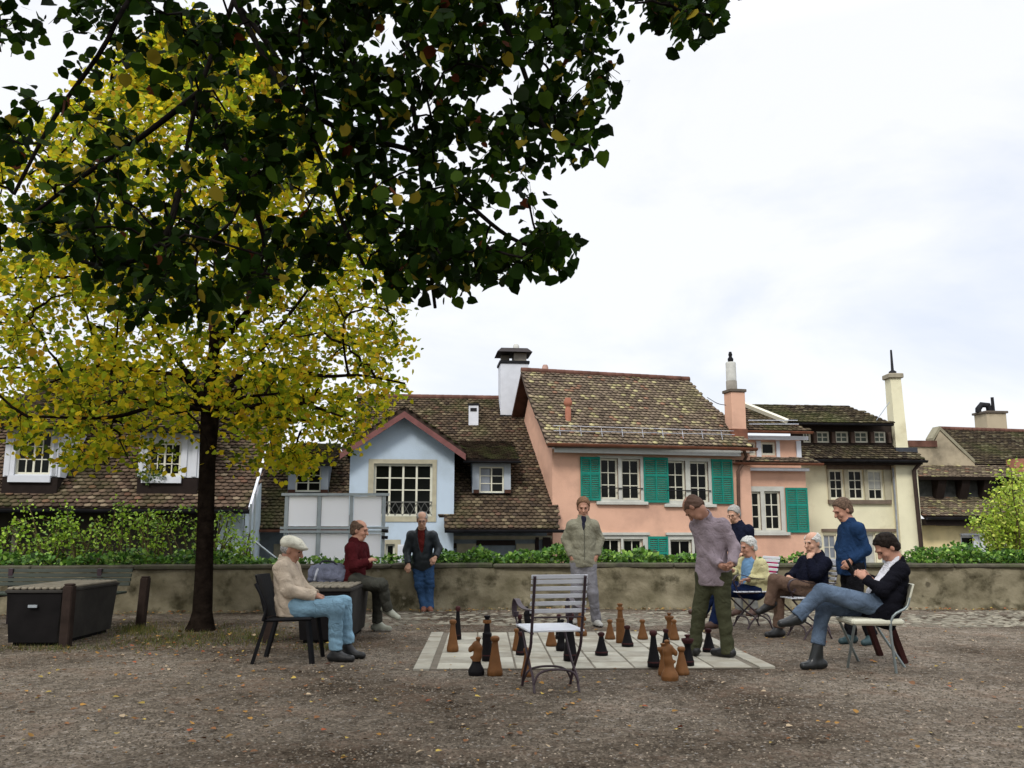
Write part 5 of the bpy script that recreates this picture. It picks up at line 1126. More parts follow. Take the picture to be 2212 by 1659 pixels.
        for i in range(4):
            o = wq + hd_ * (.092 - abs(i - 1.3) * .005) + sd_ * (i - 1.5) * .0195; l1 = [.040, .045, .042, .033][i]; a1 = R(cur + 4 * i); a2 = R(cur * 2.1 + 6 * i)
            p1 = o + (hd_ * math.cos(a1) + pn * math.sin(a1)) * l1; p2 = p1 + (hd_ * math.cos(a2) + pn * math.sin(a2)) * l1 * .85
            b.cone(o - hd_ * .02, p1, .0095, .0088, .004); b.cone(p1, p2, .0088, .0078, .003)
        o = wq + hd_ * .035 - sd_ * .034; p1 = o - sd_ * .022 + hd_ * .034 + pn * .012; p2 = p1 + hd_ * .028 + pn * .014 + sd_ * .004; b.cone(o, p1, .0125, .0105, .01); b.cone(p1, p2, .0105, .0085, .004)
    bm_ = [skin]; body = link_mesh('body', b.mesh('body', bm_), root); del b
    # ---------------- trousers
    hc_ = .0115; p = Vol(lo, hi, hc_); pr = opt.get('leg', 1.0)
    p.cone(W['hl'] + up * .05, W['hr'] + up * .05, .104 + fat * .35, .104 + fat * .35, .05, cuts=[(pel + up * .13, up)])
    for q in 'lr':
        K = W['k' + q]; Ak = W['a' + q]; sh = nrm(Ak - K); cutc = Ak + sh * opt.get('cuff', .01)
        p.cone(W['h' + q], K, .098 * pr + fat * .2, .072 * pr, .05); p.cone(K, Ak + sh * .06, .070 * pr, .054 * pr, .035, cuts=[(cutc, sh)])
        p.cone(Ak - sh * .07, Ak + sh * .03, .055 * pr, .060 * pr, .03, cuts=[(cutc, sh)])
    p.wrinkle(.009, seed=int(Y0 * 10) + 3); link_mesh('trousers', p.mesh('trousers', [pants]), root); del p
    # ---------------- top
    t = Vol(lo, hi, hc_); g = opt.get('bulk', .018); torso(t, g, .06); hem = opt.get('hem', .06)
    hp_ = pel - up * hem; cutq = [(hp_, -up)]
    hw = np.linalg.norm(W['hr'] - W['hl']) / 2; t.ell(pel + up * (.08 - hem * .5) + fwd * fat * .5, TA, (max(cw + .02, hw + .092) + g * .7 + opt.get('flare', 0), .125 + g * .8 + fat * .7, .20 + hem * .9), .05, cuts=cutq)
    for q in 'lr':
        wd = nrm(W['w' + q] - W['e' + q]); slv = opt.get('sleeve', .0)
        t.cone(W['s' + q], W['e' + q], .062 + g * .5, .050 + g * .5, .035); t.cone(W['e' + q], W['w' + q] + wd * .03, .050 + g * .5, .036 + g * .5, .03, cuts=[(W['w' + q] - wd * slv, wd)])
    if opt.get('collar', 1): t.cone(nb - up * .01, nb + (nt_ - nb) * .35, .078 + g * .3, .074, .02, cuts=[(nb + (nt_ - nb) * .42, nt_ - nb)])
    if opt.get('tail'): t.cone(pel + up * .05, W['tail'], .12, .13, .06)
    t.wrinkle(opt.get('wr', .009), seed=int(Y0 * 7) + int(hc[0] * 10))
    if opt.get('open'):
        w_ = opt['open']; c0 = nb + fwd * .10; t.cone(c0 + up * .02, chc + fwd * (.15 + fat * .4) - up * opt.get('open_len', .06), w_ * 1.25, w_ * .35, .01, sub=True)
    if opt.get('seat'): t.clip((0, 0, opt['seat']), (0, 0, -1))
    # keep the neck hole open
    t.cone(nb + (nt_ - nb) * .2, nt_ + (nt_ - nb) * .4, .064, .066, .005, sub=True)
    link_mesh(opt.get('topname', 'jacket'), t.mesh('jacket', [top]), root); del t
    if opt.get('shirt'):
        t = Vol(lo, hi, hc_); torso(t, g - .014 + opt.get('shirt_out', 0), .06); t.cone(nb - up * .02, nb + (nt_ - nb) * .25, .07, .064, .02, cuts=[(nb + (nt_ - nb) * .3, nt_ - nb)]); t.ell(pel + up * .08 + fwd * (fat * .5 + .01), TA, (cw + .01, .11 + fat * .8 + opt.get('shirt_out', 0), .13), .05, cuts=[(pel - up * .0, -up)]); t.wrinkle(.008, 9); t.clip(chc + fwd * .03, -fwd); t.clip(chc + side * .105, side); t.clip(chc - side * .105, -side); link_mesh('shirt', t.mesh('shirt', [opt['shirt']]), root)
    # ---------------- shoes
    for q in 'lr':
        A_ = W['a' + q]; T_ = W['t' + q]; fd = T_ - A_; gnd = opt.get('ground', {}).get(q, True)
        if gnd: fd[2] = 0; fd = nrm(fd); dn = np.array([0, 0, -1.]); zz = opt.get('zfoot', .0); sole = np.array([A_[0], A_[1], .002 + zz]); heel = np.array([A_[0], A_[1], .045 + zz]) - fd * .045; toe = np.array([A_[0], A_[1], .034 + zz]) + fd * .17
        else: fd = nrm(fd); sh = nrm(A_ - W['k' + q]); dn = nrm(sh - fd * sh.dot(fd)); sole = A_ + dn * .075; heel = A_ + dn * .03 - fd * .045; toe = A_ + dn * .04 + fd * .17
        v = Vol(np.minimum(np.minimum(heel, toe), A_) - .1, np.maximum(np.maximum(heel, toe), A_) + .1, .008); cs = [(sole, dn)]
        v.cone(heel, toe, .044, .036, .02, cuts=cs); v.cone(A_ + dn * .02, heel + fd * .05, .046, .046, .03, cuts=cs); v.cone(A_, toe * .6 + heel * .4, .042, .040, .03, cuts=cs)
        me = v.mesh('shoe', [shoes, opt.get('sole', shoes)])
        mi = [0] * len(me.polygons)
        for i, pg in enumerate(me.polygons):
            if (np.array(pg.center) - sole).dot(dn) > -.02: mi[i] = 1
        me.polygons.foreach_set('material_index', mi); link_mesh('shoe', me, root)
    # ---------------- hair
    kind, hm = hair; v = Vol(hc - .2, hc + .2, .0075)
    if kind != 'cap':
        ga = .004 if kind == 'shaved' else .008 if kind == 'bald' else .010
        v.ell(H(0, -.014, .035), AX, ((.074 + ga) * hs, (.094 + ga) * hs, (.082 + ga) * hs), .01); v.ell(H(0, -.03, -.02), AX, ((.068 + ga) * hs, (.070 + ga) * hs, .075 * hs), .02)
        v.wrinkle(.008, 3, 1.6)
        fl = {'full': .088, 'long': .06, 'thin': .085, 'bald': .03, 'shaved': .03}[kind]
        # clear the face
        v.ell(H(0, .125, -.052), AX, (.14, .10 * hs, .10 * hs), .008, sub=True, boxy=5); v.ell(H(0, .15, fl - .085), AX, (.12, .098 * hs, .088 * hs), .008, sub=True, boxy=4); v.ell(H(0, .11, -.068), AX, (.14, .108 * hs, .085 * hs), .006, sub=True, boxy=5); v.ell(H(0, .08, -.11), AX, (.14, .115 * hs, .075 * hs), .006, sub=True, boxy=5); v.clip(H(0, 0, -.068), -hu)
        if kind in ('bald', 'shaved', 'thin'): z = {'bald': .045, 'shaved': .055, 'thin': .10}[kind]; v.ell(H(0, .03 if kind == 'shaved' else .05, .115), AX, ((.080 if kind == 'shaved' else .070) * hs, .13 * hs, .078 * hs), .01, sub=True)
        for sg in (-1, 1): v.ell(H(sg * .088, .0, -.012), AX, (.015 * hs, .019 * hs, .028 * hs), .006, sub=True)
        link_mesh('hair', v.mesh('hair', [hm]), root)
    else:
        v.ell(H(0, -.012, .055), AX, (.092 * hs, .115 * hs, .070 * hs), .02, cuts=[(H(0, 0, .030), -hu + hf * .12)]); v.ell(H(0, .055, .052), AX, (.075 * hs, .085 * hs, .026 * hs), .03); v.ell(H(0, -.05, .05), AX, (.088 * hs, .07 * hs, .06 * hs), .02, cuts=[(H(0, 0, .0), -hu)]); v.wrinkle(.005, 3); link_mesh('flat_cap', v.mesh('cap', [hm]), root)
        v = Vol(hc - .2, hc + .2, .0075); v.ell(H(0, -.03, .0), AX, (.080 * hs, .080 * hs, .06 * hs), .01, cuts=[(H(0, 0, -.055), -hu), (H(0, .0, 0), hf)]); link_mesh('hair', v.mesh('hair', [opt['hairm']]), root)
    # ---------------- eyes and brows
    m = MB(); EYE = mat('eye_dark', (.03, .02, .015), .3)
    for sg in (-1, 1):
        m.lathe(H(sg * .030, .079, .004), [(.001, -.006 * hs), (.007 * hs, -.004), (.009 * hs, 0), (.007 * hs, .004), (.001, .006 * hs)], 8)
    m.build('eyes', EYE, body)
    m = MB()
    for sg in (-1, 1): m.tube([H(sg * .014, .098, .022), H(sg * .03, .097, .027), H(sg * .047, .086, .022)], [.002, .0032, .002], 5)
    m.build('eyebrows', hm if kind != 'cap' else opt['hairm'], body)
    if opt.get('glasses'):
        m = MB()
        for sg in (-1, 1):
            pts = [H(sg * .031 + .021 * math.cos(a), .106, .002 + .016 * math.sin(a)) for a in np.linspace(0, 2 * math.pi, 9)]; m.tube(pts, .0022, 4); m.tube([H(sg * .052, .106, .006), H(sg * .078, .03, .006), H(sg * .08, -.01, .0)], .002, 4)
        m.tube([H(-.01, .108, .006), H(.01, .108, .006)], .002, 4); m.build('glasses', DARKM, root)
    return root, W, dict(H=H, up=up, side=side, fwd=fwd, nb=nb, nt=nt_, chc=chc, pel=pel)
SK1 = SKIN('ruddy', (.42, .22, .15)); SK2 = SKIN('tan', (.34, .175, .115)); SK3 = SKIN('light', (.50, .29, .20))
GREYH = mat('hair_grey', (.30, .29, .27), .8, var=.45, scale=60, bump=.006, bscale=90); WHITEH = mat('hair_white', (.48, .48, .45), .8, var=.35, scale=60, bump=.006, bscale=90); BROWNH = mat('hair_brown', (.10, .065, .045), .8, var=.5, scale=60, bump=.006, bscale=90, spec=.1); DARKH = mat('hair_dark', (.012, .008, .006), .7, var=.5, scale=60, bump=.006, bscale=90, spec=.1); SANDH = mat('hair_sandy', (.15, .085, .05), .8, var=.45, scale=60, bump=.006, bscale=90)
def addbox(root, name, mt, fn):
    m = MB(); fn(m); return m.build(name, mt, root)
# --- P1 seated in the cap
Y1 = 9.35 * .99
Y1 = G(*L2(900, 1560)).y
r1p, w1, i1 = person('older man in white flat cap, beige jacket and pale jeans on the black chair', Y1, L2,
    dict(head=(462, 445), neck=(405, 535), sl=(455, 600, .17), sr=(355, 625, -.17), el=(560, 820, .20), er=(420, 850, -.22), wl=(700, 900, .10), wr=(690, 915, -.12), gl=(790, 915, .06), gr=(800, 935, -.06), hl=(455, 1045, .10), hr=(470, 1050, -.10), kl=(985, 985, .14), kr=(905, 1020, -.12), al=(1020, 1400, .13), ar=(905, 1470, -.10), tl=(1150, 1490, .10), tr=(1080, 1560, -.14)),
    90, 88, 18, SK2, cloth('beige_jacket', (.46, .38, .29)), cloth('pale_jeans', (.20, .33, .42), var=.3, scale=5), shoe_mat('black', (.012, .012, .012)), ('cap', cloth('cap_white', (.56, .54, .44))), hs=1.12,
    opt=dict(hem=.10, seat=.44, bulk=.024, tail=None, hairm=GREYH, palml=(0, 0, -1), palmr=(0, 0, -1), curl=40, open=.035, open_len=.02, shirt=cloth('shirt_pinkish', (.50, .40, .38)), leg=1.06, fat=.01, cuff=-.02))
# --- P2 seated on the chest, arms folded
Y2 = G(*L2(1390, 1268)).y
r2p, w2, i2 = person('balding man in dark red sweater sitting on the chest with arms folded', Y2, L2,
    dict(head=(1145, 245), neck=(1105, 345), sl=(1175, 415, .17), sr=(1060, 425, -.18), el=(1225, 590, .20), er=(1085, 610, -.22), wl=(1180, 545, -.02), wr=(1235, 560, -.14), gl=(1140, 530, -.13), gr=(1290, 520, -.05), hl=(1080, 760, .10), hr=(1070, 765, -.10), kl=(1330, 815, .08), kr=(1370, 790, -.12), al=(1325, 1165, .05), ar=(1430, 1040, -.10), tl=(1470, 1250, .0), tr=(1590, 1130, -.12)),
    80, 78, 10, SK1, cloth('maroon', (.055, .009, .011)), cloth('grey_green_trousers', (.055, .055, .045)), shoe_mat('trainer_grey', (.30, .31, .25), .7), ('bald', BROWNH), hs=1.1,
    opt=dict(dY=-.25, hem=.02, bulk=.020, topname='sweater', palml=(-.3, .2, -.6), palmr=(.2, .5, -.5), curl=30, ground=dict(l=True, r=False), cuff=.0, sole=shoe_mat('sole_pale', (.45, .45, .40), .8)))
# --- P3 leaning on the wall
Y3 = G(*L2(1830, 1072)).y
r3p, w3, i3 = person('grey haired man in dark leather jacket and blue jeans leaning on the wall', Y3, L2,
    dict(head=(1778, 140), neck=(1772, 245, .1), sl=(1672, 295, .12), sr=(1885, 295, .12), el=(1625, 450, .14), er=(1945, 430, .14), wl=(1640, 585, .02), wr=(1915, 515, .0), gl=(1640, 650, -.02), gr=(1890, 560, -.04), hl=(1745, 620, .22), hr=(1835, 620, .22), kl=(1752, 800, .10), kr=(1855, 800, .08), al=(1800, 1020, 0), ar=(1855, 1015, 0), tl=(1790, 1070, -.2), tr=(1872, 1065, -.2)),
    0, 4, 20, SK3, mat('leather_dark', (.012, .017, .021), .5, var=.3, scale=5, bump=.002, spec=.3), cloth('blue_jeans', (.025, .055, .115), var=.45, scale=4), shoe_mat('brown', (.16, .06, .035), .7), ('bald', GREYH), hs=1.08,
    opt=dict(hem=.03, bulk=.024, open=.060, open_len=.13, shirt=cloth('red_pullover', (.11, .018, .016)), shirt_out=.0, palml=(0, .3, 0), palmr=(0, .4, -.1), leg=1.02, glasses=True, cuff=.03, sole=shoe_mat('sole_pale', (.45, .45, .40), .8)))
# --- P4 standing, grey jacket, hands in pockets
Y4 = G(*L4(290, 1085)).y
r4p, w4, i4 = person('sandy haired man in grey green zip jacket standing with both hands in his pockets', Y4, L4,
    dict(head=(183, 118), neck=(183, 212), sl=(98, 262), sr=(262, 262), el=(42, 380, .08), er=(315, 378, .08), wl=(88, 515, -.03), wr=(290, 510, -.03), gl=(110, 575, -.07), gr=(270, 572, -.07), hl=(140, 600, .02), hr=(228, 600, .02), kl=(128, 810, -.02), kr=(260, 815, -.05), al=(122, 1010, .35), ar=(288, 1030, .02), tl=(110, 1060, .15), tr=(330, 1100, -.18)),
    0, -3, 18, SK1, cloth('grey_green_jacket', (.235, .225, .165)), cloth('grey_trousers', (.20, .195, .21)), shoe_mat('trainer_pale', (.36, .35, .32), .7), ('full', SANDH), hs=1.12,
    opt=dict(hem=-.01, bulk=.024, open=.038, open_len=-.06, shirt=cloth('navy_striped', (.02, .02, .035)), palml=(.3, .3, 0), palmr=(-.3, .3, 0), fat=.0, leg=1.0, wr=.008, sole=shoe_mat('sole_dark', (.03, .02, .02), .8)))
m = MB(); a_, b_ = i4['nb'] + i4['fwd'] * .135 - i4['up'] * .09, i4['pel'] + i4['fwd'] * .175 + i4['up'] * .1; m.tube([a_, (a_ + b_) / 2 + i4['fwd'] * .012, b_], .004, 4); m.build('zip', mat('zip_dark', (.08, .08, .06), .5), r4p)
# --- P5 seen from behind, bending
Y5 = G(*L4(1345, 1350)).y
r5p, w5, i5 = person('bald man in lavender shirt standing on the board, hands behind his back', Y5, L4,
    dict(head=(1076, 124, -.05), neck=(1160, 200, -.02), sl=(1105, 262, .08), sr=(1305, 262, -.08), el=(1150, 450, .02), er=(1405, 450, -.12), wl=(1290, 590, -.20), wr=(1385, 580, -.22), gl=(1365, 625, -.26), gr=(1350, 620, -.30), hl=(1175, 700, .06), hr=(1300, 700, -.04), kl=(1125, 940, .10), kr=(1315, 950, -.02), al=(1082, 1250, .15), ar=(1352, 1270, 0), tl=(1030, 1310, .35), tr=(1240, 1335, .12)),
    205, 236, 62, SK2, cloth('lavender', (.27, .22, .24)), cloth('olive_trousers', (.060, .062, .035)), shoe_mat('black', (.012, .012, .012)), ('shaved', mat('hair_shaved', (.09, .055, .04), .7)), hs=1.1,
    opt=dict(hem=.06, bulk=.019, topname='shirt', palml=(0, -.4, .3), palmr=(0, .5, .4), leg=1.0, wr=.010, fat=.0, cuff=.03, zfoot=.022))
# --- P6 standing at the back in navy
Y6 = G(*L5(240, 1068)).y
r6p, w6, i6 = person('grey haired man with glasses in a navy sweater standing behind the seated men', Y6, L5,
    dict(head=(198, 188), neck=(235, 272, .03), sl=(200, 310, .12), sr=(325, 318, -.10), el=(185, 430, .12), er=(345, 450, -.1), wl=(235, 520, 0), wr=(290, 540, -.15), gl=(260, 530, -.05), gr=(255, 530, -.2), hl=(245, 620, .08), hr=(300, 620, -.08), kl=(240, 840, .05), kr=(340, 840, -.05), al=(240, 1010, .05), ar=(372, 1000, -.05), tl=(212, 1060, 0), tr=(340, 1050, -.12)),
    -40, -45, 22, SK3, cloth('navy_sweater', (.010, .012, .026)), cloth('grey_trousers_second', (.16, .16, .15)), shoe_mat('brown_dark', (.06, .03, .02), .6), ('full', GREYH), hs=1.08, opt=dict(hem=.05, topname='sweater', glasses=True, palml=(0, 0, -1), palmr=(0, 0, -1)))
# --- P7 seated in the yellow jacket
Y7 = G(*L5(330, 1190)).y + .25
r7p, w7, i7 = person('white haired man in pale yellow jacket and light blue shirt sitting on a folding chair', Y7, L5,
    dict(head=(322, 470), neck=(345, 565, .02), sl=(275, 610, .16), sr=(430, 625, -.14), el=(230, 740, .22), er=(470, 745, -.18), wl=(190, 680, .0), wr=(335, 760, -.22), gl=(150, 655, -.05), gr=(280, 755, -.22), hl=(380, 860, .10), hr=(395, 862, -.10), kl=(80, 800, .05), kr=(90, 850, -.16), al=(-75, 1040, .05), ar=(25, 1125, -.10), tl=(-170, 1010, .0), tr=(-25, 1175, -.16)),
    -72, -68, 14, SK1, cloth('pale_yellow', (.50, .46, .25)), cloth('navy_jeans', (.010, .018, .052)), shoe_mat('brown_dark', (.06, .03, .02), .6), ('full', WHITEH), hs=1.12,
    opt=dict(hem=.10, seat=.47, bulk=.026, fat=.05, open=.115, open_len=.26, shirt=cloth('light_blue_shirt', (.13, .24, .38)), shirt_out=.010, ground=dict(l=False, r=True), palml=(0, 0, -1), palmr=(0, 0, -1)))
# --- P8 seated bald in dark sweater, hand at mouth
Y8 = G(*L5(540, 1265)).y + .1
r8p, w8, i8 = person('seated bald man in dark sweater with one hand at his mouth', Y8, L5,
    dict(head=(878, 438), neck=(925, 545, .02), sl=(815, 600, .16), sr=(985, 610, -.12), el=(720, 720, .16), er=(900, 720, -.30), wl=(670, 735, -.02), wr=(855, 585, -.20), gl=(715, 770, -.12), gr=(848, 520, -.14), hl=(870, 850, .10), hr=(880, 860, -.10), kl=(590, 850, .05), kr=(550, 760, -.12), al=(585, 1160, .02), ar=(505, 960, -.08), tl=(480, 1245, -.04), tr=(405, 1010, -.08)),
    -70, -58, 8, SK3, cloth('black_navy', (.007, .008, .016)), cloth('brown_trousers', (.14, .09, .065)), shoe_mat('black', (.012, .012, .012)), ('bald', WHITEH), hs=1.12,
    opt=dict(hem=.05, bulk=.028, fat=.03, topname='sweater', ground=dict(l=True, r=False), palml=(.3, -.3, -1), palmr=(.6, .6, 0), curl=55))
# --- P9 standing in blue shirt
Y9 = G(*L5(1390, 1320)).y
r9p, w9, i9 = person('brown haired man in blue shirt and black trousers standing with a hand in his pocket', Y9, L5,
    dict(head=(1140, 152), neck=(1190, 250), sl=(1160, 320, .15), sr=(1270, 310, -.17), el=(1120, 480, .18), er=(1340, 500, -.18), wl=(1130, 610, .08), wr=(1215, 590, -.2), gl=(1120, 680, .05), gr=(1165, 650, -.2), hl=(1195, 670, .09), hr=(1240, 670, -.09), kl=(1190, 920, .1), kr=(1260, 930, -.06), al=(1215, 1225, .12), ar=(1390, 1230, -.0), tl=(1140, 1285, .05), tr=(1330, 1320, -.1)),
    -80, -78, 26, SK1, cloth('blue_shirt', (.014, .034, .082)), cloth('black_trousers', (.010, .010, .012)), shoe_mat('teal_black', (.02, .045, .05), .6), ('full', BROWNH), hs=1.12,
    opt=dict(hem=.06, bulk=.018, topname='shirt', fat=.018, palmr=(.1, .6, 0), palml=(0, -.5, 0), cuff=.0))
# --- P10 seated in the white chair with phone
Y10 = G(*M3(1330, 1150)).y - .05
Y10 = (G(*M3(1330, 1155)).y + G(*M3(1850, 1210)).y) / 2
r10p, w10, i10 = person('dark haired man in black blazer sitting on the white chair looking at a phone', Y10, L5,
    dict(head=(1522, 478), neck=(1605, 590, .0), sl=(1575, 665, .17), sr=(1650, 668, -.15), el=(1440, 800, .22), er=(1480, 850, -.24), wl=(1360, 735, .06), wr=(1345, 755, -.10), gl=(1290, 680, .02), gr=(1272, 690, -.06), hl=(1500, 1000, .10), hr=(1500, 1005, -.10), kl=(975, 995, .10), kr=(965, 860, -.08), al=(925, 1310, .08), ar=(745, 1075, -.10), tl=(760, 1420, .02), tr=(560, 1110, -.14)),
    -88, -86, 38, SK1, cloth('black_blazer', (.007, .007, .010)), cloth('stone_jeans', (.08, .11, .155), var=.35, scale=4), shoe_mat('black_leather', (.014, .016, .016), .3), ('full', DARKH), hs=1.12,
    opt=dict(hem=.17, flare=.035, bulk=.014, open=.105, open_len=.30, shirt=cloth('white_shirt', (.66, .66, .70)), shirt_out=.022, fat=.035, ground=dict(l=True, r=False), palml=(-.2, -.7, .0), palmr=(-.2, .7, 0), curl=40, leg=1.0, cuff=.0))
m = MB(); ph = (w10['gl'] + w10['gr']) / 2 + np.array([-.05, 0, .03]); m.frame_box(ph + np.array([-.01, -.035, -.03]), (.006, 0, .008), (0, .07, 0), (-.05, 0, .10)); o = m.build('phone', DARKM, None, tuple(ph)); tag(o, 'dark mobile phone held by the man in the black blazer', 'phone')
# ================================================================ chess pieces
WB = mat('piece_brown', (.165, .070, .022), .6, var=.25, scale=5, spec=.2, stain=(.09, .042, .015), stain_scale=5, stain_pos=(.52, .72), bump=.002)
WK = mat('piece_black', (.006, .005, .006), .55, var=.3, scale=5, spec=.12)
WW = mat('piece_worn', (.22, .17, .10), .8, var=.3, scale=9)
WD = mat('piece_reddish', (.05, .018, .018), .6, var=.3, scale=6)
PROF = {
 'pawn': [(.255, 0), (.275, .02), (.275, .10), (.262, .135), (.20, .34), (.145, .56), (.105, .74), (.098, .80), (.12, .835), (.142, .86), (.145, .93), (.128, .965), (.085, .99), (.03, 1)],
 'bishop': [(.165, 0), (.182, .015), (.182, .13), (.172, .16), (.135, .36), (.10, .58), (.077, .78), (.072, .84), (.09, .865), (.108, .89), (.11, .945), (.098, .97), (.06, .995), (.02, 1)],
 'king': [(.105, 0), (.118, .01), (.118, .14), (.11, .30), (.105, .44), (.112, .50), (.098, .53), (.104, .545), (.104, .60), (.10, .615), (.078, .62), (.074, .66), (.060, .80), (.058, .83), (.088, .84), (.088, .905), (.05, .91), (.052, .94), (.072, .965), (.072, .99), (.05, 1)],
 'queen': [(.15, 0), (.162, .015), (.162, .13), (.155, .155), (.12, .34), (.095, .50), (.085, .60), (.10, .66), (.135, .72), (.172, .80), (.172, .865), (.07, .87), (.05, .90), (.06, .93), (.088, .97), (.088, .99), (.05, 1)]}
def piece(kind, color, cv, bx_, by_, ty, w_, label, z=.04, faceang=0, onboard=True, group='giant chess pieces'):
    zz = .019 if onboard else .0; p = G(*cv(bx_, by_), zz); H_ = at(*cv(bx_, ty), p.y + .05).z - zz; wpx = w_ ; a = at(*cv(bx_ - w_ / 2, by_), p.y); b_ = at(*cv(bx_ + w_ / 2, by_), p.y); rad = (b_.x - a.x) / 2
    p = Vector((p.x, p.y + rad * .9, zz)); H_ = at(*cv(bx_, ty), p.y).z - zz
    mt = WB if color == 'brown' else WK; 
    t = thing('chess_' + kind, label, 'chess ' + kind, p, group=group)
    if kind != 'knight':
        pr = PROF[kind]; sc = rad / max(r for r, _ in pr[:4]); sc2 = H_ * 1.0
        k = 20; m = MB(); split = {'pawn': 8, 'bishop': 8, 'king': 15, 'queen': 9}[kind]
        m.lathe(p, [(r * (sc if z_ < .2 else (sc * (1 - (z_ - .2) * .35) + H_ * (z_ - .2) * .35)), z_ * H_) for r, z_ in pr[:split]], k)
        m.build('base', mt, t); m = MB(); q = pr[split - 1:]
        m.lathe(p, [(r * (sc * (1 - (z_ - .2) * .35) + H_ * (z_ - .2) * .35), z_ * H_ + .0005) for r, z_ in q], k)
        m.build('head' if kind in ('pawn', 'bishop') else 'crown', (WD if color == 'black' and kind != 'king' else (WB if color == 'black' and kind == 'king' and False else mt)), t)
        r0 = rad * 1.006
        if color == 'black' and rad > .04: m = MB(); m.lathe(p + Vector((0, 0, H_ * .115)), [(r0 * .99, 0), (r0, .003), (r0, .010), (r0 * .985, .013)], k); m.build('base_ring', WD, t)
        if kind == 'king' and color == 'black': m = MB(); m.lathe(p + Vector((0, 0, H_ * .83)), [(r0 * .78, 0), (r0 * .8, .01), (r0 * .8, H_ * .065), (r0 * .78, H_ * .075)], k); m.build('collar', WB, t)
    else:
        fx = math.cos(R(faceang)); fy = math.sin(R(faceang)); f = np.array([fx, fy, 0]); u = np.array([0, 0, 1.]); sd = np.cross(f, u); P0 = np.array(p)
        def K(x, z_, y=0): return P0 + f * x * H_ + sd * y * H_ + u * z_ * H_
        AXk = [f, sd, u]
        v = Vol(P0 - np.array([.5, .5, .02]) * H_ * .8, P0 + np.array([.5, .5, 1.45]) * H_ * .8, H_ / 75)
        rb = rad
        v.cone(K(0, .02), K(0, .10), rb * .97, rb, .01, cuts=[(K(0, .004), -u)]); v.cone(K(0, .10), K(0, .34), rb, H_ * .09, .03)
        v.cone(K(0, .34), K(-.03, .52), H_ * .085, H_ * .10, .04); v.cone(K(-.03, .50), K(-.05, .72), H_ * .105, H_ * .10, .03); v.cone(K(-.05, .72), K(.0, .82), H_ * .10, H_ * .085, .03)
        v.cone(K(.02, .80), K(.16, .70), H_ * .085, H_ * .062, .025); v.cone(K(.13, .71), K(.17, .66), H_ * .065, H_ * .055, .01)
        v.cone(K(-.05, .90), K(-.05, .965), H_ * .045, H_ * .06, .012); v.ell(K(-.05, .985), AXk, (H_ * .075, H_ * .075, H_ * .03), .01)
        v.cone(K(.03, .43), K(.14, .47), H_ * .05, H_ * .035, .02)   # breast ledge
        me = v.mesh('knight', [mt, WK if color == 'two' else mt]); me.materials[0] = WB if color != 'black' else WK; me.materials[1] = WK if color == 'two' else me.materials[0]
        if color == 'two': me.polygons.foreach_set('material_index', [1 if pg.center.z < zz + H_ * .38 else 0 for pg in me.polygons])
        link_mesh('horse', me, t)
    return t
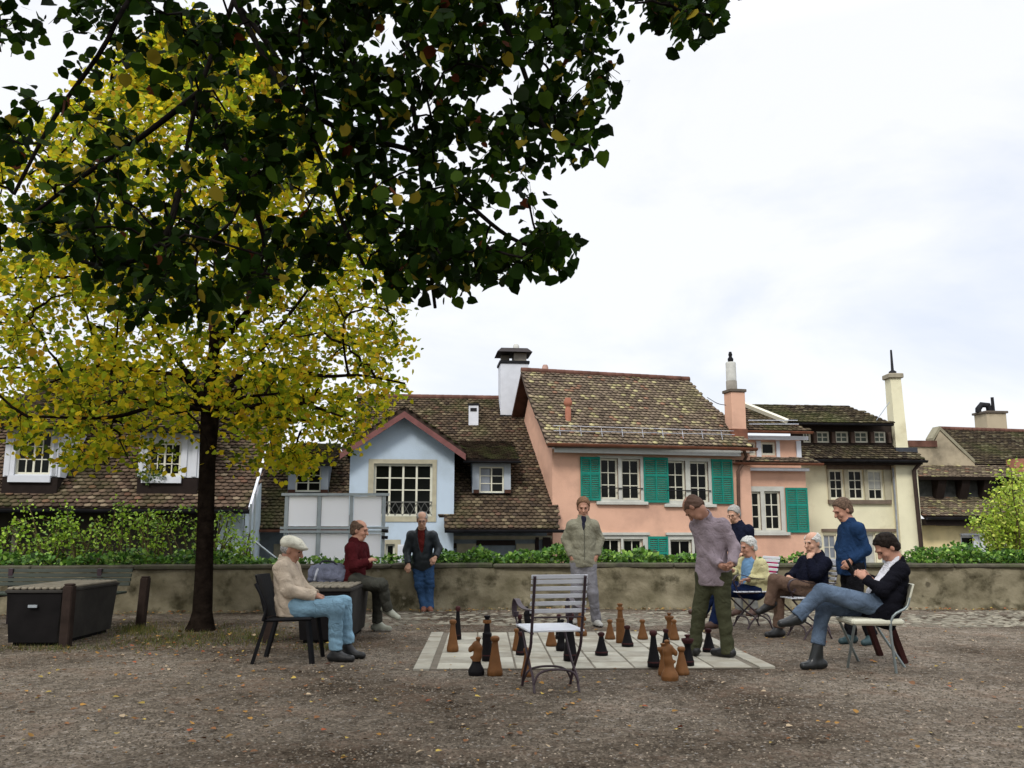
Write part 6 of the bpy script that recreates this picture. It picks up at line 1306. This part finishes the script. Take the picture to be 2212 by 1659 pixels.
PL = [
 ('bishop', 'brown', L3, 425, 1203, 870, 122, 'brown bishop with a pale scratched mark at the left of the board', {}),
 ('bishop', 'black', L3, 478, 1078, 735, 76, 'slender black piece at the back left corner behind the scratched brown bishop', {}),
 ('king', 'black', L3, 775, 1298, 830, 108, 'tall black king with a brown collar behind the two toned knight', {}),
 ('knight', 'two', L3, 665, 1446, 1055, 150, 'two toned knight with brown head and dark base on the gravel', dict(faceang=180, onboard=False)),
 ('bishop', 'brown', L3, 855, 1449, 1035, 158, 'large brown bishop on the gravel just right of the two toned knight', dict(onboard=False)),
 ('pawn', 'brown', L3, 1074, 1192, 960, 88, 'brown pawn partly hidden behind the black pawn left of the garden chair', {}),
 ('pawn', 'black', M1, 192, 1095, 790, 138, 'black pawn in front of the brown one left of the garden chair', {}),
 ('pawn', 'brown', M1, 265, 1367, 992, 155, 'brown pawn on the gravel behind the left legs of the garden chair', dict(onboard=False)),
 ('pawn', 'black', M1, 175, 905, 575, 96, 'black pawn below the scrolled left armrest of the garden chair', {}),
 ('knight', 'black', M1, 278, 800, 480, 105, 'black knight beside the garden chair armrest facing right', dict(faceang=0)),
 ('pawn', 'brown', M1, 577, 982, 690, 146, 'brown pawn seen under the seat of the garden chair', {}),
 ('knight', 'black', M1, 700, 1042, 645, 120, 'black knight seen just behind the garden chair seat', dict(faceang=200)),
 ('bishop', 'black', M1, 818, 1172, 550, 175, 'large black bishop behind the right rear leg of the garden chair', {}),
 ('bishop', 'black', M1, 672, 890, 572, 92, 'black bishop whose head shows above the garden chair seat', {}),
 ('knight', 'brown', M1, 955, 852, 535, 138, 'brown knight beyond the right side of the garden chair', dict(faceang=0)),
 ('pawn', 'black', M2, 208, 878, 525, 195, 'black pawn standing alone right of the garden chair', {}),
 ('pawn', 'brown', M2, 333, 637, 340, 155, 'brown pawn with pale foot left of the brown king', {}),
 ('king', 'brown', M2, 488, 693, 105, 138, 'tall brown king standing at the back of the board', {}),
 ('pawn', 'black', M2, 592, 747, 425, 178, 'black pawn standing right in front of the brown king', {}),
 ('pawn', 'brown', M2, 815, 638, 338, 160, 'brown pawn standing alone at the back of the board', {}),
 ('bishop', 'black', M2, 985, 1052, 498, 195, 'tall black bishop near the front edge left of the brown knight', {}),
 ('pawn', 'black', M2, 1163, 800, 478, 160, 'black pawn in front of the pale footed brown pawn at the right', {}),
 ('queen', 'brown', M2, 1212, 610, 245, 132, 'brown queen with flat crown at the back right of the board', {}),
 ('pawn', 'brown', M2, 1283, 647, 340, 150, 'brown pawn standing just right of the brown queen', {}),
 ('queen', 'brown', M2, 1128, 1174, 690, 168, 'brown queen hidden behind the brown knight on the gravel', dict(onboard=False)),
 ('knight', 'brown', M2, 1222, 1252, 652, 235, 'large brown knight facing right on the gravel in front of the board', dict(faceang=0, onboard=False)),
 ('pawn', 'brown', M2, 1400, 1168, 738, 222, 'large brown pawn just right of the brown knight on the gravel', dict(onboard=False)),
 ('queen', 'black', M2, 1490, 1028, 562, 178, 'black queen with crown by the left shoe of the man in lavender', {}),
 ('pawn', 'black', M2, 1797, 828, 470, 190, 'black pawn between the feet of the man in lavender', {})]
for k, c, cv, x, y, ty, w_, lab, kw in PL: piece(k, c, cv, x, y, ty, w_, lab, **kw)
# ================================================================ furniture
IRON = mat('iron_purplish', (.040, .024, .030), .5, var=.3, scale=10, spec=.4)
SLATW = mat('slat_white', (.62, .64, .68), .45, var=.06, scale=6, spec=.5)
def garden_chair(label, group=None):
    """local frame: x = width, y = forward (where the sitter looks), origin on the ground"""
    t = thing('folding_chair', label, 'chair', (0, 0, 0), group=group); w = .21
    for sg in (-1, 1):
        m = MB(); m.tube(bez([(sg * w, -.33, .93), (sg * w, -.27, .72), (sg * w, -.20, .50), (sg * w, -.15, .36), (sg * w, .0, .22), (sg * w, .12, .10), (sg * w, .19, 0)], 4), .0125, 6); m.build('back_post', IRON, t)
        m = MB(); x = sg * (w - .025); m.tube(bez([(x, .30, .465), (x, .20, .36), (x, .02, .20), (x, -.12, .12), (x, -.185, 0)], 4), .011, 6); m.build('leg', IRON, t)
        m = MB(); x = sg * (w - .005); m.tube([(x, -.22, .47), (x, .32, .465)], .009, 6); m.build('seat_rail', IRON, t)
        # armrest band with a scroll at its end
        m = MB(); pts = bez([(0, -.26, .66), (0, -.05, .655), (0, .12, .67), (0, .24, .705), (0, .33, .70), (0, .375, .64), (0, .36, .575), (0, .315, .56), (0, .29, .60)], 4); ww = .022; xc = sg * (w + .03)
        for a, b in zip(pts, pts[1:]):
            d = (b - a).normalized(); n_ = Vector((0, -d.z, d.y)) * .004; m.mesh([(xc - ww, *(a - n_)[1:]), (xc + ww, *(a - n_)[1:]), (xc + ww, *(b - n_)[1:]), (xc - ww, *(b - n_)[1:]), (xc - ww, *(a + n_)[1:]), (xc + ww, *(a + n_)[1:]), (xc + ww, *(b + n_)[1:]), (xc - ww, *(b + n_)[1:])], [(3, 2, 1, 0), (4, 5, 6, 7), (0, 1, 5, 4), (2, 3, 7, 6), (1, 2, 6, 5), (3, 0, 4, 7)])
        am = m.build('armrest', IRON, t); m = MB(); m.tube(bez([(xc, .355, .575), (xc - sg * .01, .33, .52), (xc - sg * .02, .30, .47)], 3), .009, 5); m.build('arm_support', IRON, am)
    for i, z in enumerate((.925, .885, .83, .77, .71, .65)):
        m = MB(); y = -.33 + (.93 - z) * .26; h = .034 if i else .034; m.frame_box((-.235, y + .014, z - h / 2), (.47, 0, 0), (0, .014, -.002), (0, -.008, h), bevel=.003); m.build('back_slat', SLATW, t)
    for i in range(6):
        y = -.20 + i * .093; m = MB(); m.frame_box((-.235, y, .478), (.47, 0, 0), (0, .078, 0), (0, 0, .016), bevel=.003); m.build('seat_slat', SLATW, t)
    for y, x0, z0 in ((-.165, .185, .07), (.155, .205, .05)):
        m = MB(); m.tube(bez([(-x0, y, z0), (-x0 * .8, y, z0 + .075), (-x0 * .35, y, z0 + .105), (x0 * .35, y, z0 + .105), (x0 * .8, y, z0 + .075), (x0, y, z0)], 4), .010, 6); m.build('stretcher', IRON, t)
    m = MB(); m.tube([(-w, -.245, .60), (w, -.245, .60)], .007, 5); m.build('back_rod', IRON, t); return t
fc = garden_chair('empty white slatted garden chair with scrolled arms at the front of the chess board')
f1, f2, f3, f4 = G(*M1(350, 1572)), G(*M1(970, 1552)), G(*M1(200, 1472)), G(*M1(790, 1472)); cc = (f1 + f2 + f3 + f4) / 4; rz = math.atan2((f2 - f1).y, (f2 - f1).x) * .5 + R(13) * .5
fc.location = cc; fc.rotation_euler = (0, 0, R(11)); WM[fc.name] = Matrix.Translation(cc) @ Matrix.Rotation(R(11), 4, 'Z')
def under(W, fac_deg, back=.0):
    p = (W['hl'] + W['hr']) / 2; a = R(fac_deg); return Vector((p[0] - math.cos(a) * back, p[1] - math.sin(a) * back, 0))
# chairs of the two seated men (forward = -x, slightly to the camera)
for (W, ang, lab) in ((w7, 192, 'white slatted folding chair under the man in the yellow jacket'), (w8, 190, 'white slatted folding chair under the bald man in the dark sweater')):
    p = under(W, ang, -.06); dup(fc, p, R(ang - 90), lab)
fc['group'] = 'white slatted folding chairs'
for o in bpy.data.objects:
    if o.parent is None and o.name.startswith('folding_chair'): o['group'] = 'white slatted folding chairs'
# black armchair
BLKP = mat('black_plastic', (.006, .006, .007), .55, var=.2, scale=5, spec=.15)
p = under(w1, 0); cz = .43; bc = thing('garden_armchair', 'black plastic garden chair under the man in the flat cap', 'chair', (p.x, p.y, 0))
m = MB(); m.frame_box(p + Vector((-.22, -.25, cz - .035)), (.48, 0, .015), (0, .5, 0), (0, 0, .035), bevel=.014); m.build('seat', BLKP, bc)
m = MB()
for i in range(10):
    y0 = -.24 + .48 * i / 10; c_ = lambda y: -.20 - .05 * (1 - (y / .25) ** 2)
    for k in range(6):
        za, zb = cz + .42 * k / 6, cz + .42 * (k + 1) / 6; xa, xb = -.12 * k / 6, -.12 * (k + 1) / 6; y1 = y0 + .048
        vs = [p + Vector((c_(y0) + xa, y0, za)), p + Vector((c_(y1) + xa, y1, za)), p + Vector((c_(y1) + xb, y1, zb)), p + Vector((c_(y0) + xb, y0, zb))]; m.mesh(vs + [v + Vector((.018, 0, 0)) for v in vs], [(3, 2, 1, 0), (4, 5, 6, 7), (0, 1, 5, 4), (2, 3, 7, 6), (1, 2, 6, 5), (3, 0, 4, 7)])
m.build('backrest', BLKP, bc)
for sx, sy in ((-1, -1), (-1, 1), (1, -1), (1, 1)):
    m = MB(); x0 = -.20 if sx < 0 else .22; m.beam(p + Vector((x0, sy * .22, cz - .02)), p + Vector((x0 + sx * .06 - (.05 if sx < 0 else -.0), sy * .25, 0)), .045, .035); m.build('leg', BLKP, bc)
for sy in (-1, 1):
    m = MB(); m.tube(bez([p + Vector((-.31, sy * .25, cz + .34)), p + Vector((-.24, sy * .26, cz + .22)), p + Vector((-.19, sy * .26, cz + .10)), p + Vector((-.22, sy * .25, cz - .02))], 4), .018, 6); m.build('arm', BLKP, bc)
# white chair
WCH = mat('chair_ivory', (.56, .55, .43), .4, var=.04, scale=4, spec=.4); STEEL = mat('chair_steel', (.25, .29, .29), .4, metal=.5)
p = under(w10, 0); p = p + Vector((.0, -.02, 0)); cz = .44; wc = thing('white_chair', 'ivory plastic chair with grey tube legs under the man in the blazer', 'chair', (p.x, p.y, 0))
A0, A1 = at(*M3(1320, 640), p.y - .1), at(*M3(1890, 700), p.y - .1); x0, x1 = A0.x - p.x, A1.x - p.x; zS = (A0.z + A1.z) / 2 + .02; zS = min(zS, .47)
m = MB(); m.frame_box(p + Vector((x0, -.22, zS - .035)), (x1 - x0, 0, 0), (0, .44, 0), (0, 0, .06), bevel=.02); m.build('seat', WCH, wc)
b0, b1 = at(*M3(1850, 510), p.y), at(*M3(1920, 250), p.y)
m = MB()
for i in range(12):
    a0 = -1 + 2 * i / 12; a1 = -1 + 2 * (i + 1) / 12; f_ = lambda a: Vector((.05 - .06 * a * a, a * .22, 0))
    vs = [b0 + f_(a0), b0 + f_(a1), b1 + f_(a1), b1 + f_(a0)]; m.mesh(vs + [v + Vector((.02, 0, .004)) for v in vs], [(3, 2, 1, 0), (4, 5, 6, 7), (0, 1, 5, 4), (2, 3, 7, 6), (1, 2, 6, 5), (3, 0, 4, 7)])
m.build('backrest', WCH, wc)
for (cx, cy, dy) in ((1325, 1155, -.2), (1440, 1085, .2)):
    g_ = G(*M3(cx, cy)); m = MB(); m.tube([Vector((g_.x, g_.y, 0)), Vector((p.x + x0 + .03, p.y + dy, zS - .02))], .013, 7); m.build('leg', STEEL, wc)
for (cx, cy, dy) in ((1850, 1215, -.21), (1940, 1150, .21)):
    g_ = G(*M3(cx, cy)); m = MB(); m.tube(bez([Vector((g_.x, g_.y, 0)), Vector((p.x + x1 - .13, p.y + dy, zS)), b0 + Vector((0, dy, .02)), (b0 + b1) / 2 + Vector((0, dy, 0))], 5), .013, 7); m.build('leg', STEEL, wc)
# dark wooden chair standing behind the white one
WOODR = mat('dark_red_wood', (.035, .012, .010), .7, var=.3); g_ = G(*M3(1430, 1080)); g2 = G(*M3(1990, 1125))
dc = thing('wooden_chair', 'dark reddish wooden chair standing behind the ivory chair', 'chair', ((g_.x + g2.x) / 2, g_.y, 0)); yb = g_.y
for (x, y, tx) in ((g_.x, yb, g_.x + .0), (g_.x + .02, yb + .36, g_.x + .02)): m = MB(); m.beam(Vector((x, y, 0)), Vector((tx, y, .42)), .08, .05); m.build('leg', WOODR, dc)
for (x, y) in ((g2.x, g2.y + .1), (g2.x - .02, yb + .36)): m = MB(); m.beam(Vector((x, y, 0)), Vector((x - .20, y - .02, .62)), .06, .05); m.build('leg', WOODR, dc)
m = MB(); m.frame_box((g_.x - .04, yb - .02, .40), (g2.x - g_.x - .08, 0, 0), (0, .42, 0), (0, 0, .03), bevel=.006); m.build('seat', WOODR, dc)
# storage chests with slatted tops
CHD = mat('chest_dark', (.010, .009, .009), .9, spec=.1, var=.3, scale=4); CHG = mat('chest_grey', (.042, .039, .035), .8, var=.25, scale=3, stain=(.03, .028, .026), stain_scale=2); SLT = mat('chest_slats', (.22, .195, .15), .7, var=.2, scale=6); GALV = mat('chest_metal', (.30, .33, .35), .5)
def chest(label, p, rz, group):
    t = thing('storage_chest', label, 'chest', (0, 0, 0), group=group); Lc, wb, wt_, h = 1.42, .27, .31, .59
    m = MB(); vs = [(-wb, 0, .04), (wb, 0, .04), (wb, Lc, .04), (-wb, Lc, .04), (-wt_, -.04, h), (wt_, -.04, h), (wt_, Lc + .04, h), (-wt_, Lc + .04, h)]; m.mesh(vs, [(3, 2, 1, 0), (4, 5, 6, 7), (0, 1, 5, 4), (2, 3, 7, 6), (3, 0, 4, 7), (1, 2, 6, 5)]); m.mi = [0, 0, 0, 0, 0, 1]; m.build('body', [CHD, CHG], t)
    m = MB(); m.frame_box((-wb + .03, .05, 0), (2 * wb - .06, 0, 0), (0, Lc - .1, 0), (0, 0, .05)); m.build('plinth', CHD, t)
    m = MB(); m.frame_box((-wt_ - .015, -.06, h), (2 * wt_ + .03, 0, 0), (0, Lc + .12, 0), (0, 0, .035), bevel=.006); m.build('lid', CHG, t)
    n = 8
    for i in range(n): m = MB(); x = -wt_ + (2 * wt_) * i / n; m.frame_box((x + .004, -.055, h + .035), (2 * wt_ / n - .014, 0, 0), (0, Lc + .11, 0), (0, 0, .032), bevel=.010); m.build('slat', SLT, t)
    m = MB(); m.frame_box((-.05, -.065, h - .16), (.10, 0, 0), (0, .02, 0), (0, 0, .03)); m.build('latch', GALV, t)
    t.location = p; t.rotation_euler = (0, 0, rz); WM[t.name] = Matrix.Translation(Vector(p)) @ Matrix.Rotation(rz, 4, 'Z'); return t
pc = G(*L2(775, 1392)); ch1 = chest('grey sided chest with slatted lid that the man in red sits on', (pc.x, pc.y, 0), R(1), 'storage chests')
pl = G(*L1(285, 1015)); ch2 = dup(ch1, (pl.x, pl.y, 0), R(1), 'dark chest with slatted lid standing before the green bench')
# wooden posts
PW = mat('post_wood', (.032, .022, .018), .9, var=.35, scale=5, bump=.004)
pst = None
for (cv, x, yb_, yt, lean, lab) in ((L1, 563, 1025, 470, .0, 'dark wooden post at the corner of the left chest'), (L1, 1245, 850, 400, .03, 'dark wooden post right of the green bench with grass at its foot'), (L2, 205, 1388, 775, .06, 'dark wooden post behind the black garden chair')):
    g_ = G(*cv(x, yb_)); zt_ = at(*cv(x, yt), g_.y).z; t = thing('wooden_post', lab, 'post', g_, group='short dark wooden posts')
    m = MB(); m.frame_box(g_ + Vector((-.055, 0, -.02)), (.11, 0, 0), (0, .11, 0), Vector((lean, 0, zt_ + .02)), bevel=.012); m.build('shaft', PW, t)
    m = MB(); m.frame_box(g_ + Vector((-.05 + lean, .005, zt_ - .001)), (.10, 0, 0), (0, .10, 0), (0, 0, .02), bevel=.009); m.build('cap', PW, t)
# green bench
GB_ = mat('bench_green', (.014, .024, .013), .55, var=.25, scale=3, spec=.4); e = at(*L1(1165, 400), 12.6); bt_ = thing('park_bench', 'long green slatted bench in front of the wall at the left', 'bench', (e.x - 1.6, 12.6, 0)); xr = e.x
for k, (y0, y1) in enumerate(((322, 352), (362, 395), (403, 434), (440, 472))):
    za, zb = at(*L1(600, y1), 12.6).z, at(*L1(600, y0), 12.6).z; m = MB(); m.frame_box((xr - 3.3, 12.6 + .02 * (3 - k), za), (3.3, 0, 0), (0, .03, 0), (0, .012, zb - za), bevel=.004); m.build('back_slat', GB_, bt_)
for k in range(4): m = MB(); m.frame_box((xr - 3.3, 12.12 + .11 * k, .43), (3.3, 0, 0), (0, .095, 0), (0, 0, .03), bevel=.004); m.build('seat_slat', GB_, bt_)
for x in (-.45, -1.7, -2.95):
    m = MB(); m.beam(Vector((xr + x, 12.16, 0)), Vector((xr + x, 12.16, .43)), .06, .05); m.beam(Vector((xr + x, 12.72, 0)), Vector((xr + x, 12.655, .76)), .06, .04); m.frame_box((xr + x - .025, 12.13, .385), (.05, 0, 0), (0, .6, 0), (0, 0, .045)); m.build('support', IRON, bt_)
# bag on the chest
bp_ = at(*L2(815, 780), ch1.location.y + .75); bz = .64; bp_ = Vector((bp_.x, ch1.location.y + .9, .655)); bg_ = thing('shoulder_bag', 'grey blue holdall lying on the chest beside the man in red', 'bag', bp_)
v = Vol(np.array(bp_) - .35, np.array(bp_) + .35, .009); v.ell(np.array(bp_) + (0, 0, .09), [(1, 0, 0), (0, 1, 0), (0, 0, 1)], (.24, .13, .12), .02, boxy=3, cuts=[(np.array(bp_), (0, 0, -1))]); v.wrinkle(.014, 4); link_mesh('body', v.mesh('bag', [cloth('bag_grey_blue', (.13, .14, .19))]), bg_)
m = MB(); m.tube(bez([bp_ + Vector((-.13, -.08, .17)), bp_ + Vector((-.08, -.07, .25)), bp_ + Vector((.06, -.07, .24)), bp_ + Vector((.13, -.08, .17))], 5), .012, 6); m.build('handle', cloth('strap_dark', (.03, .03, .04)), bg_)
m = MB(); m.tube(bez([bp_ + Vector((-.16, -.12, .02)), bp_ + Vector((-.13, -.135, .13)), bp_ + Vector((-.11, -.05, .215)), bp_ + Vector((-.10, .06, .21))], 5), .016, 6); m.build('strap', cloth('strap_pale', (.42, .44, .50)), bg_)
# mesh screen standing behind the wall
PERF = bpy.data.materials.new('perforated_sheet'); PERF.use_nodes = True; t_ = PERF.node_tree; b_ = t_.nodes['Principled BSDF']; b_.inputs['Base Color'].default_value = (.92, .92, .95, 1); b_.inputs['Roughness'].default_value = .5
co = t_.nodes.new('ShaderNodeTexCoord'); mp_ = t_.nodes.new('ShaderNodeMapping'); mp_.inputs['Scale'].default_value = (34, 34, 34); vo = t_.nodes.new('ShaderNodeTexVoronoi'); vo.inputs['Randomness'].default_value = .0; t_.links.new(co.outputs['Object'], mp_.inputs[0]); t_.links.new(mp_.outputs[0], vo.inputs['Vector'])
lt = t_.nodes.new('ShaderNodeMath'); lt.operation = 'LESS_THAN'; lt.inputs[1].default_value = .13; t_.links.new(vo.outputs['Distance'], lt.inputs[0]); tb = t_.nodes.new('ShaderNodeBsdfTransparent'); ms = t_.nodes.new('ShaderNodeMixShader'); t_.links.new(lt.outputs[0], ms.inputs[0]); t_.links.new(b_.outputs[0], ms.inputs[1]); t_.links.new(tb.outputs[0], ms.inputs[2]); t_.links.new(ms.outputs[0], t_.nodes['Material Output'].inputs[0])
YS = 17.5; sc_ = thing('mesh_screen', 'galvanised frame with white perforated panels standing behind the wall', 'screen', at(*c2(718, 1500), YS) * 1)
GV = mat('galvanised', (.36, .40, .42), .45, var=.12, metal=.3)
def vz(cv, y): return at(*cv(720, y), YS).z
def vx(cv, x): return at(*cv(x, 1400), YS).x
zs_ = [vz(c2, 1232), vz(c2, 1503), vz(c2, 1520), vz(c2, 1810)]
xs_ = [vx(c2, a) for a in (325, 590, 850, 1112)]
for i, x in enumerate(xs_): m = MB(); wd = .065; m.frame_box((x - wd / 2, YS - .03, -.2), (wd, 0, 0), (0, .06, 0), (0, 0, zs_[0] + .22)); m.build('post', GV, sc_)
for z in (zs_[0], zs_[1], zs_[2] - .03, zs_[3]): m = MB(); m.frame_box((xs_[0] - .1, YS - .05, z - .03), (xs_[-1] - xs_[0] + .2, 0, 0), (0, .1, 0), (0, 0, .05)); m.build('rail', GV, sc_)
for a, b in zip(xs_, xs_[1:]):
    for z0, z1 in ((zs_[1] + .03, zs_[0] - .04), (zs_[3] + .03, zs_[2] - .07)):
        m = MB(); m.frame_box((a + .045, YS - .004, z0), (b - a - .09, 0, 0), (0, .008, 0), (0, 0, z1 - z0)); m.build('panel', PERF, sc_)
for z in (zs_[1] - .0, zs_[3] + .6): m = MB(); m.tube([Vector((xs_[-1] - .02, YS - .06, z - .05)), Vector((xs_[-1] + .10, YS - .06, z - .06))], .035, 6); m.build('clamp', DARKM, sc_)
# galvanised stair rail near the left house
YR = 16.6; P_ = lambda x, y: at(*c1(x, y), YR); rl = thing('stair_railing', 'slim galvanised stair railing beside the pale blue wall', 'railing', (P_(2000, 1400).x, YR, 0))
for (xt, yt, xb) in ((1985, 1265, 1972), (2030, 1090, 2010), (2066, 1005, 2050)): m = MB(); b_ = P_(xb, 1560); m.tube([P_(xt, yt), b_ + Vector((0, 0, -.6))], .022, 6); m.build('post', GV, rl)
m = MB(); m.tube([P_(1990, 1335), P_(2215, 1515), P_(2330, 1600)], .02, 6); m.build('handrail', GV, rl)
m = MB(); m.tube([P_(1985, 1490), P_(2090, 1580)], .018, 6); m.build('lower_rail', GV, rl)
# magenta bag hanging behind the seated man in yellow
q = at(*L5(530, 650), Y7 + .5); v = Vol(np.array(q) - .2, np.array(q) + .2, .009); v.ell(np.array(q), [(1, 0, 0), (0, 1, 0), (0, 0, 1)], (.07, .05, .11), .02, boxy=3); v.wrinkle(.01, 4)
pb = thing('hand_bag', 'small magenta bag on the wall behind the man in yellow', 'bag', tuple(q)); link_mesh('body', v.mesh('bag', [cloth('magenta', (.35, .02, .10))]), pb)
